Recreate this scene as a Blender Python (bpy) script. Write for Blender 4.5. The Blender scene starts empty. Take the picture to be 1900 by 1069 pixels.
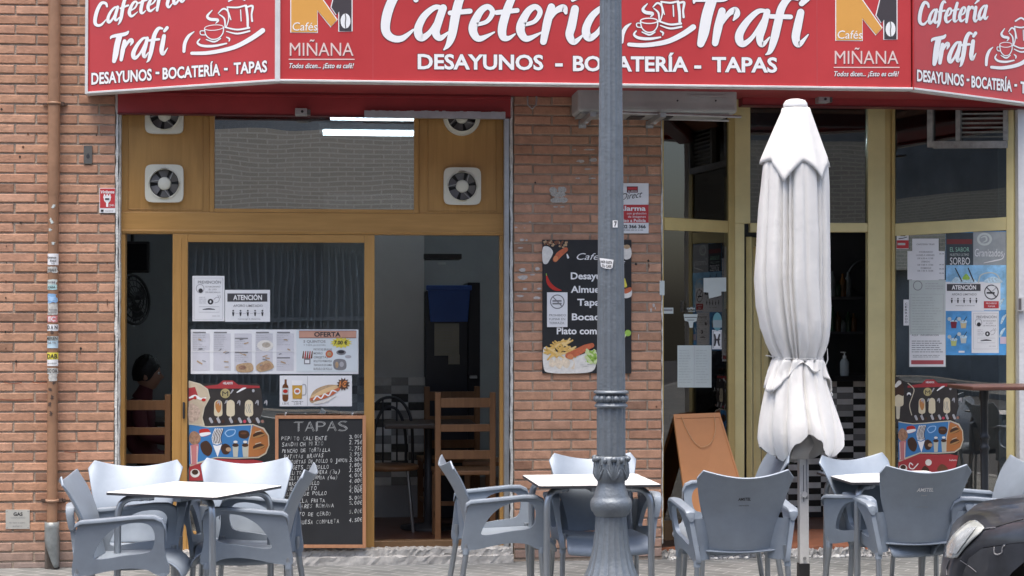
import bpy, bmesh, math, random
from math import sin, cos, pi, sqrt
from mathutils import Vector, Matrix, noise
from mathutils.geometry import tessellate_polygon
from mathutils.bvhtree import BVHTree
R = math.radians
random.seed(7)
V = Vector
sc = bpy.context.scene
COL = sc.collection

# ------------------------------------------------------------------ camera
F, CX, CY = 3190.0, 950.0, 534.5          # focal length and centre, in pixels of the 1900 wide photograph
CAM = V((0, -11, 1.56)); YAW = R(5.5); PIT = R(1.0)
fwd = V((sin(YAW) * cos(PIT), cos(YAW) * cos(PIT), sin(PIT)))
rgt = V((cos(YAW), -sin(YAW), 0)); upv = rgt.cross(fwd)
cd = bpy.data.cameras.new('camera'); cam = bpy.data.objects.new('camera', cd); COL.objects.link(cam)
cd.sensor_width = 36; cd.lens = 36 * F / 1900; cd.clip_end = 500; cd.clip_start = .1
mw = Matrix.Identity(4)
for i in range(3):
    mw[i][0] = rgt[i]; mw[i][1] = upv[i]; mw[i][2] = -fwd[i]; mw[i][3] = CAM[i]
cam.matrix_world = mw
sc.camera = cam

# ------------------------------------------------------------------ sky, sun, exposure
SUN_EL, SUN_AZ = R(76), R(205)            # azimuth from +Y clockwise: high, behind the camera, overcast
w = bpy.data.worlds.new('World'); sc.world = w; w.use_nodes = True
nt = w.node_tree
sky = nt.nodes.new('ShaderNodeTexSky'); sky.sky_type = 'NISHITA'; sky.sun_disc = False
sky.sun_elevation = SUN_EL; sky.sun_rotation = SUN_AZ
sky.air_density = 1.0; sky.dust_density = 4.0; sky.ozone_density = 1.0
bg = nt.nodes['Background']; bg.inputs['Strength'].default_value = 0.15
nt.links.new(sky.outputs[0], bg.inputs['Color'])
sl = bpy.data.lights.new('sun', 'SUN'); sl.energy = 1.5; sl.angle = R(40); sl.color = (1, .925, .81)
so = bpy.data.objects.new('sun', sl); COL.objects.link(so)
sd = V((sin(SUN_AZ) * cos(SUN_EL), cos(SUN_AZ) * cos(SUN_EL), sin(SUN_EL)))
so.rotation_euler = sd.to_track_quat('Z', 'Y').to_euler(); so.location = (0, -6, 12)
sc.view_settings.view_transform = 'Standard'; sc.view_settings.look = 'None'
sc.view_settings.gamma = 1; sc.view_settings.exposure = 1.3
sc.cycles.max_bounces = 8; sc.cycles.transparent_max_bounces = 16
sc.cycles.use_denoising = True

# ------------------------------------------------------------------ helpers
def ray(px, py): return fwd + rgt * ((px - CX) / F) + upv * ((CY - py) / F)
def P(px, py, Y=0.0):
    d = ray(px, py); return CAM + d * ((Y - CAM.y) / d.y)
def G(px, py, z=0.0):
    d = ray(px, py); return CAM + d * ((z - CAM.z) / d.z)
def AT(px, py, depth): return CAM + ray(px, py) * depth
def wx(px, Y=0.0): return P(px, 560, Y).x
def wz(py, px=580, Y=0.0): return P(px, py, Y).z

class Plane:
    """vertical plane through two points; map(px,py,off): where the line of sight meets it, moved off metres out along its normal"""
    def __init__(s, A, B):
        s.p = V((A[0], A[1], 0)); d = V((B[0] - A[0], B[1] - A[1], 0)).normalized()
        s.d = d; s.n = V((d.y, -d.x, 0))
        if s.n.dot(CAM - s.p) < 0: s.n = -s.n
    def __call__(s, px, py, off=0.0):
        d = ray(px, py); t = (s.p - CAM).dot(s.n) / d.dot(s.n)
        return CAM + d * t + s.n * off
def WallPlane(Y): return Plane((0, Y), (1, Y))

MATS = {}
def mat(name, col, rough=.5, metal=0., var=.1, vs=6., bump=0., bs=40., spec=.5, coat=0., emit=0., sub=0.):
    if name in MATS: return MATS[name]
    m = bpy.data.materials.new(name); m.use_nodes = True; MATS[name] = m
    n, l = m.node_tree.nodes, m.node_tree.links
    b = n['Principled BSDF']
    b.inputs['Roughness'].default_value = rough; b.inputs['Metallic'].default_value = metal
    b.inputs['Specular IOR Level'].default_value = spec; b.inputs['Coat Weight'].default_value = coat
    c = (*col, 1)
    tc = n.new('ShaderNodeTexCoord')
    if var:
        t = n.new('ShaderNodeTexNoise'); t.inputs['Scale'].default_value = vs; t.inputs['Detail'].default_value = 6; t.inputs['Roughness'].default_value = .65
        l.new(tc.outputs['Object'], t.inputs['Vector'])
        r = n.new('ShaderNodeMapRange'); r.inputs['From Min'].default_value = .3; r.inputs['From Max'].default_value = .7
        r.inputs['To Min'].default_value = 1 - var; r.inputs['To Max'].default_value = 1 + var
        l.new(t.outputs['Fac'], r.inputs['Value'])
        x = n.new('ShaderNodeMix'); x.data_type = 'RGBA'; x.blend_type = 'MULTIPLY'; x.inputs['Factor'].default_value = 1
        x.inputs[6].default_value = c; l.new(r.outputs[0], x.inputs[7]); l.new(x.outputs[2], b.inputs['Base Color'])
        r2 = n.new('ShaderNodeMapRange'); r2.inputs['To Min'].default_value = max(0, rough - .12); r2.inputs['To Max'].default_value = min(1, rough + .12)
        l.new(t.outputs['Fac'], r2.inputs['Value']); l.new(r2.outputs[0], b.inputs['Roughness'])
    else:
        b.inputs['Base Color'].default_value = c
    if bump:
        t2 = n.new('ShaderNodeTexNoise'); t2.inputs['Scale'].default_value = bs; t2.inputs['Detail'].default_value = 5
        l.new(tc.outputs['Object'], t2.inputs['Vector'])
        bp = n.new('ShaderNodeBump'); bp.inputs['Strength'].default_value = bump; bp.inputs['Distance'].default_value = .01
        l.new(t2.outputs['Fac'], bp.inputs['Height']); l.new(bp.outputs[0], b.inputs['Normal'])
    if emit:
        b.inputs['Emission Color'].default_value = c; b.inputs['Emission Strength'].default_value = emit
    return m

def glass(name, refl, tint=(.8, .85, .85), rough=.0):
    m = bpy.data.materials.new(name); m.use_nodes = True; MATS[name] = m
    n, l = m.node_tree.nodes, m.node_tree.links
    n.remove(n['Principled BSDF'])
    t = n.new('ShaderNodeBsdfTransparent'); t.inputs[0].default_value = (*tint, 1)
    g = n.new('ShaderNodeBsdfGlossy'); g.inputs['Roughness'].default_value = rough; g.inputs[0].default_value = (1, .96, .9, 1)
    tc = n.new('ShaderNodeTexCoord'); tx = n.new('ShaderNodeTexNoise'); tx.inputs['Scale'].default_value = 1.6; tx.inputs['Detail'].default_value = 1
    l.new(tc.outputs['Object'], tx.inputs['Vector'])
    bp = n.new('ShaderNodeBump'); bp.inputs['Strength'].default_value = .05; bp.inputs['Distance'].default_value = .02
    l.new(tx.outputs['Fac'], bp.inputs['Height']); l.new(bp.outputs[0], g.inputs['Normal'])
    f = n.new('ShaderNodeFresnel'); f.inputs['IOR'].default_value = 1.5
    a = n.new('ShaderNodeMath'); a.operation = 'ADD'; a.inputs[1].default_value = refl; a.use_clamp = True
    l.new(f.outputs[0], a.inputs[0])
    x = n.new('ShaderNodeMixShader'); l.new(a.outputs[0], x.inputs[0]); l.new(t.outputs[0], x.inputs[1]); l.new(g.outputs[0], x.inputs[2])
    l.new(x.outputs[0], n['Material Output'].inputs['Surface'])
    return m

def catmull(pts, n=6, closed=False):
    pts = [V(p) for p in pts]; N = len(pts); out = []
    if N < 3 and not closed:
        return [pts[0].lerp(pts[-1], i / n) for i in range(n + 1)]
    for i in range(N if closed else N - 1):
        g = lambda k: pts[k % N] if closed else pts[min(max(k, 0), N - 1)]
        p0, p1, p2, p3 = g(i - 1), g(i), g(i + 1), g(i + 2)
        for k in range(n):
            t = k / n
            out.append(.5 * ((2 * p1) + (p2 - p0) * t + (2 * p0 - 5 * p1 + 4 * p2 - p3) * t * t + (3 * p1 - p0 - 3 * p2 + p3) * t ** 3))
    if not closed: out.append(pts[-1])
    return out

def root_loc(o):
    while o.parent: o = o.parent
    return o.location.copy()

class MB:
    def __init__(s): s.v, s.f, s.m, s.s, s.mats, s.e, s.cols = [], [], [], [], [], 0, None
    def mi(s, m):
        if m not in s.mats: s.mats.append(m)
        return s.mats.index(m)
    def add(s, verts, faces, m, smooth=False):
        o = len(s.v); s.v += [V(p) for p in verts]; k = s.mi(m)
        for f in faces: s.f.append([i + o for i in f]); s.m.append(k); s.s.append(smooth)
    def poly(s, pts, m): s.add(pts, [list(range(len(pts)))], m)
    def box(s, a, b, m):
        x0, y0, z0 = a; x1, y1, z1 = b
        x0, x1 = min(x0, x1), max(x0, x1); y0, y1 = min(y0, y1), max(y0, y1); z0, z1 = min(z0, z1), max(z0, z1)
        s.add([(x0, y0, z0), (x1, y0, z0), (x1, y1, z0), (x0, y1, z0), (x0, y0, z1), (x1, y0, z1), (x1, y1, z1), (x0, y1, z1)],
              [(0, 3, 2, 1), (4, 5, 6, 7), (0, 1, 5, 4), (1, 2, 6, 5), (2, 3, 7, 6), (3, 0, 4, 7)], m)
    def hexa(s, q, d, m):
        """q: four corner points, d: extrusion vector"""
        q = [V(p) for p in q]; d = V(d)
        s.add(q + [p + d for p in q], [(0, 1, 2, 3), (7, 6, 5, 4), (0, 4, 5, 1), (1, 5, 6, 2), (2, 6, 7, 3), (3, 7, 4, 0)], m)
    def slab(s, pl, x0, y0, x1, y1, o0, o1, m, yr0=None, yr1=None):
        """photo rectangle on a plane, from o0 to o1 along the normal; yr0/yr1: heights at the right edge when they differ"""
        q = [pl(x0, y0), pl(x1, y0 if yr0 is None else yr0), pl(x1, y1 if yr1 is None else yr1), pl(x0, y1)]
        s.hexa([p + pl.n * o0 for p in q], pl.n * (o1 - o0), m)
    def tube(s, path, r, m, seg=10, caps=True, sx=1., sy=1., up=V((0, 0, 1))):
        path = [V(p) for p in path]; n = len(path); rs = r if isinstance(r, (list, tuple)) else [r] * n
        T = [(path[min(i + 1, n - 1)] - path[max(i - 1, 0)]).normalized() for i in range(n)]
        u = up - T[0] * up.dot(T[0])
        if u.length < 1e-4: u = V((1, 0, 0)) - T[0] * T[0].x
        u.normalize(); vs, fs = [], []
        for i in range(n):
            u = (u - T[i] * u.dot(T[i])).normalized(); w_ = T[i].cross(u)
            for k in range(seg):
                a = 2 * pi * k / seg; vs.append(path[i] + (u * cos(a) * sy + w_ * sin(a) * sx) * rs[i])
        for i in range(n - 1):
            for k in range(seg):
                k2 = (k + 1) % seg; fs.append((i * seg + k, i * seg + k2, (i + 1) * seg + k2, (i + 1) * seg + k))
        s.add(vs, fs, m, True)
        if caps:
            s.add(vs[:seg], [list(range(seg))[::-1]], m); s.add(vs[-seg:], [list(range(seg))], m)
    def lathe(s, prof, c, m, seg=32, fn=None, caps=True, ax=None):
        c = V(c); vs, fs = [], []
        for i, (r, z) in enumerate(prof):
            for k in range(seg):
                a = 2 * pi * k / seg; rr = r * (fn(a, i, z) if fn else 1)
                p = V((rr * cos(a), rr * sin(a), z)); vs.append(c + (ax @ p if ax else p))
        for i in range(len(prof) - 1):
            for k in range(seg):
                k2 = (k + 1) % seg; fs.append((i * seg + k, i * seg + k2, (i + 1) * seg + k2, (i + 1) * seg + k))
        s.add(vs, fs, m, True)
        if caps:
            s.add(vs[:seg], [list(range(seg))[::-1]], m); s.add(vs[-seg:], [list(range(seg))], m)
    def ball(s, c, r, m, seg=12, rings=8, sc3=(1, 1, 1)):
        c = V(c); vs, fs = [], []
        for i in range(rings + 1):
            t = pi * i / rings
            for k in range(seg):
                a = 2 * pi * k / seg; vs.append(c + V((r * sc3[0] * sin(t) * cos(a), r * sc3[1] * sin(t) * sin(a), r * sc3[2] * cos(t))))
        for i in range(rings):
            for k in range(seg):
                k2 = (k + 1) % seg; fs.append((i * seg + k, (i + 1) * seg + k, (i + 1) * seg + k2, i * seg + k2))
        s.add(vs, fs, m, True)
    def grid(s, rows, m, smooth=True, closed=False):
        n = len(rows[0]); vs = [p for r in rows for p in r]; fs = []
        for i in range(len(rows) - 1):
            for k in range(n if closed else n - 1):
                k2 = (k + 1) % n; fs.append((i * n + k, i * n + k2, (i + 1) * n + k2, (i + 1) * n + k))
        s.add(vs, fs, m, smooth)
    def plate(s, outer, holes, fn, t0, t1, m, smooth_side=True):
        """flat outline (with holes) extruded: fn(a, b, t) -> point"""
        loops = [outer] + holes
        flat = [p for L in loops for p in L]
        tris = tessellate_polygon([[V((a, b, 0)) for a, b in L] for L in loops])
        s.add([fn(a, b, t0) for a, b in flat] + [fn(a, b, t1) for a, b in flat],
              [tuple(t) for t in tris] + [tuple(i + len(flat) for i in reversed(t)) for t in tris], m, False)
        for L in loops:
            n = len(L); s.add([fn(a, b, t0) for a, b in L] + [fn(a, b, t1) for a, b in L], [(i, (i + 1) % n, n + (i + 1) % n, n + i) for i in range(n)], m, smooth_side)
    # ---- flat artwork on a plane, in photo pixels
    def off(s, layer):
        s.e += 1; return layer * .0010 + (s.e % 16) * .00005
    def art(s, pl, pts, m, layer=1):
        o = s.off(layer); s.poly([pl(x, y, o) for x, y in pts], m)
    def rect(s, pl, x0, y0, x1, y1, m, layer=1): s.art(pl, [(x0, y0), (x1, y0), (x1, y1), (x0, y1)], m, layer)
    def oval(s, pl, cx, cy, rx, ry, m, layer=1, n=20, rot=0.):
        s.art(pl, [(cx + rx * cos(a) * cos(rot) - ry * sin(a) * sin(rot), cy + rx * cos(a) * sin(rot) + ry * sin(a) * cos(rot)) for a in (2 * pi * k / n for k in range(n))], m, layer)
    def blob(s, pl, pts, m, layer=1, n=5):
        s.art(pl, [(p.x, p.y) for p in catmull([(x, y, 0) for x, y in pts], n, True)], m, layer)
    def stroke(s, pl, pts, wd, m, layer=1, n=6, closed=False, grow=0.):
        ws = wd if isinstance(wd, (list, tuple)) else [wd] * len(pts)
        c = catmull([(p[0], p[1], w_) for p, w_ in zip(pts, ws)], n, closed)
        o = s.off(layer); L, Rr = [], []; N = len(c)
        for i in range(N):
            a, b = (c[(i - 1) % N], c[(i + 1) % N]) if closed else (c[max(i - 1, 0)], c[min(i + 1, N - 1)])
            d = V((b.x - a.x, b.y - a.y)); d = d.normalized() if d.length > 1e-6 else V((1, 0)); nn = V((-d.y, d.x)) * (max(c[i].z, .2) / 2 + grow)
            L.append((c[i].x + nn.x, c[i].y + nn.y)); Rr.append((c[i].x - nn.x, c[i].y - nn.y))
        vs = [pl(x, y, o) for x, y in L + Rr]
        s.add(vs, [(i, (i + 1) % N, N + (i + 1) % N, N + i) for i in range(N if closed else N - 1)], m)
        if not closed:
            for e in (0, N - 1):
                rr = max(c[e].z, .2) / 2 + grow; s.e += 1; o2 = o + .00003
                s.poly([pl(c[e].x + rr * cos(2 * pi * k / 12), c[e].y + rr * sin(2 * pi * k / 12), o2) for k in range(12)], m)
    def text(s, pl, body, x, y, wd, h, m, layer=2, shear=0., bold=0., slope=0., keep=False):
        """baseline starts at photo pixel (x, y); wd pixels wide, capitals h pixels high"""
        vs, fs, asp = tgeo(body, shear, bold)
        if keep: wd = asp * h
        o = s.off(layer)
        s.add([pl(x + a * wd, y - b * h + slope * a * wd, o) for a, b in vs], fs, m)
    def lines(s, pl, x0, y0, x1, y1, n, m, layer=2, th=1.2, rag=.3, rnd=random):
        for i in range(n):
            y = y0 + (y1 - y0) * (i + .5) / n; x = x0
            xe = x1 - (x1 - x0) * rag * rnd.random()
            while x < xe - 1:
                wl = min(rnd.uniform(3, 9), xe - x); s.rect(pl, x, y - th / 2, x + wl, y + th / 2, m, layer); x += wl + 1.3
    def build(s, name, parent=None, bevel=0., subd=0, solid=0., seg=2, ang=35, loc=None):
        if not s.v: raise RuntimeError(name + ' is empty')
        if parent: base = root_loc(parent)
        elif loc is not None: base = V(loc)
        else:
            xs, ys, zs = zip(*[(p.x, p.y, p.z) for p in s.v]); base = V(((min(xs) + max(xs)) / 2, (min(ys) + max(ys)) / 2, min(zs)))
        me = bpy.data.meshes.new(name); me.from_pydata([p - base for p in s.v], [], s.f)
        for m in s.mats: me.materials.append(m)
        me.polygons.foreach_set('material_index', s.m); me.polygons.foreach_set('use_smooth', s.s)
        if s.cols:
            at = me.color_attributes.new('tone', 'FLOAT_COLOR', 'POINT'); at.data.foreach_set('color', [c for q in s.cols for c in q])
        me.update()
        o = bpy.data.objects.new(name, me); COL.objects.link(o)
        if parent: o.parent = parent
        else: o.location = base
        if solid: q = o.modifiers.new('solid', 'SOLIDIFY'); q.thickness = solid; q.offset = 0
        if bevel: q = o.modifiers.new('bevel', 'BEVEL'); q.width = bevel; q.segments = seg; q.limit_method = 'ANGLE'; q.angle_limit = R(ang)
        if subd: q = o.modifiers.new('subd', 'SUBSURF'); q.levels = subd; q.render_levels = subd
        return o

_tc = {}
def _raw_text(body, shear, bold):
    cu = bpy.data.curves.new('t', 'FONT'); cu.body = body; cu.shear = shear; cu.offset = bold; cu.resolution_u = 3
    ob = bpy.data.objects.new('t', cu); me = ob.to_mesh()
    vs = [(v.co.x, v.co.y) for v in me.vertices]; fs = [tuple(p.vertices) for p in me.polygons]
    ob.to_mesh_clear(); bpy.data.objects.remove(ob); bpy.data.curves.remove(cu)
    return vs, fs
CAPH = None
def tgeo(body, shear=0., bold=0.):
    global CAPH
    if CAPH is None:
        CAPH = max(b for a, b in _raw_text('H', 0, 0)[0])
    k = (body, shear, bold)
    if k not in _tc:
        vs, fs = _raw_text(body, shear, bold)
        x0 = min(a for a, b in vs); x1 = max(a for a, b in vs)
        _tc[k] = ([((a - x0) / (x1 - x0), b / CAPH) for a, b in vs], fs, (x1 - x0) / CAPH)
    return _tc[k]

def tag(o, label, cat, group=None):
    o['label'] = label; o['category'] = cat
    if group: o['group'] = group
    return o
def thing(name, label, cat, loc=(0, 0, 0), group=None):
    o = bpy.data.objects.new(name, None); COL.objects.link(o); o.location = loc; o.empty_display_size = .1
    return tag(o, label, cat, group)
def structure(o): o['kind'] = 'structure'; return o
def copy_tree(o, parent=None):
    c = o.copy(); COL.objects.link(c)
    if parent: c.parent = parent
    for ch in [q for q in COL.objects if q.parent == o]: copy_tree(ch, c)
    return c

# ------------------------------------------------------------------ materials
WHITE = mat('white_paint', (.8, .8, .79), .45)
PAPER = mat('paper', (.78, .79, .8), .7, var=.04)
PAPER2 = mat('paper_grey', (.55, .6, .57), .7, var=.06)
INK = mat('ink', (.03, .03, .035), .6, var=0)
GREYINK = mat('grey_ink', (.22, .22, .23), .6, var=0)
PALEINK = mat('pale_ink', (.42, .42, .44), .6, var=0)
BLACKP = mat('black_board', (.017, .018, .02), .45, var=.2)
REDP = mat('red_print', (.5, .04, .045), .5, var=.05)
WHITEP = mat('white_print', (.85, .85, .85), .5, var=0)
GALV = mat('galvanised', (.42, .43, .43), .45, .6, var=.2, vs=12)
ALU = mat('aluminium', (.5, .52, .54), .35, .9, var=.12, vs=15)
DARK = mat('dark_plastic', (.03, .03, .033), .5)
PLASTER = mat('plaster_edge', (.52, .52, .5), .8, var=.3, vs=25, bump=.6, bs=60)
# ------------------------------------------------------------------ ground
def sheet(name, x0, x1, y0, y1, z, m, sub=1):
    b = MB(); b.add([(x0, y0, z), (x1, y0, z), (x1, y1, z), (x0, y1, z)], [(0, 1, 2, 3)], m); return structure(b.build(name))
def paving(name, col, mortar, sx, sy, rot):
    m = bpy.data.materials.new(name); m.use_nodes = True; n, l = m.node_tree.nodes, m.node_tree.links; b = n['Principled BSDF']
    g = n.new('ShaderNodeNewGeometry'); mp = n.new('ShaderNodeMapping'); mp.inputs['Rotation'].default_value = (0, 0, rot); l.new(g.outputs['Position'], mp.inputs[0])
    t = n.new('ShaderNodeTexBrick'); l.new(mp.outputs[0], t.inputs[0]); t.inputs['Scale'].default_value = 1
    t.inputs['Brick Width'].default_value = sx; t.inputs['Row Height'].default_value = sy; t.inputs['Mortar Size'].default_value = .006; t.inputs['Mortar Smooth'].default_value = .3
    t.inputs['Color1'].default_value = (*col, 1); t.inputs['Color2'].default_value = (col[0] * .72, col[1] * .74, col[2] * .74, 1); t.inputs['Mortar'].default_value = (*mortar, 1)
    nz = n.new('ShaderNodeTexNoise'); nz.inputs['Scale'].default_value = 2.3; nz.inputs['Detail'].default_value = 8; l.new(g.outputs['Position'], nz.inputs[0])
    r = n.new('ShaderNodeMapRange'); r.inputs['From Min'].default_value = .3; r.inputs['From Max'].default_value = .7; r.inputs['To Min'].default_value = .7; r.inputs['To Max'].default_value = 1.25; l.new(nz.outputs['Fac'], r.inputs['Value'])
    x = n.new('ShaderNodeMix'); x.data_type = 'RGBA'; x.blend_type = 'MULTIPLY'; x.inputs['Factor'].default_value = 1; l.new(t.outputs['Color'], x.inputs[6]); l.new(r.outputs[0], x.inputs[7])
    l.new(x.outputs[2], b.inputs['Base Color']); b.inputs['Roughness'].default_value = .8
    bp = n.new('ShaderNodeBump'); bp.inputs['Strength'].default_value = .7; bp.inputs['Distance'].default_value = .004; bp.invert = True; l.new(t.outputs['Fac'], bp.inputs['Height']); l.new(bp.outputs[0], b.inputs['Normal'])
    return m
KERB_Y = -3.3
sheet('ground', -60, 60, -80, 40, -.13, mat('soil', (.12, .11, .1), .9))
structure(sheet('road', -60, 60, -14.5, KERB_Y - .12, -.125, mat('asphalt', (.06, .06, .062), .85, var=.25, vs=9, bump=.6, bs=150)))
SIDEWALK = paving('sidewalk_paving', (.19, .195, .19), (.31, .31, .3), .2, .1, R(38))
b = MB(); b.box((-60, KERB_Y, -.12), (60, .05, 0), SIDEWALK); structure(b.build('sidewalk'))
b = MB(); b.box((-60, -18, -.12), (60, -14.5, 0), SIDEWALK); structure(b.build('sidewalk'))
b = MB(); b.box((-60, KERB_Y - .12, -.125), (60, KERB_Y, .004), mat('kerb_stone', (.3, .3, .3), .8, var=.15, bump=.4)); structure(b.build('kerb'))

# ------------------------------------------------------------------ the cafe's building
BX = {k: wx(v) for k, v in dict(l0=-400, l1=213, m0=953, m1=1227, r0=1884, r1=2400).items()}
ZTOP = 5.2
bld = thing('cafe_building', 'brick and plaster ground floor of the street building that houses the red signed cafe', 'building', (0, 0, 0))

def brick_mat():
    m = bpy.data.materials.new('brick_faces'); m.use_nodes = True; n, l = m.node_tree.nodes, m.node_tree.links; b = n['Principled BSDF']
    a = n.new('ShaderNodeVertexColor'); a.layer_name = 'tone'
    tc = n.new('ShaderNodeTexCoord')
    t = n.new('ShaderNodeTexNoise'); t.inputs['Scale'].default_value = 14; t.inputs['Detail'].default_value = 8; t.inputs['Roughness'].default_value = .7; l.new(tc.outputs['Object'], t.inputs[0])
    r = n.new('ShaderNodeMapRange'); r.inputs['From Min'].default_value = .3; r.inputs['From Max'].default_value = .7; r.inputs['To Min'].default_value = .76; r.inputs['To Max'].default_value = 1.22; l.new(t.outputs['Fac'], r.inputs['Value'])
    x = n.new('ShaderNodeMix'); x.data_type = 'RGBA'; x.blend_type = 'MULTIPLY'; x.inputs['Factor'].default_value = 1; l.new(a.outputs[0], x.inputs[6]); l.new(r.outputs[0], x.inputs[7])
    l.new(x.outputs[2], b.inputs['Base Color']); b.inputs['Roughness'].default_value = .85; b.inputs['Specular IOR Level'].default_value = .25
    t2 = n.new('ShaderNodeTexNoise'); t2.inputs['Scale'].default_value = 70; t2.inputs['Detail'].default_value = 6; l.new(tc.outputs['Object'], t2.inputs[0])
    bp = n.new('ShaderNodeBump'); bp.inputs['Strength'].default_value = .55; bp.inputs['Distance'].default_value = .006; l.new(t2.outputs['Fac'], bp.inputs['Height']); l.new(bp.outputs[0], b.inputs['Normal'])
    return m
BRICKM = brick_mat()
MORTAR = mat('mortar', (.37, .295, .23), .95, var=.25, vs=9, bump=.8, bs=110)
PATCHY = [(.47, .265, .17), (.51, .29, .19), (.44, .24, .155), (.48, .275, .185), (.46, .255, .17)]
def bricks(x0, x1, z0, z1, xj, zj, bw, bh, parent, rnd):
    """real bricks laid half over half: faces stand 7 mm proud of the mortar"""
    mb = MB(); mb.cols = []
    mj = .0125; k0 = int(math.floor((z0 - zj) / bh)); k1 = int(math.ceil((z1 - zj) / bh))
    for k in range(k0, k1):
        a0, a1 = zj + k * bh + mj / 2, zj + (k + 1) * bh - mj / 2
        a0, a1 = max(a0, z0), min(a1, z1)
        if a1 - a0 < .008: continue
        sh = (k % 2) * bw / 2
        i0 = int(math.floor((x0 - xj - sh) / bw)); i1 = int(math.ceil((x1 - xj - sh) / bw))
        for i in range(i0, i1):
            c0 = xj + sh + i * bw + mj / 2; c1 = c0 + bw - mj
            c0, c1 = max(c0, x0), min(c1, x1)
            if c1 - c0 < .015: continue
            j = lambda s=.0016: rnd.uniform(-s, s)
            yf = -.0075 + j(.0022); ch = .0035
            A = [(c0 + j(), a0 + j()), (c1 + j(), a0 + j()), (c1 + j(), a1 + j()), (c0 + j(), a1 + j())]
            B = [(A[0][0] + ch, A[0][1] + ch), (A[1][0] - ch, A[1][1] + ch), (A[2][0] - ch, A[2][1] - ch), (A[3][0] + ch, A[3][1] - ch)]
            vs = [(p, .004, q) for p, q in A] + [(p, yf + ch * .8, q) for p, q in A] + [(p, yf + j(.0008), q) for p, q in B]
            fs = [(8, 9, 10, 11)] + [(4 + q, 4 + (q + 1) % 4, 8 + (q + 1) % 4, 8 + q) for q in range(4)] + [(q, (q + 1) % 4, 4 + (q + 1) % 4, 4 + q) for q in range(4)]
            mb.add(vs, fs, BRICKM)
            c = list(rnd.choice(PATCHY)); t = rnd.uniform(.87, 1.09); g = rnd.random() < .04
            zc = (a0 + a1) / 2
            dirt = max(0, min(1, (.24 - zc) / .22)); dirt = dirt * rnd.uniform(.75, 1)
            c = [q * t * (.72 if g else 1) for q in c]; grey = sum(c) / 3 * .62
            c = [q * (1 - dirt * .8) + grey * dirt * .8 for q in c]
            mb.cols += [(*c, 1)] * 12
    mb.build('brick_face', parent)
rb = random.Random(3)
zjl = wz(211.7, 50); zjm = wz(707, 1000)
for a, c in ((BX['l0'], BX['l1']), (BX['m0'], BX['m1'])):
    mbase = MB(); mbase.box((a, 0, -.1), (c, .3, ZTOP), MORTAR); mbase.build('mortar_wall', bld)
for a, c in ((BX['r1'], BX['r1'] + 6), (BX['l0'] - 6, BX['l0'])):
    mbase = MB(); mbase.box((a, 0, -.1), (c, .3, ZTOP), MORTAR); mbase.build('side_wall', bld)
bricks(BX['l0'], BX['l1'] - .002, 0, 3.75, wx(26.3), zjl, .258, .0622, bld, rb)
bricks(BX['m0'] + .002, BX['m1'] - .002, 0, 3.4, wx(1024), zjm, .2485, .0634, bld, rb)
mb = MB(); mb.box((BX['l0'] - 6, .0005, 3.02), (BX['r1'] + 6, .25, 9), mat('upper_wall', (.36, .17, .11), .9, var=.2)); mb.build('upper_wall', bld)
mb = MB(); mb.box((BX['r0'], -.06, 0), (BX['r1'], .3, 3.9), mat('grey_render', (.6, .61, .62), .85, var=.12, vs=3, bump=.3)); mb.build('rendered_pillar', bld)

# holes and rust marks in the brickwork, scraps of torn posters and old paint
mb = MB(); W0 = WallPlane(-.009); HOLE = mat('hole_dark', (.03, .025, .02), .9, var=0); RUST = mat('rust_mark', (.13, .06, .035), .9, var=.2)
for x, y in ((3, 203), (52, 249), (68, 249), (179, 251), (43, 273), (37, 291), (135, 176), (24, 414), (39, 414), (12, 457), (12, 488), (11, 523), (11, 553), (10, 616), (11, 647), (150, 647), (199, 489), (30, 671), (199, 557), (993, 339), (1203, 484), (1180, 490), (1218, 755), (1156, 835)):
    r_ = rb.uniform(1.3, 2.4); mb.blob(W0, [(x - r_, y), (x, y - r_ * 1.3), (x + r_, y + .3), (x + .3, y + r_)], HOLE if rb.random() < .7 else RUST)
for x, y in ((149, 650), (30, 672), (199, 560), (1204, 490)):
    mb.blob(W0, [(x - .8, y), (x, y - 1), (x + 1, y + 3), (x + .2, y + 9), (x - .8, y + 4)], RUST)
for x0, y0, x1 in ((8, 710, 40), (60, 709, 90), (120, 838, 150), (0, 741, 60)):
    mb.stroke(W0, [(x0, y0), ((x0 + x1) / 2, y0 + 1.5), (x1, y0)], 1.6, mat('scrape', (.24, .085, .05), .9, var=.2))
mb.build('nail_holes', bld)
mb = MB(); SCRAP = mat('scrap', (.5, .47, .44), .9, var=.25, vs=60)
def scrap(x, y, a, h_):
    n = rb.randint(6, 9); mb.art(W0, [(x + a * rb.uniform(.55, 1) * cos(2 * pi * k / n), y + h_ * rb.uniform(.5, 1) * sin(2 * pi * k / n)) for k in range(n)], SCRAP)
for q in ((1066, 278, 4, 2), (1094, 278, 14, 2), (1077, 299, 9, 4), (1101, 297, 12, 5), (1090, 314, 9, 2), (1072, 331, 7, 2), (1098, 331, 9, 2), (957, 422, 4, 2), (973, 423, 2, 1), (983, 412, 3, 1.2),
          (968, 445, 6, 3.5), (977, 446, 3, 3), (966, 460, 7, 1.6), (970, 501, 9, 4), (997, 499, 7, 4), (970, 515, 15, 5), (988, 510, 7, 2), (974, 536, 7, 3), (1000, 536, 6, 2.4), (965, 549, 8, 3), (995, 553, 9, 4), (1213, 567, 3, 5), (1208, 575, 2, 5),
          (1185, 625, 1, 7), (1216, 572, 1.5, 4)):
    scrap(*q)
mb.build('poster_scrap', bld)
mb = MB(); GRF = mat('flyer_remnant', (.42, .41, .38), .9, var=.45, vs=90)
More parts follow.
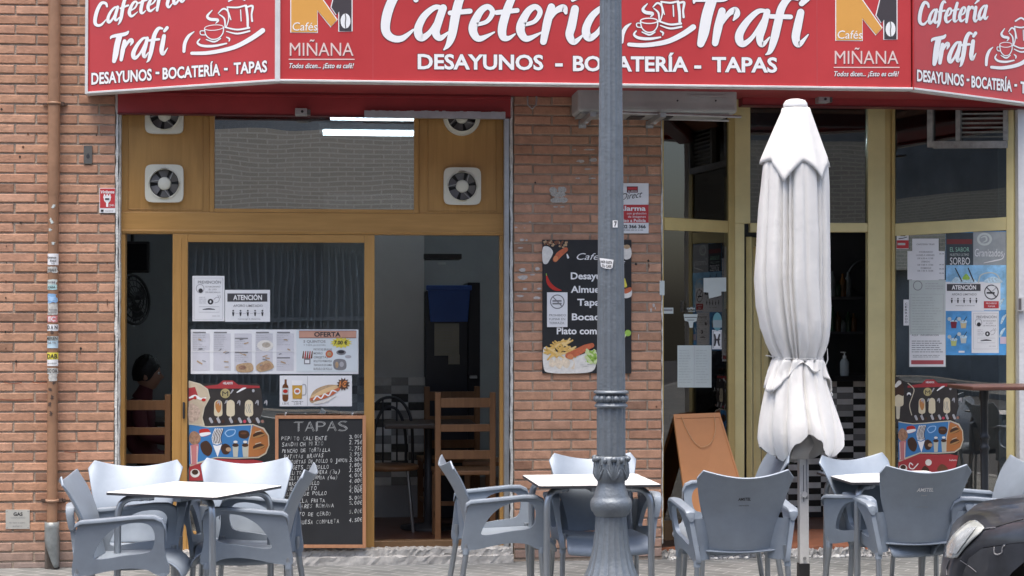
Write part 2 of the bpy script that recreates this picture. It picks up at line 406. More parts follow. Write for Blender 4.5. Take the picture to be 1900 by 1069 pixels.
for q in ((1026, 353, 9, 6), (1043, 352, 9, 7), (1035, 361, 15, 6), (1032, 372, 14, 6), (1046, 371, 8, 6), (1031, 384, 5, 1.5), (1043, 384, 5, 1.5)):
    n = 11; mb.art(W0, [(q[0] + q[2] * rb.uniform(.7, 1.1) * cos(2 * pi * k / n), q[1] + q[3] * rb.uniform(.7, 1.1) * sin(2 * pi * k / n)) for k in range(n)], GRF, 1.5)
tag(mb.build('flyer'), 'ragged grey remains of a torn flyer on the brick pillar left of the lamp post', 'flyer')

# plaster strips along the openings
def ragged(mb, x0, x1, z0, z1, y0, y1, m, n=60):
    L, Rr = [], []
    for k in range(n + 1):
        z = z0 + (z1 - z0) * k / n; d = rb.uniform(-.004, .005); e = rb.uniform(-.002, .003)
        L.append((x0 + d, z)); Rr.append((x1 + e, z))
    for k in range(n):
        q = [(L[k][0], y0, L[k][1]), (Rr[k][0], y0, Rr[k][1]), (Rr[k + 1][0], y0, Rr[k + 1][1]), (L[k + 1][0], y0, L[k + 1][1])]
        mb.hexa(q, (0, y1 - y0, 0), m)
mb = MB(); LIGHTPL = mat('pale_plaster', (.6, .6, .57), .85, var=.25, vs=30, bump=.7, bs=70)
ragged(mb, wx(214), wx(218.5), .09, 2.98, -.012, .08, LIGHTPL); ragged(mb, wx(219.5), wx(222), .09, 2.92, .002, .08, LIGHTPL); mb.build('plaster_edge', bld)
mb = MB(); ragged(mb, wx(946), wx(951), .05, 2.98, -.012, .08, LIGHTPL); mb.build('plaster_edge', bld)
mb = MB(); ragged(mb, wx(1227.2), wx(1229), .1, 2.95, -.008, .05, LIGHTPL); mb.build('plaster_edge', bld)
mb = MB(); mb.box((wx(935), -.03, .09), (wx(943.5), .05, wz(205, 900)), ALU); mb.build('shutter_guide', bld)
# marble step, broken kerb of mortar at the recess
MARB = mat('worn_marble', (.37, .36, .34), .75, var=.3, vs=9, bump=.5, bs=30)
zs = wz(1020, 600, -.03)
def rough_bar(x0, x1, y0, y1, z0, z1, m, n, am=.006, rnd=rb):
    mb = MB(); rows = []
    for k in range(n + 1):
        x = x0 + (x1 - x0) * k / n; j = lambda: rnd.uniform(-am, am)
        rows.append([(x, y0 + j(), z0), (x, y0 + j() * .6, z0 + (z1 - z0) * .45 + j()), (x, y0 + j(), z1 + j() - .004), (x, y0 + .012 + j(), z1 + j()), (x, y1, z1)])
    mb.grid(rows, m, False); return mb
mb = rough_bar(wx(215), wx(951), -.07, .16, -.01, zs * .55, MARB, 90)
m2 = rough_bar(wx(217), wx(948), -.045, .16, zs * .5, zs, MARB, 140, .008)
mb.add(m2.v, m2.f, MARB); mb.build('door_step', bld)
GRAV = mat('broken_mortar', (.42, .41, .39), .9, var=.45, vs=50, bump=.9)
mb = rough_bar(BX['m1'] + .004, BX['r0'], .02, .14, -.01, .05, GRAV, 160, .014)
for k in range(170):
    x = rb.uniform(wx(1232), wx(1760)); s_ = rb.uniform(.006, .022)
    mb.ball((x, rb.uniform(-.05, .03), s_ * .3), s_, GRAV if rb.random() < .7 else LIGHTPL, 6, 4, (1, .8, .6))
mb.build('broken_step_edge', bld)

# ------------------------------------------------------------------ inside the cafe
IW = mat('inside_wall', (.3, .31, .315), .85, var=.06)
IX0, IX1, IY1, IZ1 = BX['l0'] + .6, BX['r1'] - .3, 5.2, 3.12
mb = MB(); mb.box((IX0, .3, -.06), (IX1, IY1, .06), mat('inside_tiles', (.13, .055, .035), .35, var=.2)); structure(mb.build('inside_floor'))
mb = MB()
mb.box((IX0, .16, IZ1), (IX1, IY1, IZ1 + .1), IW); mb.build('inside_ceiling', bld)
mb = MB()
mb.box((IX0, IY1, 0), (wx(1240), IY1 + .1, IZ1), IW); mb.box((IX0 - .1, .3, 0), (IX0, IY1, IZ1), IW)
DIM = mat('dim_bar_wall', (.07, .075, .08), .8); mb.box((IX1, .3, 0), (IX1 + .1, IY1, IZ1), DIM); mb.box((wx(1240), IY1, 0), (IX1, IY1 + .1, IZ1), DIM)  # walls at the bar end coloured darker, so the gloom is in the colour
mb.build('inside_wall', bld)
# partition with a wainscot of grey strip tiles
TILES = [mat('strip_tile_%s' % n_, (c_, c_, c_ * .97), .25, var=.15) for n_, c_ in (('dark', .04), ('grey', .3), ('mid', .6), ('pale', .85))]
def mosaic(mb, x0, x1, z0, z1, y, tw, th, rnd, wts=(1, 1, 1, 1), ex=None, block=2):
    nx, nz = int(round((x1 - x0) / tw)), int(round((z1 - z0) / th)); last = {}
    for i in range(nz):
        for k in range(nx):
            m = rnd.choices(TILES[2:] if (i // 1 + k) % 2 else TILES[:2], wts[2:] if (i + k) % 2 else wts[:2])[0]; a = x0 + k * (x1 - x0) / nx; c = z0 + i * (z1 - z0) / nz
            mb.box((a + .001, y, c + .001), (a + (x1 - x0) / nx - .001, y + .01, c + (z1 - z0) / nz - .001), m)
pY = 2.0; pz = wz(700, 740, pY)
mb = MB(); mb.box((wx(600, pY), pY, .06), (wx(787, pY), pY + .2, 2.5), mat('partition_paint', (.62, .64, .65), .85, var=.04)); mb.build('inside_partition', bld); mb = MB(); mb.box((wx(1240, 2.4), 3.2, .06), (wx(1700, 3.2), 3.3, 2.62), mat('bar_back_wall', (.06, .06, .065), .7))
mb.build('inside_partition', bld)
mb = MB(); mosaic(mb, wx(600, pY), wx(789, pY), .3, pz, pY - .012, .125, .062, random.Random(5), (2, 3, 2, 1)); mb.build('strip_tiles', bld)

def lamp(x0, x1, py, Y, label, tm=None):
    a, c = P(x0, py, Y), P(x1, py, Y); zc = IZ1 - .03
    t = thing('ceiling_light', label, 'ceiling light', ((a.x + c.x) / 2, Y, zc), 'fluorescent ceiling lights inside the cafe')
    mb = MB(); mb.box((a.x, Y - .14, zc - .02), (c.x, Y + .14, zc + .029), WHITE); mb.build('housing', t)
    mb = MB()
    for dy in (-.11, .11): mb.tube([(a.x + .03, Y + dy, zc - .035), (c.x - .03, Y + dy, zc - .035)], .010, tm or mat('lit_tube', (.75, .9, 1), emit=13, var=0), 8)
    mb.build('tube', t)
def ceil_Y(px, py):      # distance at which a sight line meets the ceiling lamps
    d = ray(px, py); t = (IZ1 - .06 - CAM.z) / d.z; return (CAM + d * t).y
lamp(592, 775, 246, ceil_Y(690, 246), 'twin tube ceiling light seen low in the transom window above the menu door')
lamp(605, 780, 217, ceil_Y(690, 217), 'twin tube ceiling light close under the red shutter box in the transom window')
lamp(1232, 1322, 257, ceil_Y(1280, 257), 'ceiling light seen through the dark side pane right of the brick pillar', mat('lit_bar_tube', (.8, .9, 1), emit=45, var=0))

# ------------------------------------------------------------------ the building across the street (seen mirrored in the panes)
ob = thing('opposite_building', 'pale block walled building across the street mirrored in the cafe windows', 'building', (0, -18.2, 0))
mb = MB(); PB = bpy.data.materials.new('pale_blockwork'); PB.use_nodes = True; n, l = PB.node_tree.nodes, PB.node_tree.links
g = n.new('ShaderNodeNewGeometry'); sx = n.new('ShaderNodeSeparateXYZ'); cx_ = n.new('ShaderNodeCombineXYZ'); l.new(g.outputs['Position'], sx.inputs[0]); l.new(sx.outputs[0], cx_.inputs[0]); l.new(sx.outputs[2], cx_.inputs[1])
t = n.new('ShaderNodeTexBrick'); t.inputs['Scale'].default_value = 1; t.inputs['Brick Width'].default_value = .3; t.inputs['Row Height'].default_value = .078; t.inputs['Mortar Size'].default_value = .012
t.inputs['Color1'].default_value = (.62, .55, .43, 1); t.inputs['Color2'].default_value = (.54, .48, .37, 1); t.inputs['Mortar'].default_value = (.78, .7, .55, 1)
l.new(cx_.outputs[0], t.inputs[0]); l.new(t.outputs['Color'], n['Principled BSDF'].inputs['Base Color'])
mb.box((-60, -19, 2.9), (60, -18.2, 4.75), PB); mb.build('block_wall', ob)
mb = MB(); DKB = mat('shaded_front', (.2, .215, .225), .8, var=.3, vs=1.2); mb.box((-60, -19.4, 0), (60, -18.6, 2.9), DKB); mb.box((-60, -20, 4.75), (60, -18.7, 11), DKB); mb.build('dark_front', ob)  # upper band: balcony shade put into the dark colour
mb = MB()
for k in range(250): mb.box((-14 + k * .12, -18.58, .3), (-13.97 + k * .12, -18.53, 2.7), mat('railing_grey', (.2, .212, .222), .6))
mb.box((-14, -18.59, 1.5), (16, -18.52, 1.58), MATS['railing_grey']); mb.build('railings', ob)
mb = MB(); mb.box((3.0, -19, 0), (16, -18.0, 2.9), mat('white_front', (.75, .75, .74), .7)); mb.build('white_front', ob)
# ------------------------------------------------------------------ wooden shopfront (left)
def wood(name, c1, c2, rough=.4, vertical=True):
    m = bpy.data.materials.new(name); m.use_nodes = True; n, l = m.node_tree.nodes, m.node_tree.links; b = n['Principled BSDF']
    tc = n.new('ShaderNodeTexCoord'); mp = n.new('ShaderNodeMapping'); mp.inputs['Scale'].default_value = (22, 22, 1.6) if vertical else (1.6, 22, 22); l.new(tc.outputs['Object'], mp.inputs[0])
    t = n.new('ShaderNodeTexNoise'); t.inputs['Scale'].default_value = 2; t.inputs['Detail'].default_value = 7; t.inputs['Distortion'].default_value = .6; l.new(mp.outputs[0], t.inputs[0])
    t2 = n.new('ShaderNodeTexNoise'); t2.inputs['Scale'].default_value = 1.5; t2.inputs['Detail'].default_value = 3; l.new(tc.outputs['Object'], t2.inputs[0])
    a = n.new('ShaderNodeMath'); a.operation = 'MULTIPLY_ADD'; a.inputs[1].default_value = .5; l.new(t.outputs['Fac'], a.inputs[0])
    a2 = n.new('ShaderNodeMath'); a2.operation = 'MULTIPLY'; a2.inputs[1].default_value = .5; l.new(t2.outputs['Fac'], a2.inputs[0]); l.new(a2.outputs[0], a.inputs[2])
    r = n.new('ShaderNodeValToRGB'); r.color_ramp.elements[0].position = .3; r.color_ramp.elements[1].position = .7
    r.color_ramp.elements[0].color = (*c1, 1); r.color_ramp.elements[1].color = (*c2, 1)
    l.new(a.outputs[0], r.inputs[0]); l.new(r.outputs[0], b.inputs['Base Color']); b.inputs['Roughness'].default_value = rough
    MATS[name] = m; return m
WOODV = wood('ochre_wood', (.35, .185, .05), (.5, .28, .085), .42); WOODH = wood('ochre_wood_rail', (.35, .185, .05), (.5, .28, .085), .42, False)
SY = .06                                         # front of the frame
X = lambda px: wx(px, SY)
Z = lambda py, px=580: wz(py, px, SY)
sf = thing('wooden_shopfront', 'ochre wood framed shopfront with narrow side openings and a wide transom window above the chalkboard', 'shopfront', (X(575), SY, zs))
zb, zt = zs - .005, 2.97
z_tr0, z_tr1 = Z(435), Z(395)                    # transom rail
z_th = Z(1006)                                   # top of threshold
mb = MB()
mb.box((X(222), SY, zb), (X(232), SY + .09, z_tr0), WOODV); mb.box((X(928), SY, zb), (X(936), SY + .09, z_tr0), WOODV)
mb.build('door_jamb', sf, .003)
mb = MB(); mb.box((X(222), SY - .006, z_tr0), (X(936), SY + .1, z_tr1), WOODH); mb.box((X(222), SY - .011, Z(432)), (X(936), SY - .004, Z(428)), WOODH); mb.build('transom_rail', sf, .004)
mb = MB(); mb.box((X(232.3), SY + .005, zb), (X(927.7), SY + .085, z_th), mat('bronze_sill', (.17, .10, .05), .4, .3, var=.2)); mb.build('threshold', sf, .003)
for a, c in ((222, 388), (777, 936)):
    mb = MB(); mb.box((X(a), SY + .004, z_tr1), (X(c), SY + .06, zt), WOODV)
    i0, i1 = (236, 376) if a < 300 else (793, 921)
    zq = Z(391); pr = .004                        # raised edge lines of the panel
    for q in ((i0, i0 + 1.3), (i1 - 1.3, i1)): mb.box((X(q[0]), SY - .001, zq), (X(q[1]), SY + .003, zt), WOODV)
    mb.box((X(i0 + 1.4), SY - .001, zq), (X(i1 - 1.4), SY + .003, zq + .005), WOODV)
    mb.build('upper_panel', sf, .002)
mb = MB(); fz0, fz1 = Z(388), Z(203)
mb.box((X(388.3), SY - .008, z_tr1 + .0005), (X(397), SY + .05, zt), WOODV); mb.box((X(768), SY - .008, z_tr1 + .0005), (X(776.7), SY + .05, zt), WOODV)
mb.box((X(397.2), SY - .006, z_tr1 + .001), (X(767.8), SY + .05, fz0), WOODH); mb.box((X(397.2), SY - .006, fz1), (X(767.8), SY + .05, zt), WOODH)
mb.build('transom_frame', sf, .003)
mb = MB(); mb.box((X(397), SY + .02, fz0), (X(768), SY + .026, fz1), glass('transom_glass', .26, (.4, .42, .43))); mb.build('transom_pane', sf)
# the door leaf with the menus
dl = MB(); dx0, dx1 = 320, 695
dl.box((X(320), SY - .004, zb + .003), (X(348), SY + .05, z_tr0 - .002), WOODV); dl.box((X(676), SY - .004, zb + .003), (X(695), SY + .05, z_tr0 - .002), WOODV)
dl.box((X(335.2), SY - .008, zb + .06), (X(337), SY - .003, z_tr0 - .03), WOODV)
dl.box((X(348.2), SY - .002, Z(450)), (X(675.8), SY + .05, z_tr0 - .002), WOODH); dl.box((X(348.2), SY - .002, zb + .003), (X(675.8), SY + .05, Z(984)), WOODH)
door = dl.build('door', sf, .004)
mb = MB(); mb.box((X(348), SY + .022, Z(984)), (X(676), SY + .028, Z(450)), glass('door_glass', .19, (.62, .68, .7))); mb.build('door_pane', door)
mb = MB(); mb.tube([(X(342), SY - .02, Z(745)), (X(342), SY - .03, Z(760)), (X(342), SY - .02, Z(775))], .006, DARK, 8); mb.box((X(340), SY - .02, Z(774)), (X(344), SY - .003, Z(746)), DARK); mb.build('door_handle', door)
# roller shutter housings and soffit under the sign
REDM = mat('red_enamel', (.32, .032, .034), .45, var=.12)
for a, c, nm, zc, lab in ((219, 946, 'shutter_box', wz(213.3, 560, -.06), 'long dark red shutter box above the wooden shopfront'), (1372, 1900, 'shutter_box', wz(196, 1550, -.1), 'dark red shutter box above the golden doorway')):
    yb = (-.06, .02) if a < 500 else (-.1, .02)
    t = thing(nm, lab, 'shutter box', (wx((a + c) / 2), yb[0], zc), 'red shutter boxes')
    mb = MB(); mb.box((wx(a), yb[0], zc), (wx(c), yb[1], 3.02), REDM); mb.build('housing', t, .004)
    mb = MB(); mb.box((wx(a), yb[0] - .012, zc + .115), (wx(c), yb[0] - .0005, zc + .128), REDM); mb.box((wx(a), yb[0] - .006, zc - .006), (wx(c), yb[1] - .01, zc - .0005), mat('red_slat', (.12, .015, .018), .5)); mb.build('trim', t)
for px, py, Y, lab in ((561, 208, -.11, 'small grey sensor box screwed to the long left shutter box'), (1529, 185, -.15, 'small grey sensor box under the sign right of the parasol top')):
    p = P(px, py, Y); t = thing('sensor', lab, 'sensor', p, 'grey sensors under the sign')
    mb = MB(); mb.box((p.x - .045, Y - .03, p.z - .022), (p.x + .03, Y + .055, p.z + .022), GALV); mb.build('casing', t, .004)
    mb = MB(); mb.box((p.x + .031, Y - .02, p.z - .018), (p.x + .05, Y + .05, p.z + .014), mat('sensor_dark', (.1, .1, .1), .4)); mb.lathe([(.009, 0), (.009, .006)], (p.x, Y - .03, p.z), DARK, 12, ax=Matrix.Rotation(R(90), 3, 'X')); mb.build('lens', t)
p = P(676, 211, -.11); q = P(938, 211, -.11)
mb = MB(); n_ = 40; zz = p.z
for k in range(n_):
    a, c = p.x + (q.x - p.x) * k / n_, p.x + (q.x - p.x) * (k + 1) / n_
    mb.box((a, -.1 , zz - .022), (c, -.065, zz + .02 + random.uniform(0, .006)), ALU)
tag(mb.build('cable_cover'), 'grey metal cable duct running along the shutter box above the right hand fans', 'cable duct')

# ------------------------------------------------------------------ extractor fans
CREAM = mat('cream_plastic', (.66, .65, .54), .4, var=.08); FANDK = mat('fan_void', (.02, .02, .02), .7, var=0); BLADE = mat('fan_blade', (.12, .115, .11), .4)
def fan(px, py, label, round_=False, spin=0.):
    c = P(px, py, SY); t = thing('extractor_fan', label, 'extractor fan', c, 'extractor fans in the wooden shopfront')
    s = .122; mb = MB()
    if round_: out = [(s * .98 * cos(2 * pi * k / 48), s * .98 * sin(2 * pi * k / 48)) for k in range(48)]
    else:
        out = []
        for k in range(64):
            a = 2 * pi * k / 64; q = (abs(cos(a)) ** 7 + abs(sin(a)) ** 7) ** (-1 / 7); out.append((s * q * cos(a) * .985, s * q * sin(a) * .985))
    hole = [(.091 * cos(2 * pi * k / 40), .091 * sin(2 * pi * k / 40)) for k in range(40)]
    mb.plate(out, [hole], lambda a, b, tt: c + V((a, tt, b)), -.028, .002, CREAM)
    mb.lathe([(.1, 0), (.098, .008), (.0915, .011), (.0905, -.02)], c + V((0, -.027, 0)), CREAM, 40, caps=False, ax=Matrix.Rotation(R(90), 3, 'X')); mb.build('frame', t, .003)
    mb = MB(); mb.lathe([(.0, 0), (.0915, 0)], c + V((0, .0005, 0)), FANDK, 40, caps=False, ax=Matrix.Rotation(R(90), 3, 'X')); mb.build('duct', t)
    mb = MB()
    for k in range(6):
        a0 = spin + 2 * pi * k / 6; rows = []
        for i in range(5):
            a = a0 + .78 * i / 4; rows.append([c + V((r_ * cos(a), -.004 - .014 * i / 4, r_ * sin(a))) for r_ in (.035, .06, .087)])
        mb.grid(rows, BLADE)
    mb.build('blades', t)
    mb = MB(); mb.lathe([(.0, .022), (.032, .021), (.04, .016), (.042, .0)], c + V((0, -.004, 0)), CREAM, 28, caps=False, ax=Matrix.Rotation(R(90), 3, 'X'))
    for k in range(3):
        a = spin + .4 + 2 * pi * k / 3
        mb.tube([c + V((.04 * cos(a), -.022, .04 * sin(a))), c + V((.07 * cos(a + .25), -.022, .07 * sin(a + .25))), c + V((.091 * cos(a + .32), -.022, .091 * sin(a + .32)))], .0035, mat('fan_strut', (.3, .3, .29), .4), 6)
    mb.build('hub', t)
fan(305.5, 214, 'square cream extractor fan half hidden by the shutter box on the left panel', spin=.5)
fan(305.5, 341, 'square cream extractor fan in full view on the left wooden panel', spin=.2)
fan(856.5, 218, 'round cream extractor fan half hidden under the cable duct', True, .9)
fan(857.5, 346, 'square cream extractor fan in full view on the right wooden panel', spin=.35)

# ------------------------------------------------------------------ golden aluminium shopfront in the recess
GOLD = mat('gold_anodised', (.6, .46, .19), .38, .4, var=.1, vs=3); GOLD2 = mat('gold_anodised_pale', (.7, .6, .3), .4, .35, var=.1, vs=3)
A0, A1 = wx(1228, .06), wx(1356, .46); D0, D1 = wx(1362, .5), wx(1655, .5); E0, E1 = wx(1655, .5), wx(1884, -.02)
PL = Plane((A0, .06), (A1, .46)); PD = WallPlane(.5); PR = Plane((E0, .5), (E1, -.02))
gs = thing('golden_shopfront', 'gold aluminium shopfront folded into a recess around the open right hand doorway', 'shopfront', (D0, .5, 0))
GG = glass('shop_glass', .06, (.5, .55, .57)); GU = glass('upper_glass', .06, (.36, .4, .42))
mb = MB()
mb.slab(PL, 1350, 175, 1361, 1000, -.03, .012, GOLD); mb.slab(PL, 1228, 175, 1231, 1000, -.03, .004, GOLD)
mb.slab(PL, 1231.2, 403, 1349.8, 427, -.025, .008, GOLD, 410, 432)
mb.slab(PL, 1231.2, 180, 1349.8, 186, -.025, .008, GOLD)
mb.build('side_frame', gs, .003)
mb = MB(); mb.slab(PL, 1231.2, 966, 1349.8, 1003, -.02, .01, mat('bronze_kick', (.12, .085, .05), .4, .4), 960, 998); mb.build('kick_plate', gs, .003)
mb = MB(); mb.slab(PL, 1231, 186, 1350, 404, -.006, 0, GU, None, 411); mb.slab(PL, 1231, 426, 1350, 966, -.006, 0, GG, 431, 960); mb.build('side_pane', gs)
mb = MB()
mb.slab(PD, 1362, 170, 1391, 415, -.04, .02, GOLD2); mb.slab(PD, 1362, 415.2, 1380, 1004, -.04, .02, GOLD2)
mb.slab(PD, 1609, 170, 1641, 1004, -.04, .02, GOLD2); mb.slab(PD, 1641.2, 170, 1655, 1004, -.05, -.004, GOLD)
mb.slab(PD, 1391.2, 414, 1608.8, 431, -.04, .016, GOLD2); mb.slab(PD, 1391.2, 172, 1608.8, 182, -.04, .016, GOLD)
mb.build('door_frame', gs, .003)
mb = MB(); mb.slab(PD, 1391, 182, 1609, 414, -.02, -.014, GU); mb.build('fanlight_pane', gs)
mb = MB()
mb.slab(PR, 1655, 170, 1661, 1005, -.03, .01, GOLD); mb.slab(PR, 1868, 170, 1881.5, 1010, -.03, .012, GOLD2)
mb.slab(PR, 1661.2, 415, 1867.8, 438, -.03, .008, GOLD2, 403, 427)
mb.slab(PR, 1661.2, 945, 1867.8, 1006, -.03, .008, mat('bronze_kick', (0, 0, 0)), 965, 1012)
mb.build('window_frame', gs, .003)
mb = MB(); mb.slab(PR, 1661, 170, 1868, 415, -.008, -.002, GU, 170, 403); mb.slab(PR, 1661, 438, 1868, 945, -.008, -.002, glass('window_glass', .15, (.6, .66, .68)), 427, 965); mb.build('window_pane', gs)
# the open leaf, folded inwards
L0, L1 = P(1384, 560, .56), P(1419, 560, 1.12); LP = Plane(L0, L1); dv = V((L1.x - L0.x, L1.y - L0.y, 0)); dn = dv.normalized(); nn = V((dn.y, -dn.x, 0)) * .04
def leaf(a, b, z0, z1, m, k=1.0):
    p0 = V((L0.x, L0.y, 0)) + dv * a; p1 = V((L0.x, L0.y, 0)) + dv * b
    mbl.hexa([p0 + V((0, 0, z0)), p1 + V((0, 0, z0)), p1 + V((0, 0, z1)), p0 + V((0, 0, z1))], nn * k, m)
zl0, zl1 = wz(986, 1415, 1.12), wz(440, 1400, .6)
mbl = MB(); leaf(0, .1, zl0, zl1, GOLD2); leaf(.88, 1, zl0, zl1, GOLD2); leaf(.1, .88, zl0, zl0 + .1, GOLD2); leaf(.1, .88, zl1 - .06, zl1, GOLD2); leaf(.45, .52, zl0 + .1, zl1 - .06, GOLD2)
dleaf = mbl.build('open_door', gs, .003)
mbl = MB(); leaf(.1, .88, zl0 + .1, zl1 - .06, GG, .2); mbl.build('door_pane', dleaf)
# recess floor of red tiles, one step up; plinth bits
mb = MB(); q = [(BX['m1'], .05, .03), (BX['r0'], .02, .03), (BX['r0'], .9, .035), (BX['m1'], .9, .035)]
mb.hexa(q, (0, 0, .035), mat('terracotta', (.3, .115, .06), .6, var=.25)); structure(mb.build('entrance_floor'))
mb = MB(); q = V((wx(1447, .3), .28, .065)); mb.ball(q, .035, WHITE, 10, 6, (1, .6, .5)); mb.ball(q + V((.03, .01, -.004)), .025, WHITE, 8, 5, (1, .7, .5))
tag(mb.build('crumpled_napkin'), 'crumpled white napkin on the entrance floor beside the parasol pole', 'napkin')

# ------------------------------------------------------------------ the red sign
SZ0, SZ1 = 2.956, 3.86
FYs = -.79; sl_, sr_ = P(515, 150, FYs), P(1694, 167, FYs)
wl, wr = P(160, 178, -.1), P(1921, 196, -.1)
PF = WallPlane(FYs); PSL = Plane((wl.x, -.1), (sl_.x, FYs)); PSR = Plane((sr_.x, FYs), (wr.x, -.1))
sg = thing('shop_sign', 'big red three sided sign with white script lettering over the whole cafe front', 'sign', ((sl_.x + sr_.x) / 2, FYs, SZ0))
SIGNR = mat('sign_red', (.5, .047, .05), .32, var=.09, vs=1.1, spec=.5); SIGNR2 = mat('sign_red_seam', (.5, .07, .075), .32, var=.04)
FRM = mat('sign_frame', (.72, .72, .7), .4, .2, var=.1)
def vquad(mb, a, c, z0, z1, n, t, m):
    mb.hexa([(a[0], a[1], z0), (c[0], c[1], z0), (c[0], c[1], z1), (a[0], a[1], z1)], V(n) * t, m)
aL, aF0, aF1, aR = V((wl.x, -.1)), V((sl_.x, FYs)), V((sr_.x, FYs)), V((wr.x, -.1))
fr = .013
mbs = [(aL, aF0, PSL), (aF0, aF1, PF), (aF1, aR, PSR)]
for a, c, pl in mbs:
    mb = MB(); d = (c - a).normalized() * .012; vquad(mb, a + d, c - d, SZ0 + fr, SZ1 - fr, -pl.n, .02, SIGNR)
    if pl is PF:
        for px in (692, 1516): x = P(px, 100, FYs).x; mb.box((x - .003, FYs - .0008, SZ0 + fr), (x + .003, FYs - .0003, SZ1 - fr), SIGNR2)
    mb.build('sign_panel', sg)
mb = MB()
for a, c, pl in mbs:
    vquad(mb, a, c, SZ0, SZ0 + fr, pl.n, .012, FRM); vquad(mb, a, c, SZ1 - fr, SZ1, pl.n, .012, FRM)
    vquad(mb, a, c, SZ0 - .006, SZ0, -pl.n, .05, FRM)
for p_, d_, t_ in ((aF0, (aF1 - aF0).normalized(), .022), (aF1, (aF1 - aF0).normalized(), .004)):
    mb.box((p_.x - t_ * .7, FYs - .014, SZ0 - .002), (p_.x + t_ * .7, FYs + .01, SZ1 + .002), FRM if t_ > .01 else SIGNR)
mb.box((wl.x - .006, -.118, SZ0 - .002), (wl.x + .012, .002, SZ1), FRM)
mb.build('sign_frame', sg, .002)
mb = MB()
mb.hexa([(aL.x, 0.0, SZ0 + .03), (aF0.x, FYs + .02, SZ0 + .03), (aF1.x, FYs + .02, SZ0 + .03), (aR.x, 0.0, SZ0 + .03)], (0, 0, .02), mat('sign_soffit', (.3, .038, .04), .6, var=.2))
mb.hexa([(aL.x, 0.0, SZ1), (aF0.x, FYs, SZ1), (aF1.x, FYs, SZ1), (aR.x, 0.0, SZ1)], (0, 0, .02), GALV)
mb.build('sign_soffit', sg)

# lettering, traced stroke by stroke
OUTL = mat('letter_shadow', (.13, .03, .035), .5, var=0); LET = mat('letter_white', (.86, .86, .85), .4, var=.02)
z2 = lambda x, y: (x / 2.96875 + 480, y / 2.96875); z3 = lambda x, y: (x / 4.111 + 1100, y / 4.111)
def conv(S, f, k): return [([f(*p) for p in pts], [w_ / k for w_ in ws]) for pts, ws in S]
gC = [([(866, 0), (850, -42), (790, -62), (738, 0), (705, 90), (700, 170), (735, 210), (790, 212), (852, 165)], [26, 34, 40, 46, 48, 44, 36, 30, 12])]
ga = [([(1020, 52), (975, 40), (915, 85), (880, 150), (882, 195), (905, 208), (950, 170), (1000, 85)], [20, 26, 34, 40, 42, 34, 24, 20]), ([(1016, 45), (990, 120), (975, 180), (1000, 210), (1045, 178)], [38, 40, 40, 30, 10])]
gf = [([(1180, -40), (1150, -56), (1110, -10), (1085, 80), (1065, 190), (1045, 245), (1020, 274)], [20, 34, 42, 46, 42, 28, 8]), ([(1054, 72), (1164, 62)], [24, 26])]
ge = [([(1196, 138), (1258, 118), (1288, 68), (1262, 38), (1220, 65), (1182, 140), (1186, 188), (1220, 214), (1298, 178)], [18, 22, 26, 28, 36, 44, 40, 30, 8])]
gt = [([(1400, -22), (1370, 50), (1342, 150), (1346, 202), (1375, 211), (1412, 188)], [36, 42, 44, 38, 24, 8]), ([(1310, 70), (1424, 58)], [24, 24])]
gr = [([(1612, 40), (1590, 120), (1568, 230)], [38, 42, 34]), ([(1588, 140), (1630, 68), (1678, 44), (1692, 72)], [12, 26, 36, 16])]
gi = [([(1742, 50), (1724, 140), (1712, 196), (1738, 232), (1790, 190)], [40, 44, 40, 30, 8])]
gac = [([(1728, 2), (1792, -36)], [16, 34])]
shift = lambda S, d: [([(x + d, y) for x, y in p], ws) for p, ws in S]
WORD1 = conv(gC + ga + gf + ge + gt + shift(ge, 262) + gr + gi + gac + shift(ga, 925), z2, 2.96875)
T3 = [([(905, 5), (870, 120), (845, 250), (822, 335)], [75, 78, 74, 52]), ([(770, 22), (800, -6), (990, -12), (1040, -38)], [14, 40, 50, 26])]
r3 = [([(985, 85), (955, 210), (932, 330)], [52, 60, 46]), ([(972, 205), (1030, 112), (1082, 80), (1098, 112), (1072, 155)], [16, 36, 50, 44, 12])]
a3 = [([(1325, 85), (1260, 88), (1180, 160), (1122, 250), (1118, 310), (1150, 336), (1220, 280), (1300, 150)], [22, 36, 48, 58, 58, 44, 30, 24]), ([(1330, 90), (1300, 200), (1272, 290), (1292, 342), (1348, 285)], [44, 52, 52, 38, 10])]
f3 = [([(1560, -8), (1500, -18), (1440, 60), (1410, 180), (1382, 300), (1352, 390), (1318, 418)], [26, 46, 56, 60, 56, 36, 8]), ([(1355, 126), (1508, 130)], [32, 34])]
i3 = [([(1585, 95), (1562, 200), (1547, 290), (1572, 340), (1642, 265)], [52, 60, 58, 42, 10]), ([(1592, 28), (1632, -10)], [40, 46])]
WORD2 = conv(T3 + r3 + a3 + f3 + i3, z3, 4.111)
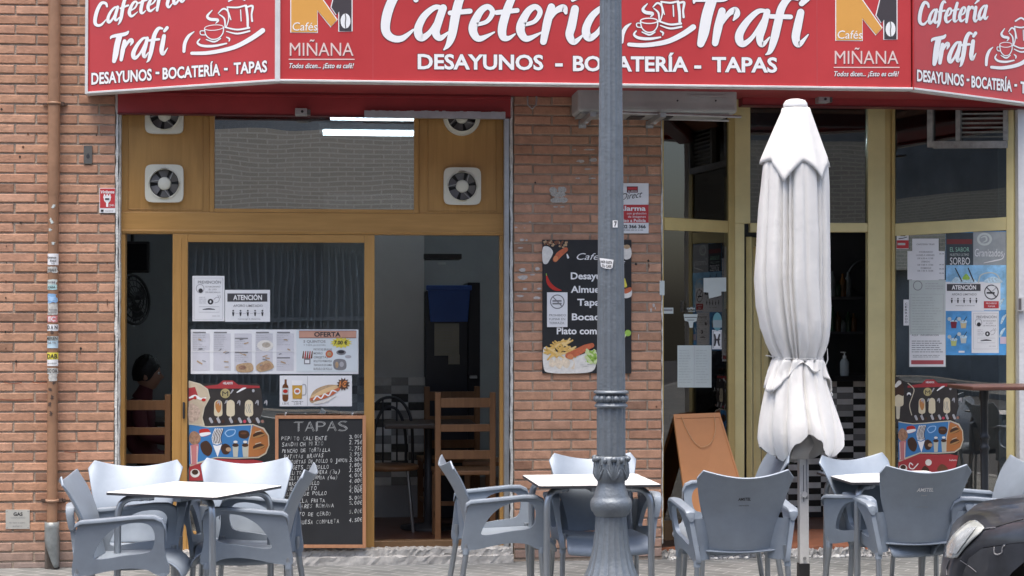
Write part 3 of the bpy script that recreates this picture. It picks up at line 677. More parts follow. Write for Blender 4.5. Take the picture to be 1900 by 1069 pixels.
cup = [([(275, 340), (400, 345), (560, 320), (680, 265), (765, 208)], [26, 30, 34, 38, 40]), ([(220, 322), (227, 260), (252, 210), (290, 180)], [24, 28, 24, 8]),
       ([(330, 238), (314, 265), (350, 290), (430, 297), (515, 285)], [10, 16, 20, 20, 12]), ([(515, 238), (535, 252), (532, 270)], [9, 14, 8]),
       ([(363, 165), (372, 210), (400, 240), (430, 248), (465, 238), (490, 205), (495, 165)], [9] * 7), ([(375, 245), (430, 266), (475, 245)], [8, 14, 8]), ([(360, 178), (334, 180), (338, 205), (366, 210)], [8] * 4),
       ([(415, 30), (382, 70), (402, 95), (455, 105), (440, 130)], [8, 20, 24, 22, 6]),
       ([(522, 25), (530, 100), (512, 165)], [12, 10, 8]), ([(510, 165), (590, 188), (672, 180)], [12, 14, 16]), ([(515, 195), (590, 218), (675, 205)], [8, 14, 14]), ([(650, 15), (660, 100), (662, 170)], [20, 20, 18]),
       ([(458, 55), (490, 25), (522, 42), (545, 110)], [8, 14, 14, 8]), ([(465, 65), (500, 100), (505, 165)], [8, 14, 10]), ([(655, 25), (695, 20), (688, 80), (692, 132)], [12, 18, 14, 16]), ([(612, 42), (616, 125)], [9, 9]),
       ([(520, 14), (590, 22), (645, 12)], [12, 14, 14]), ([(530, -30), (590, -55), (640, -30)], [14, 16, 14])]
CUP = conv(cup, z3, 4.111)
RIM = [(428 + 65 * cos(2 * pi * k / 14), 160 + 20 * sin(2 * pi * k / 14)) for k in range(14)]
def script(mb, pl, S, f=lambda x, y: (x, y), k=1., grow=1.4, n=7):
    for pts, ws in S:
        q = [f(*p) for p in pts]; mb.stroke(pl, q, [w_ * k for w_ in ws], OUTL, 1, n, grow=grow)
    for pts, ws in S:
        q = [f(*p) for p in pts]; mb.stroke(pl, q, [w_ * k for w_ in ws], LET, 2, n)
def sign_text(mb, pl, s_, x, y, wd, h, slope=0., bold=.012):
    for dx, dy in ((-.9, -.9), (.9, -.9), (-.9, .9), (.9, .9), (1.2, 0), (-1.2, 0)): mb.text(pl, s_, x + dx, y + dy, wd, h, OUTL, 1, bold=bold, slope=slope)
    mb.text(pl, s_, x, y, wd, h, LET, 2, bold=bold, slope=slope)
mb = MB(); script(mb, PF, WORD1, k=1.1); script(mb, PF, WORD2, k=1.07); script(mb, PF, CUP, k=1.1, grow=.9); mb.stroke(PF, [z3(*p) for p in RIM], 2.2, LET, 2, 3, True)
sign_text(mb, PF, 'DESAYUNOS', 775, 127.5, 233, 26, .0075, .03); sign_text(mb, PF, '-', 1030, 129, 14, 26, 0, .03); sign_text(mb, PF, 'BOCATERÍA', 1063, 131, 214, 26, .0075, .03); sign_text(mb, PF, '-', 1288, 133, 13, 26, 0, .03); sign_text(mb, PF, 'TAPAS', 1321, 133, 121, 26, .0075, .03)
MO = mat('logo_orange', (.72, .36, .08), .4, var=.03); MG = mat('logo_dark', (.06, .05, .055), .4, var=0)
PINKW = mat('logo_pale', (.78, .6, .56), .4, var=0)
z4 = lambda x, y: (x / 4.111 + 1440, y / 4.111)
for dx, dy in ((0, 0), (-1011, -15)):
    f = lambda x, y: (z4(x, y)[0] + dx, z4(x, y)[1] + dy)
    org = [f(*p) for p in ((458, -90), (458, 308), (656, 308), (656, 140), (762, 265), (805, 215), (640, -20), (620, -90))]
    drk = [f(*p) for p in ((815, -90), (765, 118), (802, 172), (824, 150), (824, 300), (918, 300), (918, -90))]
    mb.stroke(PF, org, 3.8, LET, 1, 1, True); mb.stroke(PF, drk, 3.8, LET, 1, 1, True)
    mb.art(PF, org, MO, 2); mb.art(PF, drk, MG, 2)
    c = f(872, 223); mb.oval(PF, *c, 9.2, 14, LET, 3); mb.stroke(PF, [f(868, 165), f(874, 200), f(870, 240), (f(875, 282))], 1.6, MG, 4)
    mb.text(PF, 'Cafés', *f(468, 296), 46, 15, LET, 3, .1); mb.text(PF, 'MIÑANA', f(447, 488)[0] + .8, f(447, 488)[1] + 1, 118, 24, OUTL, 1); mb.text(PF, 'MIÑANA', *f(447, 488), 118, 24, PINKW, 2)
    mb.stroke(PF, [f(442, 515), f(938, 515)], 2, PINKW, 2)
    mb.text(PF, 'Todos dicen... ¡Esto es café!', *f(444, 584), 120, 9.5, OUTL, 1, .3, .05); mb.text(PF, 'Todos dicen... ¡Esto es café!', *f(443, 582), 120, 9, LET, 2, .3, .01)
mb.build('front_lettering', sg)
def side(pl, c0, c1, t0, t1, d, cupm, nm):
    mb = MB()
    def place(S, x0, x1, base0, base1, sx, sy, yb):
        f = lambda x, y: (base0[0] + (x - x0) * (base1[0] - base0[0]) / (x1 - x0), base0[1] + (x - x0) * (base1[1] - base0[1]) / (x1 - x0) + (y - yb) * sy)
        script(mb, pl, S, f, sy * 1.02, .7, 5)
    place(WORD1, 713, 1141, c0, c1, 0, .43, 73); place(WORD2, 1290, 1498, t0, t1, 0, .56, 84)
    script(mb, pl, CUP, cupm[0], cupm[1], .5, 5); mb.stroke(pl, [cupm[0](*z3(*p)) for p in RIM], 1.4, LET, 2, 3, True)
    for s_, x, y, wd, h, slp in d: sign_text(mb, pl, s_, x, y, wd, h, slp, .03)
    mb.build(nm, sg)
side(PSL, (176, 50), (344, 3), (207, 116), (311, 100), [('DESAYUNOS', 170, 156.5, 112, 20, -.071), ('-', 289, 142, 7, 20, 0), ('BOCATERÍA', 302, 147, 107, 20, -.071), ('-', 416, 135, 7, 20, 0), ('TAPAS', 434, 137.5, 62, 20, -.071)],
     (lambda x, y: (341 + (x - 1153) * (490 - 341) / (1288 - 1153), 103 + (y - 86) * 1.02 - (x - 1160) * .08), .95), 'left_lettering')
side(PSR, (1705, 46), (1832, 36), (1729, 121), (1810, 110), [('DESAYUNOS', 1701, 150, 87, 20, .11), ('-', 1793, 155, 5, 20, 0), ('BOCATERÍA', 1802, 161.5, 75, 20, .11), ('-', 1881.5, 165, 5, 20, 0), ('TAPAS', 1893, 172, 46, 20, .11)],
     (lambda x, y: (1829 + (x - 1153) * .72, 128 + (y - 86) * .95 - (x - 1170) * .0), .85), 'right_lettering')
# ------------------------------------------------------------------ drainpipe with stickers
PY = -.055; pcx = wx(98.5, PY); pr_ = .0375
pz = lambda py: wz(py, 98, PY)
PIPE = mat('pipe_paint', (.30, .165, .095), .5, var=.14, vs=7, bump=.15); PIPE2 = mat('pipe_paint_worn', (.33, .2, .13), .55, var=.2)
dp = thing('drainpipe', 'brown painted drainpipe covered in stickers on the brick wall left of the shopfront', 'drainpipe', (pcx, PY, 0))
mb = MB(); z = lambda py: pz(py)
mb.lathe([(pr_ * .86, z(985)), (pr_ * .86, z(905)), (pr_ * .88, z(366)), (pr_ * .9, z(364)), (pr_ * .98, z(358)), (pr_, z(340)), (pr_ * .98, z(300)), (pr_, 5.2)], (pcx, PY, 0), PIPE, 24); mb.build('pipe', dp)
mb = MB()
for py, m in ((192, PIPE), (929, PIPE2)):
    mb.lathe([(pr_ * .95, -.008), (pr_ * 1.1, -.008), (pr_ * 1.1, .008), (pr_ * .95, .008)], (pcx, PY, z(py)), m, 20)
    mb.box((pcx - .075, -.02, z(py) - .007), (pcx + .075, -.008, z(py) + .007), mat('bracket_rust', (.1, .06, .045), .8, var=.3)); mb.box((pcx + .04, -.05, z(py) - .012), (pcx + .058, -.01, z(py) + .012), MATS['bracket_rust'])
mb.build('bracket', dp)
mb = MB(); TIN = mat('tin_shoe', (.26, .28, .275), .5, .4, var=.3, vs=10)
rows = []
for k in range(9):
    zz = z(968) + (0.0 - z(968)) * k / 8 if k else z(968)
    t_ = k / 8; a, c = -.045 - .0 * t_, .041
    r_ = []
    for i in range(13):
        ang = pi + pi * i / 12
        xx = .043 * cos(ang) ; yy = .05 * sin(ang) * (1 + .15 * t_)
        lim = -.043 + max(0, (t_ - .4)) * .115
        r_.append(V((pcx + max(xx, lim), PY + yy * (.85 if xx < lim else 1), max(zz, .012))))
    rows.append(r_)
mb.grid(rows, TIN); mb.build('shoe', dp, solid=.004)
mb = MB(); mb.grid([[V((pcx - .043 + .09 * i / 6, PY - .005 - .012 * sin(i * 2), z(995) * (1 - k / 4) + .002)) for i in range(7)] for k in range(5)], mat('shoe_rust', (.12, .10, .085), .8, var=.3)); mb.build('rust_liner', dp)
def curved(mb, y0, y1, a0, a1, m, rr=pr_ * .88 + .0012, rag=0.):
    """patch on the pipe between photo heights y0 and y1; a: -1..1 across the visible face"""
    rows = []
    for k in range(7):
        zz = z(y0 + (y1 - y0) * k / 6); r_ = []
        for i in range(9):
            a = a0 + (a1 - a0) * i / 8; e = random.uniform(-rag, rag) if i in (0, 8) else 0; an = -pi / 2 + (a + e) * R(82)
            r_.append(V((pcx + rr * cos(an), PY + rr * sin(an), zz + (random.uniform(-rag, rag) * .02 if k in (0, 6) else 0))))
        rows.append(r_)
    mb.grid(rows, m)
class PipeFace:
    n = V((0, -1, 0))
    def __call__(s, px, py, off=0.):
        a = max(-1.25, min(1.25, (px - 98.5) / 9.6 * 1.0)); an = -pi / 2 + math.asin(max(-.98, min(.98, a * .97))); rr = pr_ * .88 + .002 + off
        return V((pcx + rr * cos(an), PY + rr * sin(an), z(py)))
PFc = PipeFace()
def sticker(label, parts, txt=(), rag=.06, name='sticker'):
    mb = MB()
    for k, (y0, y1, a0, a1, m) in enumerate(parts): curved(mb, y0, y1, a0, a1, m, pr_ * .88 + .0012 + k * .0006, rag)
    for s_, x, y, wd, h, m in txt: mb.text(PFc, s_, x, y, wd, h, m, 1, bold=.02)
    tag(mb.build(name), label, 'sticker', 'stickers on the drainpipe')
BLU = mat('sticker_blue', (.25, .45, .7), .5, var=.2); YEL = mat('sticker_yellow', (.75, .65, .08), .5, var=.1); PNK = mat('sticker_pink', (.7, .25, .25), .5, var=.2); TEAL = mat('sticker_teal', (.4, .6, .6), .5, var=.3, vs=40); WORN = mat('sticker_worn', (.5, .5, .47), .7, var=.4, vs=60)
sticker('white rectangular sticker at the top of the drainpipe stickers', [(471, 492, -.95, .95, PAPER)], [('Estamos', 90, 480, 15, 4, INK), ('Aquí', 94, 486, 11, 4, INK), ('hoy', 97, 490, 6, 2.5, GREYINK)], .02)
sticker('torn white sticker with black scribble just below the top rectangle', [(495, 506, -1, .75, WORN)], [('YEAH', 90, 504, 14, 5, INK)], .15)
sticker('small white sticker with a smudge between the scribble and the teal one', [(519, 528, -.85, .6, PAPER2)], [('HM', 92, 526, 11, 4, GREYINK)], .12)
sticker('teal and white sticker above the sky blue round one', [(528, 538, -.9, .65, TEAL)], [('CASA', 91, 535, 13, 3.5, INK)], .08)
sticker('round sky blue sticker halfway down the drainpipe', [(546, 562, -.8, .6, BLU), (551, 558, -.5, .3, mat('sticker_sky', (.4, .6, .85), .5))], (), .2)
sticker('peeling grey sticker with small print under the sky blue one', [(563, 584, -.75, .8, WORN)], [('tienda', 93, 576, 13, 3, GREYINK), ('de barrio', 91, 581, 14, 3, GREYINK)], .12)
sticker('faded pink sticker above the white DAN label', [(586, 598, -.85, .75, PNK)], [('EC', 92, 596, 12, 8, PAPER)], .12)
sticker('white sticker with spaced black DAN letters', [(602, 614, -1, .98, PAPER)], [('D A N', 90, 611, 17, 7, INK)], .02)
sticker('pale blue sticker with black top line and pointed bottom', [(624, 646, -1, .98, mat('sticker_pale_blue', (.5, .66, .75), .5, var=.1)), (624, 632, -.98, .96, PAPER2)], [('MERIEN', 89, 631, 18, 6, INK), ('DA YA', 91, 638, 14, 4, GREYINK)], .03)
sticker('yellow and white sticker with black DAB letters', [(654, 679, -1, .98, PAPER), (654, 667, -.99, .97, YEL)], [('DAB', 90, 665, 17, 8, INK), ('ven a vernos', 90, 675, 16, 3, GREYINK)], .02)
sticker('worn white sticker at the foot of the drainpipe stickers', [(683, 694, -.98, .98, WORN), (694, 707, -.4, .7, WORN)], [('DO DA', 90, 691, 17, 6, INK)], .1)
mb = MB()
for y, a in ((382, .1), (407, -.25), (412, -.1), (426, -.35), (452, .1), (616, 0), (710, .2), (722, -.2), (735, .0), (748, -.3), (765, -.1)):
    curved(mb, y - 2, y + random.uniform(2, 5), a - .12, a + .15, PAPER2 if y < 500 else mat('paint_loss', (.08, .05, .04), .8), pr_ * .9 + .001, .2)
mb.build('paint_chip', dp)

# ------------------------------------------------------------------ plates on the wall
W1 = WallPlane(-.014)
def board(name, label, cat, x0, y0, x1, y1, m, Y=-.014, th=.006, pl=None, group=None, art=None, bev=0.):
    """flat sign or sheet; art(mb, pl) draws on its face"""
    pl = pl or WallPlane(Y); mb = MB(); mb.slab(pl, x0, y0, x1, y1, -th, 0, m)
    if art: art(mb, pl)
    return tag(mb.build(name), label, cat, group)
def art_gas(mb, pl):
    mb.text(pl, 'GAS', 25, 957, 17, 6, INK, 1, bold=.03); mb.text(pl, 'CANALIZADO', 20, 962, 27, 2.5, GREYINK, 1); mb.text(pl, 'No tapar ni cubrir', 17, 971, 30, 2.6, GREYINK, 1); mb.text(pl, 'peligro', 24, 977, 17, 2.4, GREYINK, 1)
    for x, y in ((13, 949), (52, 949), (13, 979), (52, 979)): mb.oval(pl, x, y, .9, .9, GREYINK, 1, 8)
board('gas_plate', 'small grey plate lettered GAS low on the brick wall', 'plate', 10.5, 946, 55, 981.5, mat('plate_grey', (.5, .5, .46), .4, .2), art=art_gas)
def art_vig(mb, pl):
    mb.rect(pl, 185.5, 350, 213.5, 386, REDP, 1); mb.text(pl, 'Vigilante', 187, 359, 25, 5.5, WHITEP, 2, .2, .02)
    mb.art(pl, [(192, 364), (206, 364), (205, 372), (201, 377), (201, 384), (197, 384), (197, 377), (193, 372)], WHITEP, 2); mb.oval(pl, 199, 366, 7.5, 3, WHITEP, 2)
    for x in (194, 199, 204): mb.oval(pl, x, 362.5, 1.6, 2.2, WHITEP, 3, 8)
    mb.rect(pl, 195, 368, 203, 371, INK, 4); mb.text(pl, '24h', 203, 383, 9, 4, WHITEP, 2); mb.text(pl, 'central', 195, 392.5, 15, 3, GREYINK, 2); mb.rect(pl, 187, 389, 192, 393, INK, 2)
board('security_plate', 'red and white Vigilante security plate on the brick edge left of the fans', 'plate', 184.5, 349, 214, 395, PAPER, art=art_vig)
def art_alarm(mb, pl):
    mb.rect(pl, 1163, 346, 1183.5, 357.5, mat('maroon', (.12, .015, .02), .5), 1); mb.rect(pl, 1164.5, 347.5, 1182, 352, REDP, 2); mb.text(pl, 'ALARMA', 1165, 356.5, 17, 3, WHITEP, 2)
    mb.text(pl, 'Direct', 1152, 372, 40, 12, INK, 1, .45, .0, -.16)
    mb.rect(pl, 1145, 380, 1203.3, 413.5, REDP, 1); mb.text(pl, 'Alarma', 1146, 391, 52, 8.5, WHITEP, 2, 0, .03); mb.text(pl, 'con grabación', 1163, 398, 36, 4, WHITEP, 2); mb.text(pl, 'de imágenes', 1165, 404, 33, 4, WHITEP, 2); mb.oval(pl, 1153, 399, 4, 4, WHITEP, 2)
    mb.text(pl, 'Aviso a Policía', 1147, 412, 51, 5.5, WHITEP, 2, 0, .02)
    mb.text(pl, '902 366 366', 1150, 423.5, 48, 6, INK, 1, 0, .03); mb.lines(pl, 1150, 426, 1196, 428, 1, GREYINK, 1, 1.2, .1)
board('alarm_plate', 'white and red alarm company plate half hidden behind the lamp post', 'plate', 1142, 340, 1203.5, 433, PAPER, art=art_alarm)
mb = MB(); mb.slab(W1, 155.5, 270.5, 171, 304, -.01, .002, mat('lock_plate', (.15, .145, .135), .5, .5, var=.25)); mb.oval(W1, 163.5, 290.5, 3.2, 4, INK, 3); mb.rect(W1, 162.5, 285, 164.8, 292, INK, 3); mb.oval(W1, 157.5, 273, .8, .8, INK, 3, 8)
tag(mb.build('lock_plate'), 'little dark metal key switch plate in the bricks between pipe and shopfront', 'plate')

# black menu board on the pillar
FRY = mat('fries', (.72, .45, .12), .6, var=.15, vs=60); SAU = mat('sausage', (.55, .14, .06), .5, var=.2, vs=50); LETT = mat('lettuce', (.3, .5, .08), .6, var=.35, vs=70); PLATEW = mat('food_plate', (.75, .73, .68), .6, var=.12, vs=40); BREAD = mat('bread', (.48, .33, .19), .6, var=.25, vs=60); CHIL = mat('chili', (.5, .03, .02), .4)
rm = random.Random(11)
def art_menu(mb, pl):
    mb.text(pl, 'Cafetería', 1070, 482, 84, 12, WHITEP, 1, .35, .0); mb.text(pl, 'Trafi', 1120, 495, 40, 11, WHITEP, 1, .35, .0)
    for s_, x, y, wd in (('Desayunos', 1059, 518, 84), ('Almuerzos', 1059, 543, 88), ('Tapas', 1071, 567, 50), ('Bocadillos', 1061, 594, 86), ('Plato combinado', 1033, 620, 125)):
        mb.text(pl, s_, x, y, wd, 12, WHITEP, 1, 0, .025)
    # plate with chips, sausage and salad
    mb.blob(pl, [(1009, 645), (1030, 652), (1070, 660), (1104, 650), (1106, 676), (1096, 690), (1060, 693), (1022, 692), (1009, 684)], PLATEW, 1)
    for k in range(9): mb.blob(pl, [(a + rm.uniform(-3, 3), c + rm.uniform(-3, 3)) for a, c in ((1012 + k * 6, 676), (1018 + k * 6, 664), (1026 + k * 6, 672), (1020 + k * 6, 684))], mat('egg_white', (.78, .66, .5), .6, var=.2, vs=50) if k % 2 else PLATEW, 2 + (k % 2) * .5)
    for k in range(46):
        a = rm.uniform(1016, 1066); c = 660 - (1 - ((a - 1042) / 30) ** 2) * rm.uniform(0, 28); an = rm.uniform(-.9, .9); L = rm.uniform(6, 11)
        mb.stroke(pl, [(a - L * cos(an), c - L * sin(an)), (a + L * cos(an), c + L * sin(an))], 3.2, FRY if k % 3 else mat('fries_light', (.8, .58, .25), .6), 3 + k * .02, 1)
    mb.stroke(pl, [(1054, 660), (1070, 654), (1085, 646), (1098, 641)], [11, 13, 12, 9], SAU, 4.2); mb.oval(pl, 1058, 662, 6, 5, mat('sausage_cut', (.66, .24, .1), .5), 4.6)
    for k in range(26): mb.stroke(pl, [(1086 + rm.uniform(0, 20), 648 + rm.uniform(0, 26)), (1090 + rm.uniform(0, 16), 654 + rm.uniform(0, 20))], rm.uniform(3, 6), LETT if k % 3 else mat('lettuce_pale', (.6, .7, .35), .6), 5 + k * .02, 1)
    for k in range(12): mb.stroke(pl, [(1076 + rm.uniform(0, 12), 668 + rm.uniform(0, 8)), (1080 + rm.uniform(0, 14), 672 + rm.uniform(0, 8))], 1.6, PLATEW, 5.4, 1)
    # top left: beans, sausage, garlic; chilli
    for k in range(34): mb.oval(pl, 1008 + rm.uniform(0, 44), 448 + rm.uniform(0, 12) * rm.random(), 2.6, 1.8, BREAD if k % 2 else mat('bean', (.2, .08, .04), .5), 1 + k * .02, 8, rm.uniform(0, 3))
    mb.blob(pl, [(1007, 460), (1018, 458), (1026, 468), (1020, 482), (1014, 490), (1007, 486)], PLATEW, 2); mb.stroke(pl, [(1030, 482), (1038, 472), (1050, 463)], [9, 11, 8], SAU, 2.4); mb.oval(pl, 1031, 480, 4.5, 5.5, MATS['sausage_cut'], 2.8); mb.stroke(pl, [(1052, 472), (1054, 478)], [2, 4], WHITEP, 2)
    mb.stroke(pl, [(1014, 511), (1018, 525), (1028, 535), (1041, 539)], [2, 7, 7, 2], CHIL, 1); mb.stroke(pl, [(1014, 511), (1013.5, 508)], 1.5, LETT, 1, 1)
    # right edge: cup, broccoli, pizza
    mb.blob(pl, [(1156, 456), (1170, 460), (1170, 478), (1158, 480)], PLATEW, 1); mb.oval(pl, 1163, 458, 6, 4, BREAD, 1.6)
    mb.blob(pl, [(1156, 542), (1171, 536), (1171, 550), (1158, 553)], PLATEW, 1); mb.blob(pl, [(1157, 538), (1170, 533), (1171, 540), (1160, 545)], SAU, 1.5); mb.stroke(pl, [(1158, 518), (1160, 530)], [4, 7], YEL, 1)
    mb.oval(pl, 1165, 618, 6, 6, LETT, 1); mb.stroke(pl, [(1160, 622), (1157, 627)], 4, MATS['lettuce_pale'], 1)
    # notice stuck on it
board('menu_board', 'tall black menu board with food pictures on the brick pillar behind the lamp post', 'menu board', 1006.5, 445, 1171.5, 693, BLACKP, Y=-.02, th=.009, art=art_menu)
def art_nosmoke(mb, pl):
    mb.stroke(pl, [(1034 + 12.5 * cos(2 * pi * k / 16), 560 + 12.5 * sin(2 * pi * k / 16)) for k in range(16)], 1.8, GREYINK, 1, 3, True); mb.rect(pl, 1025, 557, 1042, 560, GREYINK, 1); mb.rect(pl, 1025, 562, 1042, 565, GREYINK, 1); mb.stroke(pl, [(1026, 551), (1043, 569)], 1.8, GREYINK, 2, 1)
    for i, s_ in enumerate(('PROHIBIDO', 'FUMAR EN', 'TERRAZA')): mb.text(pl, s_, 1019, 587 + i * 7.2, 31 - i * 1.5, 4, GREYINK, 1)
board('no_smoking_notice', 'white no smoking paper stuck on the black menu board', 'notice', 1015, 542.5, 1053, 607, PAPER, Y=-.0285, th=.0006, art=art_nosmoke)

# ------------------------------------------------------------------ papers on the menu door (inside of the pane, shown through it: fixed on its outer face)
DG = WallPlane(SY + .0205)
def pp(mb, pl, x0, y0, s_, h=1.):   # PREVENCION sheet
    T = lambda a, c: (x0 + a * s_, y0 + c * s_ * h)
    mb.stroke(pl, [T(3, 3), T(55, 3), T(55, 78), T(3, 78)], .7, PALEINK, 1, 1, True)
    mb.text(pl, 'PREVENCIÓN', *T(10, 13), 42 * s_, 5 * s_, GREYINK, 1, 0, .01)
    mb.stroke(pl, [T(14 + 7 * cos(2 * pi * k / 12), 22 + 7.5 * sin(2 * pi * k / 12)) for k in range(12)], 1.4 * s_, PALEINK, 1, 2, True); mb.oval(pl, *T(15, 26), 4 * s_, 4.2 * s_, INK, 2)
    for k, s2 in enumerate(('ES NECESARIO', 'EL USO', 'DE MASCARILLA')): mb.text(pl, s2, *T(24 + (6 if k == 1 else 0), 20 + k * 5), (27 if k != 1 else 14) * s_, 2.6 * s_, GREYINK, 1)
    mb.lines(pl, *T(12, 36), *T(26, 50), 4, PALEINK, 1, .9 * s_)
    mb.oval(pl, *T(33, 46), 5.2 * s_, 5.2 * s_, INK, 1); mb.oval(pl, *T(33, 46), 1.6 * s_, 2.4 * s_, PAPER, 2); mb.stroke(pl, [T(39, 42), T(44, 38), T(49, 40), T(47, 46), T(41, 48)], 1.1 * s_, PALEINK, 1)
    mb.stroke(pl, [T(46, 34), T(48, 38)], 1 * s_, PALEINK, 1, 1); mb.stroke(pl, [T(50, 34), T(51, 39)], 1 * s_, PALEINK, 1, 1)
    mb.stroke(pl, [T(12, 55), T(49, 55), T(49, 65), T(12, 65)], .6 * s_, PALEINK, 1, 1, True); mb.stroke(pl, [T(19, 60), T(30, 59), T(41, 60)], [1, 2.6 * s_, 1], INK, 1, 3)
    mb.lines(pl, *T(36, 71), *T(52, 73), 1, PALEINK, 1, .9 * s_)
def art_prev(mb, pl): pp(mb, pl, 357, 513, 1.02)
def aforo(mb, pl, x0, y0, s_):
    T = lambda a, c: (x0 + a * s_, y0 + c * s_)
    mb.rect(pl, *T(4, 6), *T(72, 20), mat('dark_grey_band', (.06, .06, .065), .6, var=0), 1); mb.text(pl, 'ATENCIÓN', *T(14, 17), 49 * s_, 8 * s_, WHITEP, 2, 0, .03)
    mb.text(pl, 'AFORO LIMITADO', *T(14, 29), 50 * s_, 4 * s_, GREYINK, 1, 0, .01)
    for k in range(5):
        c = 14 + k * 12.4; mb.oval(pl, *T(c, 35.5), 1.5 * s_, 1.5 * s_, INK, 1, 8); mb.art(pl, [T(c - 2, 38), T(c + 2, 38), T(c + 1, 44), T(c, 45), T(c - 1, 44)], INK, 1)
        if k < 4: mb.stroke(pl, [T(c + 4, 40), T(c + 9, 40)], .6 * s_, PALEINK, 1, 1)
    mb.text(pl, 'mantenga la distancia', *T(22, 50.5), 38 * s_, 2.3 * s_, GREYINK, 1)
board('prevention_notice', 'white PREVENCIÓN mask notice on the menu door, left of the AFORO sheet', 'notice', 357, 512, 416.5, 596, PAPER, pl=DG, th=.0008, art=art_prev)
DG2 = WallPlane(SY + .0185)
board('capacity_notice', 'white ATENCIÓN aforo limitado sheet at the top of the menu door', 'notice', 417.5, 538, 501, 597, PAPER, pl=DG2, th=.0008, art=lambda mb, pl: aforo(mb, pl, 417.5, 538, 1.09))
rp = random.Random(21)
def art_carta(mb, pl):
    for k in range(5):
        x = 358 + k * 39; mb.rect(pl, x - 1, 619, x + 31, 688, mat('menu_tint', (.6, .6, .64), .6), 1)
        for (h0, n_) in (((617, 9),) if k in (0, 1, 3) else ((628, 4), (654, 4)) if k == 2 else ((617, 6), (664, 4))):
            mb.rect(pl, x, h0 - 1.2, x + 24, h0 + 1.2, GREYINK, 2); mb.lines(pl, x, h0 + 4, x + 26, h0 + 4 + n_ * 3.4, n_, PALEINK, 2, .7, .5, rp)
        for q in range(5): qx, qy = x + rp.uniform(4, 22), rp.uniform(628, 682); mb.stroke(pl, [(qx, qy), (qx + rp.uniform(3, 8), qy + rp.uniform(-3, 3))], rp.uniform(1, 2.6), GREYINK if q % 2 else BREAD, 3, 2)
    mb.oval(pl, 492, 641, 15, 10, PLATEW, 3); mb.oval(pl, 494, 640, 8, 5, mat('stew', (.45, .4, .33), .6, var=.3, vs=60), 4)
    mb.blob(pl, [(440, 677), (466, 674), (468, 689), (442, 690)], BREAD, 3); mb.oval(pl, 450, 682, 7, 4, mat('stew2', (.3, .17, .11), .6, var=.4, vs=80), 4); mb.blob(pl, [(478, 676), (498, 669), (508, 682), (486, 690), (476, 686)], BREAD, 3); mb.blob(pl, [(482, 680), (500, 674), (502, 682), (486, 687)], mat('toast', (.4, .24, .14), .6, var=.3, vs=60), 4)
    mb.rect(pl, 354, 651, 547, 652, WHITEP, 5)
    # offer
    mb.rect(pl, 550, 613, 663.5, 690, mat('offer_tint', (.66, .72, .74), .6, var=.03), 2); mb.rect(pl, 555, 614, 661, 627, mat('offer_band', (.6, .33, .24), .6), 3); mb.stroke(pl, [(555, 614), (661, 614), (661, 627), (555, 627)], .8, mat('maroon', (0, 0, 0)), 4, 1, True)
    mb.text(pl, 'OFERTA', 583, 624.5, 49, 8, INK, 4, 0, .03); mb.text(pl, '5 QUINTOS', 563, 636, 41, 4.5, GREYINK, 3, 0, .02); mb.text(pl, 'Y TAPA (A ELEGIR)', 563, 642, 41, 3, GREYINK, 3)
    st = []
    for k in range(28):
        r_ = 1 if k % 2 else .72; st.append((633 + 21 * r_ * cos(2 * pi * k / 28), 636 + 10.5 * r_ * sin(2 * pi * k / 28)))
    mb.art(pl, st, YEL, 4); mb.text(pl, '7.00 €', 620, 639, 25, 6.5, INK, 5, .1, .03)
    for k in range(5): mb.stroke(pl, [(562 + k * 4, 664), (563.5 + k * 4, 652)], [3, 1.5], CHIL if k % 2 else mat('bottle_brown', (.16, .06, .02), .3), 3, 1)
    mb.rect(pl, 564, 664, 576, 676, GREYINK, 3); mb.rect(pl, 566, 668, 574, 674, PAPER, 4)
    for k, s_ in enumerate(('PATATAS BRAVAS', 'MORRO', 'OREJETAS', 'BOLLITOS PRIMAVERA', 'TRIANGULOS DE GAMBA', 'BUÑUELO DE POLLO')): mb.text(pl, s_, 582, 650.5 + k * 7.2, min(34, 3.3 * len(s_)), 4, GREYINK, 3, 0, .01)
    mb.oval(pl, 611, 657, 7, 7, SAU, 3); mb.oval(pl, 611, 657, 4, 4, BREAD, 4); mb.oval(pl, 633, 654, 9, 5, GREYINK, 3); mb.oval(pl, 633, 653, 6, 3, INK, 4); mb.oval(pl, 646, 662, 6, 3, PALEINK, 3); mb.blob(pl, [(620, 668), (640, 668), (641, 685), (621, 685)], GREYINK, 3); mb.oval(pl, 625, 677, 3, 6, BREAD, 4); mb.oval(pl, 634, 676, 4, 5, PALEINK, 4)
board('price_list', 'long white menu strip with an OFERTA panel across the menu door', 'menu', 354, 611.5, 665, 694, PAPER, pl=DG, th=.0008, art=art_carta)
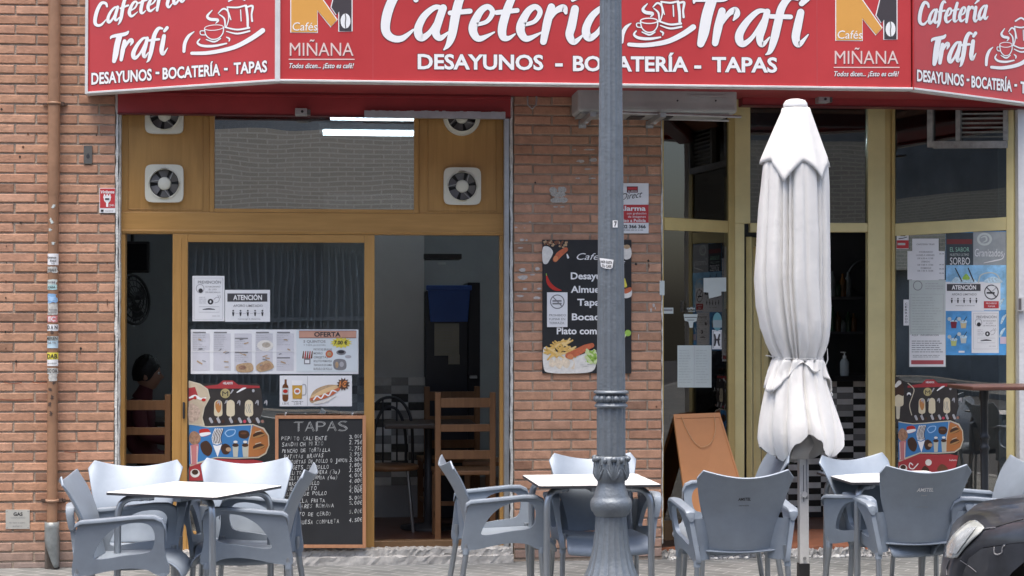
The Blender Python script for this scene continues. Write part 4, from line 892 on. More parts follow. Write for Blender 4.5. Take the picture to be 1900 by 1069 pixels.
def art_dog(mb, pl):
    BB = MATS['bottle_brown']
    mb.stroke(pl, [(570.5, 698.5), (570.5, 752.5)], .8, PALEINK, 1, 1)
    mb.stroke(pl, [(530, 702), (530, 712), (529.5, 718), (529.5, 740)], [4, 4.5, 11, 11], BB, 1, 4); mb.rect(pl, 524, 720, 535, 732, PAPER2, 2); mb.oval(pl, 529.5, 726, 4.5, 3.5, CHIL, 3); mb.rect(pl, 527.5, 700, 532.5, 704, WHITEP, 2)
    mb.stroke(pl, [(561, 714), (567, 715), (567, 731), (561, 733)], 2, PALEINK, 1); mb.art(pl, [(542, 708), (561, 708), (560, 740), (543, 740)], mat('beer', (.62, .36, .06), .4, var=.2), 2); mb.art(pl, [(541.5, 706), (561.5, 706), (561, 715), (542, 715)], WHITEP, 3); mb.oval(pl, 551.5, 726, 6, 6, PAPER, 3); mb.oval(pl, 551.5, 726, 4, 3, SAU, 4)
    mb.text(pl, '1.50 €', 524, 751, 12, 4, GREYINK, 1); mb.text(pl, '2.00 €', 545, 751, 14, 4, GREYINK, 1); mb.lines(pl, 541, 744, 563, 746, 1, GREYINK, 1, 1, .05)
    mb.stroke(pl, [(580, 742), (590, 733), (610, 725), (626, 720)], [12, 22, 22, 12], BREAD, 1); mb.stroke(pl, [(580, 738), (596, 730), (612, 723), (624, 718)], [7, 10, 10, 6], mat('bun', (.72, .5, .26), .6, var=.15), 2); mb.stroke(pl, [(578, 741), (596, 737), (614, 730), (628, 722)], [5, 8, 8, 5], SAU, 3)
    mb.stroke(pl, [(582, 742), (588, 735), (596, 739), (602, 731), (610, 734), (616, 725), (624, 727)], 2.5, WHITEP, 4); mb.stroke(pl, [(584, 748), (604, 744), (622, 734)], [4, 5, 3], PLATEW, 4)
    st = []
    for k in range(24): r_ = 1 if k % 2 else .68; st.append((637 + 12.5 * r_ * cos(2 * pi * k / 24), 713 + 12.5 * r_ * sin(2 * pi * k / 24)))
    mb.art(pl, st, mat('burst', (.1, .05, .03), .5), 3); mb.text(pl, '1€', 629, 718, 15, 10, mat('burst_text', (.7, .25, .08), .5), 4, .15, .04)
board('hot_dog_poster', 'white poster of a beer bottle, beer mug and hot dog above the chalkboard', 'poster', 519, 697, 653, 754, PAPER, pl=DG, th=.0008, art=art_dog)

# ------------------------------------------------------------------ ice cream boards
IB, IO, IR, IK, IC = mat('ice_blue', (.05, .2, .45), .45, var=.06), mat('ice_orange', (.45, .17, .05), .5, var=.15), mat('ice_red', (.38, .04, .045), .45), mat('ice_dark', (.035, .03, .028), .5, var=.3), mat('ice_cream', (.68, .6, .42), .5, var=.1)
ICHO, IEDGE, IMAG = mat('ice_choc', (.06, .028, .015), .4, var=.2), mat('ice_edge', (.6, .55, .42), .5), mat('ice_magenta', (.55, .06, .1), .5)
def ice(mb, pl, T, k):
    """T maps the left board's photo pixels; k scales stroke widths"""
    S = lambda pts, wd, m, l=3, n=4, c=False: mb.stroke(pl, [T(*p) for p in pts], [q * k for q in wd] if isinstance(wd, (list, tuple)) else wd * k, m, l, n, c)
    B = lambda pts, m, l=3: mb.blob(pl, [T(*p) for p in pts], m, l)
    O = lambda x, y, rx, ry, m, l=3: mb.oval(pl, *T(x, y), rx * k, ry * k, m, l, 16)
    ca = lambda pts, m, l: mb.art(pl, [T(*p) for p in pts], m, l)
    ca([(355, 712), (480, 712), (485, 725), (488, 760), (478, 790), (355, 800)], IK, 1)
    ca([(351, 786), (362, 788), (385, 791), (415, 790), (445, 788), (470, 787), (490, 794), (499, 808), (500, 826), (494, 842), (480, 850), (440, 851), (400, 850), (352, 866)], IEDGE, 2)
    ca([(351, 788), (385, 793), (415, 792), (445, 790), (470, 789), (488, 796), (497, 809), (498, 826), (492, 840), (479, 848), (440, 849), (400, 848), (351, 862)], IB, 2.4)
    ca([(470, 789.5), (488, 796.5), (497, 809), (498, 826), (492, 840), (479, 847.5), (461, 848), (459, 835), (462, 815), (466, 800)], IO, 2.8); S([(467, 789), (465, 805), (461, 822), (460, 848)], 1.6, IEDGE, 3.1)
    ca([(351, 866), (400, 851), (440, 853), (470, 853), (488, 856), (480, 890), (351, 892)], IR, 2.6)
    ca([(372, 717), (404, 714), (414, 706), (432, 706), (442, 714), (482, 716), (482, 720), (442, 721), (372, 721)], IR, 2)
    mb.text(pl, 'HELADOS', *T(414, 713), 18 * k, 4 * k, WHITEP, 3, 0, .02)
    O(418, 730, 9, 9, mat('gold_disc', (.5, .42, .2), .4, .3), 2.2); mb.text(pl, 'M', *T(412.5, 735), 11 * k, 9 * k, INK, 3)
    S([(440, 728), (450, 722), (456, 720)], [2, 4, 2], WHITEP, 2); S([(432, 724), (428, 730)], [3, 2], PALEINK, 2); O(470, 725, 2.5, 3, PALEINK, 2)
    for x, m, l in ((405, IC, 1), (428, IC, 1), (462, IC, 1), (391, ICHO, 0), (445, IMAG, 0), (478, mat('lolly_brown', (.3, .16, .12), .5), 0)):
        if l: O(x, 762, 1.8, 16, IEDGE, 2); B([(x - 7.5, 757), (x - 6.5, 746), (x, 742), (x + 6.5, 746), (x + 7.5, 757), (x + 6.5, 771), (x - 6.5, 771)], m, 3)
        S([(x + 12, 749), (x + 16, 744), (x + 17, 752)], [1, 4, 1], PALEINK, 3); S([(x - 1, 777), (x + 2, 783)], 5, PALEINK, 2.5, 2); O(x + 9, 782, 3, 3, m if not l else ICHO, 2.6)
    B([(400, 757), (400, 747), (405, 744), (410, 747), (410, 760), (405, 766)], mat('caramel', (.5, .22, .07), .4), 3.5)
    for dx in (-4, 0, 3): S([(462 + dx, 750), (460 + dx, 757), (463 + dx, 766)], .9, GREYINK, 3.6, 2)
    # the band: cone with chocolate, logo swirls, sandwiches, cups
    for m, q in ((WHITEP, 1.), (ICHO, 2.)):
        for i in range(4 if q == 1 else 6):
            x = 394 + i * (4 if q == 1 else 2.9); S([(x + 6, 797), (x + 1, 812), (x + 4, 825)], (4 if q == 1 else 1.5), m, 3 + q * .2, 3)
    ca([(394, 823), (412, 823), (404, 848)], WHITEP, 3.6); S([(395, 824), (403, 826), (412, 823)], 2, IB, 3.8)
    B([(370, 798), (386, 796), (390, 806), (374, 810)], CHIL, 3); B([(371, 804), (389, 802), (390, 806), (374, 810)], WHITEP, 3.3); S([(418, 803), (424, 798), (436, 798), (434, 806), (424, 810), (419, 806)], 1.8, mat('pale_blue', (.35, .55, .8), .5), 3, 4, True)
    B([(444, 800), (458, 799), (463, 807), (456, 814), (444, 811)], ICHO, 3); O(452, 804, 6, 2, mat('choc_mid', (.14, .06, .03), .4), 3.4)
    B([(372, 824), (384, 818), (394, 832), (388, 846), (376, 840)], ICHO, 3); B([(410, 830), (418, 823), (428, 830), (424, 842), (414, 842)], ICHO, 3); O(424, 834, 5, 4, mat('latte', (.45, .3, .18), .5), 3.4)
    for x in (437, 455): ca([(x - 6, 824), (x + 6, 824), (x + 4, 848), (x - 4, 848)], mat('ice_cup', (.5, .5, .42), .4), 3); O(x, 826, 6, 3.4, ICHO, 3.4); O(x, 820, 4, 2.5, PLATEW, 3.2)
    for y in (806, 828): B([(470, y), (482, y - 5), (492, y), (484, y + 5), (472, y + 6)], ICHO, 3.4); S([(470, y + 6), (482, y + 3), (492, y - 1)], [2, 4, 2], mat('wafer', (.42, .22, .08), .5), 3.7); S([(474, y - 4), (484, y - 7)], 1.4, IEDGE, 3.8, 1)
    # left edge: cones and glass
    B([(352, 806), (360, 800), (370, 806), (372, 818), (362, 826), (352, 820)], mat('sundae', (.36, .2, .12), .5, var=.4, vs=60), 3); ca([(353, 826), (369, 824), (366, 862), (354, 862)], mat('cup_red', (.55, .2, .2), .5), 3.2)
    for q in range(4): mb.stroke(pl, [T(354 + q * 4, 828), T(355.5 + q * 3.4, 860)], 1.2 * k, PLATEW, 3.6, 1)
    # red foot: names and pieces
    S([(384, 872), (378, 868), (376, 876), (384, 880), (392, 874), (396, 870)], 2.2, WHITEP, 3.2); O(362, 878, 9, 8, PLATEW, 3); O(362, 876, 6, 5, ICHO, 3.3); O(420, 868, 7, 7, PLATEW, 3); O(420, 868, 4.5, 4.5, INK, 3.3); B([(404, 884), (412, 874), (422, 884)], ICHO, 3.2); B([(440, 884), (448, 872), (460, 876), (464, 886)], mat('choc_mid', (0, 0, 0)), 3.2); mb.text(pl, 'helado', *T(468, 866), 16 * k, 4 * k, WHITEP, 3.4)
TI = lambda x, y: (x, y)
def ice_left(mb, pl):
    ice(mb, pl, TI, 1.)
    mb.art(pl, [(350, 706), (372, 712), (386, 722), (390, 738), (380, 756), (376, 775), (380, 790), (350, 788)], IEDGE, 3.2); mb.art(pl, [(350, 708), (371, 714), (384, 723), (388, 738), (378, 756), (374, 775), (377, 788), (350, 786)], mat('cream_tint', (.55, .46, .33), .5, var=.2), 3.5)
    mb.art(pl, [(350, 720), (362, 718), (368, 736), (350, 745)], IR, 3.8); mb.stroke(pl, [(352, 738), (362, 735), (372, 740), (382, 738)], [3, 5, 4, 2], WHITEP, 4.2); mb.oval(pl, 362, 738, 3, 3, CHIL, 4.5); mb.oval(pl, 378, 742, 4, 3, CHIL, 4.4); mb.blob(pl, [(351, 750), (364, 752), (372, 764), (366, 780), (351, 782)], mat('swirl', (.5, .38, .3), .5, var=.4, vs=50), 4)
def cut(outline):
    return outline
tI = MB(); ice_left(tI, DG); tag(tI.build('ice_cream_board'), 'colourful ice cream price board low in the menu door pane, beside the chalkboard', 'poster', 'ice cream boards')
TR = lambda x, y: (1711 + .81 * (x - 405), 753 + .95 * (y - 757) + (x - 405) * -.02)
tI = MB(); PRi = lambda px, py, off=0.: PR(px, py, off + .0005)
ice(tI, PRi, TR, .86)
tI.blob(PRi, [(1660, 706), (1668, 703), (1678, 708), (1690, 710), (1698, 722), (1692, 738), (1690, 752), (1694, 772), (1680, 788), (1660, 780)], mat('board_dark', (.045, .038, .034), .5), .6)
tI.stroke(PRi, [(1685, 711), (1696, 722), (1693, 736), (1688, 752), (1692, 770)], 1.6, IEDGE, 3.5); tI.oval(PRi, 1687, 732, 4, 4, WHITEP, 3); tI.oval(PRi, 1687, 734, 3, 2.4, INK, 3.4)
tI.stroke(PRi, [(1667, 752), (1666.5, 775)], [8, 6], IEDGE, 3, 2); tI.blob(PRi, [(1658, 740), (1659, 716), (1667, 706), (1676, 714), (1677, 740), (1675, 753), (1660, 753)], IC, 3.3); tI.blob(PRi, [(1658, 736), (1659, 715), (1667, 705), (1676, 713), (1677, 734), (1667, 732)], ICHO, 3.6); tI.stroke(PRi, [(1663, 716), (1669, 710)], [6, 8], PLATEW, 3.9, 2)
tag(tI.build('ice_cream_board'), 'colourful ice cream price board at the foot of the right hand window', 'poster', 'ice cream boards')

# ------------------------------------------------------------------ chalkboard menu
CHALK = mat('chalk', (.55, .56, .55), .9, var=.3, vs=120); CHALK2 = mat('chalk_faint', (.28, .285, .28), .9, var=.4, vs=120)
SLATE = mat('slate', (.013, .014, .016), .65, var=.35, vs=3)
CBW = wood('orange_frame_wood', (.36, .16, .08), (.5, .25, .13), .5)
cq0, cq1, cq2 = P(510.5, 1017, -.075), P(679, 1017, -.075), P(679, 771, -.02)
cb = thing('chalkboard', 'wood framed chalkboard listing TAPAS prices, leaning against the menu door', 'chalkboard', (cq0.x, -.075, cq0.z))
lean = V((0, cq2.y - cq0.y, cq2.z - cq0.z)); lh = lean.length; lu = lean.normalized(); ln = V((0, -lu.z, lu.y))
class LeanPlane:
    n = ln
    def __call__(s, px, py, off=0.):
        d = ray(px, py); t = (cq0 - CAM).dot(ln) / d.dot(ln); return CAM + d * t + ln * off
LPb = LeanPlane()
mb = MB(); fw = 6.2
for q in ((510.5, 771, 510.5 + fw, 1017), (679 - fw, 771, 679, 1017)): mb.slab(LPb, *q, -.022, .004, CBW)
for q in ((510.7 + fw, 771, 678.8 - fw, 771 + fw), (510.7 + fw, 1017 - fw, 678.8 - fw, 1017)): mb.slab(LPb, *q, -.022, .0035, CBW)
mb.build('frame', cb, .0015)
mb = MB(); mb.slab(LPb, 510.5 + fw, 771 + fw, 679 - fw, 1017 - fw, -.015, -.004, SLATE); mb.build('slate', cb)
mb = MB(); rc = random.Random(4); LO = lambda px, py, off=0.: LPb(px, py, off - .0042)
def hand(s_, x, y, wd, h, slope=0., m=None, bold=0.):
    n_ = len(s_); cw = wd / max(n_, 1)
    for i, ch in enumerate(s_):
        if ch == ' ': continue
        f_ = m or (CHALK if rc.random() < .8 else CHALK2)
        w_ = cw * (.3 if ch in "I.'1" else .8) * rc.uniform(.88, 1.1)
        mb.text(LO, ch, x + i * cw + rc.uniform(-.3, .3), y + i * cw * slope + rc.uniform(-.6, .6), w_, h * rc.uniform(.88, 1.12), f_, 1, rc.uniform(-.05, .3), bold)
for dx, dy in ((0, 0), (1.8, -1.4)):
    for k, ch in enumerate('TAPAS'): mb.text(LO, ch, 545 + k * 20.5 + dx, 802 - k * .3 + dy, 16.5, 19, CHALK2, 1.2, 0, -.028)
for k, (s_, x, wd, pr, y, py) in enumerate((('PEPITO CALIENTE', 522, 86, '3.00€', 817, 814), ('SANDWICH MIXTO', 523, 78, '2.75€', 829, 825), ('PINCHO DE TORTILLA', 523, 90, '2.75€', 840.5, 836), ('PATATAS BRAVAS', 527, 74, '3.95€', 851, 847), ('CROQUETAS DE POLLO O JAMON', 527, 118, '3.50€', 861, 857), ('NUGGETS DE POLLO', 527, 84, '3.80€', 872, 867),
     ('ROLLITO PRIMAVERA (3u)', 527, 104, '3.50€', 881.5, 876.5), ('ROLLITO DE GAMBA (6u)', 527, 100, '4.00€', 891.5, 886.5), ('TIRAS DE POLLO', 527, 66, '4.00€', 901.5, 896.5), ('QUESO FRITO', 528, 60, '4.00€', 911, 907), ('ALITAS DE POLLO', 526, 81, '4.00€', 920.5, 914.5),
     ('MORCILLA FRITA', 528, 76, '5.00€', 934, 927), ('CALAMARES ROMANA', 530, 90, '5.00€', 944, 937), ('SECRETO DE CERDO', 528, 87, '5.00€', 959, 953), ('HAMBURGUESA COMPLETA', 522, 108, '4.50€', 974, 969))):
    hand(s_, x, y, wd, 7, -.03 if k else 0); hand(pr, 648, py, 25, 7.4, -.04)
mb.build('chalk_writing', cb)
mb = MB()
for px in (529.5, 653.5): p = LPb(px, 771, 0); mb.tube([p + V((0, .004, -.003)), p + V((0, -.004, .01)), p + V((.006, .0, .016))], .005, ALU, 8)
mb.build('hanging_hook', cb)

# ------------------------------------------------------------------ sheets and stickers on the golden shopfront
def sheet_on(pl, off):
    q = lambda px, py, o=0.: pl(px, py, o + off); q.n = pl.n
    class S_:
        n = pl.n
        def __call__(s, px, py, o=0.): return pl(px, py, o + off)
    return S_()
g1 = sheet_on(PL, .0008); g2 = sheet_on(PR, .0012); g3 = sheet_on(PR, .0024); g4 = sheet_on(PR, .0034)
def art_bill(mb, pl): mb.stroke(pl, [(1288, 641), (1287.5, 718)], .7, PALEINK, 1, 1); mb.lines(pl, 1259, 648, 1284, 712, 13, mat('faint_ink', (.4, .43, .42), .7), 1, .8); mb.lines(pl, 1291, 648, 1315, 712, 13, MATS['faint_ink'], 1, .8)
board('opening_hours_sheet', 'pair of pale sheets taped low on the dark side pane above the wooden board', 'notice', 1257, 641, 1320, 719, PAPER2, pl=g1, th=.0006, art=art_bill)
def art_dogs(mb, pl):
    mb.stroke(pl, [(1323, 614.5), (1337.5, 614.5), (1337.5, 646), (1323, 646)], 1, INK, 1, 1, True); mb.stroke(pl, [(1325.5, 621), (1327, 632), (1325.5, 641)], [3, 4, 3], INK, 1, 3); mb.stroke(pl, [(1334.5, 621), (1332.5, 632), (1334, 641)], [3, 4, 3], INK, 1, 3); mb.stroke(pl, [(1326, 631), (1334, 630)], 3.5, INK, 1, 1)
board('no_dogs_sticker', 'small white sticker with a black dog mark on the side pane', 'sticker', 1321.5, 612.5, 1339, 648, PAPER, pl=g1, th=.0006, art=art_dogs)
mb = MB(); mb.art(g1, [(1305, 516), (1347, 515), (1347, 541), (1338, 541), (1338, 548), (1332, 550), (1315, 554), (1314, 543), (1305, 542)], PAPER2, 1); tag(mb.build('taped_paper'), 'blank pale paper taped on the side pane left of the parasol', 'paper')
mb = MB()
mb.text(g1, 'cafés', 1274, 574, 15, 4, PAPER2, 1, 0, .02); mb.text(g1, 'miñana', 1276, 579, 13, 3.4, PAPER2, 1); mb.art(g1, [(1268, 583), (1294, 583), (1292, 596), (1286, 598), (1285, 608), (1279, 608), (1277, 597), (1270, 595)], PAPER2, 1); mb.stroke(g1, [(1270, 589), (1292, 589)], 1.2, INK, 2, 1); mb.stroke(g1, [(1275, 594), (1287, 594)], 1, INK, 2, 1)
tag(mb.build('cup_decal'), 'pale cup shaped glass decal in the middle of the side pane', 'decal')
mb = MB(); mb.oval(g1, 1330.5, 597, 8.5, 17, mat('decal_teal', (.12, .3, .33), .4), 1); mb.rect(g1, 1322.5, 594, 1339, 608, mat('decal_grey', (.3, .36, .37), .4), 1.4); tag(mb.build('oval_sticker'), 'small teal oval sticker right above the dog sticker', 'sticker')
mb = MB(); mb.rect(g1, 1229, 571, 1249, 582, PAPER2, 1); mb.rect(g1, 1231, 574, 1247, 577, GREYINK, 2); tag(mb.build('card_sticker'), 'tiny grey card sticker at the brick edge of the side pane', 'sticker')
mb = MB(); mb.slab(WallPlane(-.01), 1224, 521, 1233, 548, -.003, 0, PAPER2); tag(mb.build('edge_label'), 'narrow white label on the edge of the brick pillar beside the side pane', 'label')
# right window
def art_hours(mb, pl):
    for s_, x, y, wd in (('CAFETERÍA TRAFI', 1701, 455, 33), ('HORARIO', 1706, 469, 25), ('LUNES A VIERNES', 1701, 475, 33), ('DE 6:30 A 17:00', 1703, 481, 29), ('SÁBADO', 1710, 487, 16), ('DE 7:00 A 17:00', 1703, 493, 29), ('DOMINGO', 1709, 499, 19), ('DE 7:30 A 15:00', 1703, 504, 29)): mb.text(pl, s_, x, y, wd, 2.8, GREYINK, 1, 0, .01)
board('hours_notice', 'top white opening hours sheet pasted over other papers on the right window', 'notice', 1693, 443, 1742, 520, PAPER, pl=g4, th=.0006, art=art_hours)
def art_back(mb, pl):
    for y in (472, 492, 500, 508): mb.text(pl, 'aa', 1743, y, 9, 3, GREYINK, 1)
board('white_sheet', 'white sheet mostly hidden behind the opening hours notice', 'notice', 1684, 466, 1753, 519, PAPER, pl=g3, th=.0006, art=art_back)
def art_official(mb, pl):
    mb.stroke(pl, [(1703 + 8 * cos(2 * pi * k / 14), 530 + 8.5 * sin(2 * pi * k / 14)) for k in range(14)], 1.3, GREYINK, 1, 2, True); mb.lines(pl, 1717, 524, 1751, 538, 3, PALEINK, 1, 1); mb.stroke(pl, [(1690, 546), (1751, 546), (1750, 617), (1690, 617)], .8, PALEINK, 1, 1, True); mb.lines(pl, 1693, 550, 1747, 614, 13, mat('faint_ink', (0, 0, 0)), 1, .9, .35)
    mb.rect(pl, 1688, 621, 1754, 680, PAPER, 1); mb.text(pl, 'AQUÍ · INFORMACIÓN', 1692, 623.5, 50, 3, INK, 2); mb.lines(pl, 1692, 631, 1750, 655, 6, GREYINK, 2, 1.2, .15); mb.lines(pl, 1694, 658, 1748, 664, 2, GREYINK, 2, .9, .1); mb.rect(pl, 1691, 668.5, 1751, 676, mat('dull_red', (.42, .08, .09), .6), 2)
board('official_notice', 'tall pale green official poster with a red foot on the right window', 'notice', 1687, 519.5, 1755, 681, PAPER2, pl=g2, th=.0006, art=art_official)
def art_bath(mb, pl):
    for k, c in enumerate('CERRADO'): mb.text(pl, c, 1679.5, 566 + k * 5.6, 4.5, 4, INK, 1)
board('narrow_sticker', 'narrow upright white sticker left of the pale green official poster', 'sticker', 1676.5, 556, 1686.5, 604, PAPER, pl=g2, th=.0006, art=art_bath)
def art_small(mb, pl): mb.rect(pl, 1664, 446, 1686, 461, REDP, 1); mb.rect(pl, 1671, 434, 1680, 438.5, INK, 1); mb.stroke(pl, [(1668, 443), (1676, 442), (1683, 440)], 1.4, INK, 1, 2); mb.rect(pl, 1666, 451, 1680, 455, PAPER2, 2)
board('small_alarm_sticker', 'little white and red alarm sticker in the top corner of the right window', 'sticker', 1664, 432, 1686, 462, PAPER, pl=g2, th=.0006, art=art_small)
PBLU = mat('poster_blue', (.09, .33, .66), .45, var=.3, vs=9); PBL2 = mat('poster_blue_light', (.28, .55, .8), .45, var=.35, vs=14)
def art_gran(mb, pl):
    mb.rect(pl, 1755.5, 432, 1806, 492, mat('poster_slate', (.05, .065, .075), .5, var=.2), 1); mb.rect(pl, 1806, 430, 1867, 492, mat('poster_grey', (.33, .36, .37), .5, var=.2), 1)
    mb.rect(pl, 1757, 444, 1804, 453, mat('dull_dark_red', (.2, .04, .04), .6), 1.4); mb.text(pl, 'EL SABOR', 1763, 467, 36, 8, mat('mint', (.3, .55, .42), .5), 2, 0, .0); mb.text(pl, 'NUESTRO ÚLTIMO', 1763, 475, 35, 4.5, PAPER2, 2); mb.text(pl, 'SORBO', 1763, 491, 37, 13, WHITEP, 2, 0, .0)
    mb.oval(pl, 1827, 444, 14, 12, PAPER2, 2); mb.oval(pl, 1827, 444, 9.5, 8, MATS['poster_grey'], 3); mb.stroke(pl, [(1821, 441), (1829, 439), (1831, 446), (1824, 450)], [1.5, 3, 3, 1], PAPER2, 4); mb.text(pl, 'Granizados', 1809, 476, 52, 14, PAPER, 2, .1, -.004); mb.stroke(pl, [(1826, 488), (1845, 484), (1860, 480), (1864, 470)], [1, 2.4, 1.6, .8], PAPER, 2)
    mb.rect(pl, 1755.5, 492, 1868, 525, PBL2, 1); mb.rect(pl, 1755.5, 575, 1868, 659, PBLU, 1); mb.rect(pl, 1756, 525, 1868, 575, PBL2, 1)
    for x0, x1 in ((1773, 1785), (1797, 1807)): mb.stroke(pl, [(x0, 498), (x1, 522)], 2, INK, 3, 1)
    mb.blob(pl, [(1766, 522), (1774, 514), (1786, 517), (1797, 512), (1808, 518), (1810, 525), (1766, 525)], mat('ice_crystals', (.5, .66, .75), .4, var=.4, vs=80), 2); mb.blob(pl, [(1786, 518), (1793, 508), (1800, 518)], LETT, 2.5)
    mb.stroke(pl, [(1816, 524), (1820, 511), (1836, 506), (1850, 510), (1858, 524)], 2.2, PAPER2, 2); mb.blob(pl, [(1826, 524), (1838, 514), (1852, 516), (1860, 524)], MATS['ice_crystals'], 2.4)
    for x, y, m in ((1770, 602, mat('berry', (.2, .02, .04), .4)), (1788, 602, mat('peach', (.6, .5, .3), .4)), (1770, 635, mat('lime', (.5, .55, .2), .4)), (1788, 630, PAPER2)):
        mb.art(pl, [(x - 6, y - 5), (x + 6, y - 5), (x + 4.4, y + 7), (x - 4.4, y + 7)], m, 2); mb.oval(pl, x, y - 5, 7, 3, MATS['ice_crystals'], 2.5, 12); mb.stroke(pl, [(x + 1, y - 6), (x + 6, y - 14)], 1.2, INK, 3, 1); mb.oval(pl, x - 8, y - 10, 3.6, 3.6, PAPER2, 2, 12)
    mb.rect(pl, 1779, 651, 1790, 654.5, PAPER, 2)
    for x, y in ((1858, 560), (1862, 590), (1860, 615)): mb.stroke(pl, [(x - 4, y + 10), (x, y), (x + 5, y - 6)], [3, 5, 2], MATS['ice_crystals'], 2)
    mb.rect(pl, 1856, 625, 1868, 638, mat('pinkish', (.6, .5, .6), .5), 2)
board('slush_poster', 'blue iced drinks poster lettered SORBO and Granizados on the right window', 'poster', 1755, 429, 1868, 659, PBLU, pl=g2, th=.0006, art=art_gran)
def art_af(mb, pl):
    aforo(mb, pl, 1753.5, 521.5, .92)
board('capacity_notice', 'white ATENCIÓN aforo limitado sheet over the blue poster on the right window', 'notice', 1754.5, 523, 1826, 577, PAPER, pl=g3, th=.0006, art=art_af)
def art_ns(mb, pl):
    mb.stroke(pl, [(1840 + 12.5 * cos(2 * pi * k / 16), 542 + 13 * sin(2 * pi * k / 16)) for k in range(16)], 1.8, INK, 1, 3, True); mb.rect(pl, 1831, 542, 1846, 545, INK, 1); mb.stroke(pl, [(1831, 533), (1849, 551)], 1.8, INK, 2, 1); mb.stroke(pl, [(1842, 540), (1848, 534), (1845, 530)], 1.6, PALEINK, 1); mb.rect(pl, 1826, 559, 1853.5, 572, REDP, 1); mb.text(pl, 'PROHIBIDO', 1830, 564.5, 20, 3, WHITEP, 2); mb.text(pl, 'FUMAR', 1834, 570, 13, 3, WHITEP, 2)
board('no_smoking_sign', 'white no smoking sign with a red foot on the right window', 'notice', 1825, 523.5, 1856.5, 576, PAPER, pl=g4, th=.0006, art=art_ns)
board('prevention_notice', 'white PREVENCIÓN mask notice over the blue poster on the right window', 'notice', 1803, 577.5, 1853.5, 655, PAPER, pl=g3, th=.0006, art=lambda mb, pl: pp(mb, pl, 1803.5, 579, .88))

# ------------------------------------------------------------------ air conditioner under the sign, vent, hook, bell
p0, p1 = P(1072, 207, -.36), P(1368, 194, -.36)
ac = thing('air_conditioner', 'grey air conditioner box on wall brackets under the sign behind the lamp post', 'air conditioner', ((p0.x + p1.x) / 2, -.2, p0.z))
ACW = mat('ac_casing', (.4, .42, .41), .45, var=.12, vs=5)
zb_ = p0.z + .0
mb = MB(); mb.box((p0.x, -.36, zb_), (p1.x, -.05, zb_ + .5), ACW); o_ = mb.build('casing', ac, .02, seg=3)
mb = MB()
mb.box((p0.x + .02, -.35, zb_ - .014), (p1.x - .05, -.06, zb_ - .0005), mat('ac_base', (.3, .31, .3), .5, var=.2))
for x in (.34, .52): mb.box((p0.x + (p1.x - p0.x) * x, -.3, zb_ - .02), (p0.x + (p1.x - p0.x) * x + .09, -.12, zb_ - .0142), DARK)
for px in (1257, 1328): q = P(px, 187, -.3622); mb.lathe([(.006, 0), (.006, .004)], q, DARK, 10, ax=Matrix.Rotation(R(90), 3, 'X'))
mb.build('base_tray', ac)
mb = MB(); q = P(1310, 178, -.3625); mb.box((P(1274, 178, -.36).x, -.3645, q.z - .012), (P(1345, 178, -.36).x, -.3605, q.z + .006), ACW); mb.build('grip', ac)
for px in (1081, 1206):
    x = wx(px, -.02); zt_ = zb_ - .016; zl = wz(238, px, -.02)
    mb = MB(); mb.box((x - .024, -.02, zl), (x + .024, -.009, zt_), GALV); mb.box((x - .018, -.5, zt_ - .03), (x + .018, -.021, zt_ - .001), GALV)
    mb.tube([(x, -.03, zl + .08), (x + .004, -.2, zt_ - .03)], .012, GALV, 6); mb.lathe([(.007, 0), (.007, .006)], (x, -.02, zl + .025), DARK, 10, ax=Matrix.Rotation(R(90), 3, 'X')); mb.build('bracket', ac)
mb = MB(); qa, qb = P(1120, 208, -.42), P(1375, 217, -.42); mb.tube([qa, qb], .009, GALV, 8); qa, qb = P(1150, 218, -.1), P(1352, 224, -.1); mb.tube([qa, qb], .008, GALV, 8); mb.build('rail', ac)
hk = MB(); q = P(987, 166, -.03); hk.tube([q + V((-.012, .02, 0)), q + V((-.03, -.005, -.05)), q + V((-.026, -.005, -.1)), q + V((0, -.005, -.125)), q + V((.026, -.005, -.1)), q + V((.03, -.005, -.05)), q + V((.012, .02, .0))], .0065, mat('cable_grey', (.3, .29, .28), .5), 8)
tag(hk.build('cable_loop'), 'grey loop of cable hanging under the sign on the brick pillar', 'cable')
va = thing('wall_vent', 'rusty grey louvred vent box set in the upper right window pane', 'vent', PR(1800, 272, .05))
VM = mat('vent_metal', (.36, .37, .36), .55, .3, var=.3, vs=20); VD = mat('vent_dark', (.03, .025, .025), .8)
mb = MB(); mb.slab(PR, 1723, 170, 1733, 274, -.01, .03, VM); mb.slab(PR, 1733.2, 263, 1871, 276, -.01, .03, VM, 262, 275); mb.slab(PR, 1776, 170, 1784, 262, -.01, .034, VM); mb.slab(PR, 1864, 170, 1872, 261, -.01, .034, VM); mb.build('frame', va)
mb = MB(); mb.slab(PR, 1733.2, 170, 1776, 262.8, -.06, -.02, mat('vent_brown', (.05, .032, .03), .8)); mb.slab(PR, 1784, 170, 1864, 262.5, -.06, -.02, VD); mb.slab(PR, 1733.2, 255, 1776, 262.5, -.018, -.01, RUST); mb.build('backing', va)
mb = MB(); y = 176.
while y < 260: q = [PR(1784.2, y, .012), PR(1863.8, y - 1, .012), PR(1863.8, y + 4.4, -.016), PR(1784.2, y + 5.4, -.016)]; mb.hexa(q, PR.n * -.003, VM); y += 8.6
mb.build('louvre', va)
mb = MB(); mb.box((wx(1886, -.06), -.088, wz(577, 1890, -.06)), (wx(1899, -.06), -.061, wz(552, 1890, -.06)), mat('bell_box', (.5, .5, .5), .4)); mb.box((wx(1886.6, -.06), -.0895, wz(575, 1890, -.06)), (wx(1892, -.06), -.0885, wz(554, 1890, -.06)), mat('bell_dark', (.12, .11, .11), .4))
tag(mb.build('door_bell'), 'small grey bell push box on the white pillar at the right edge', 'bell')
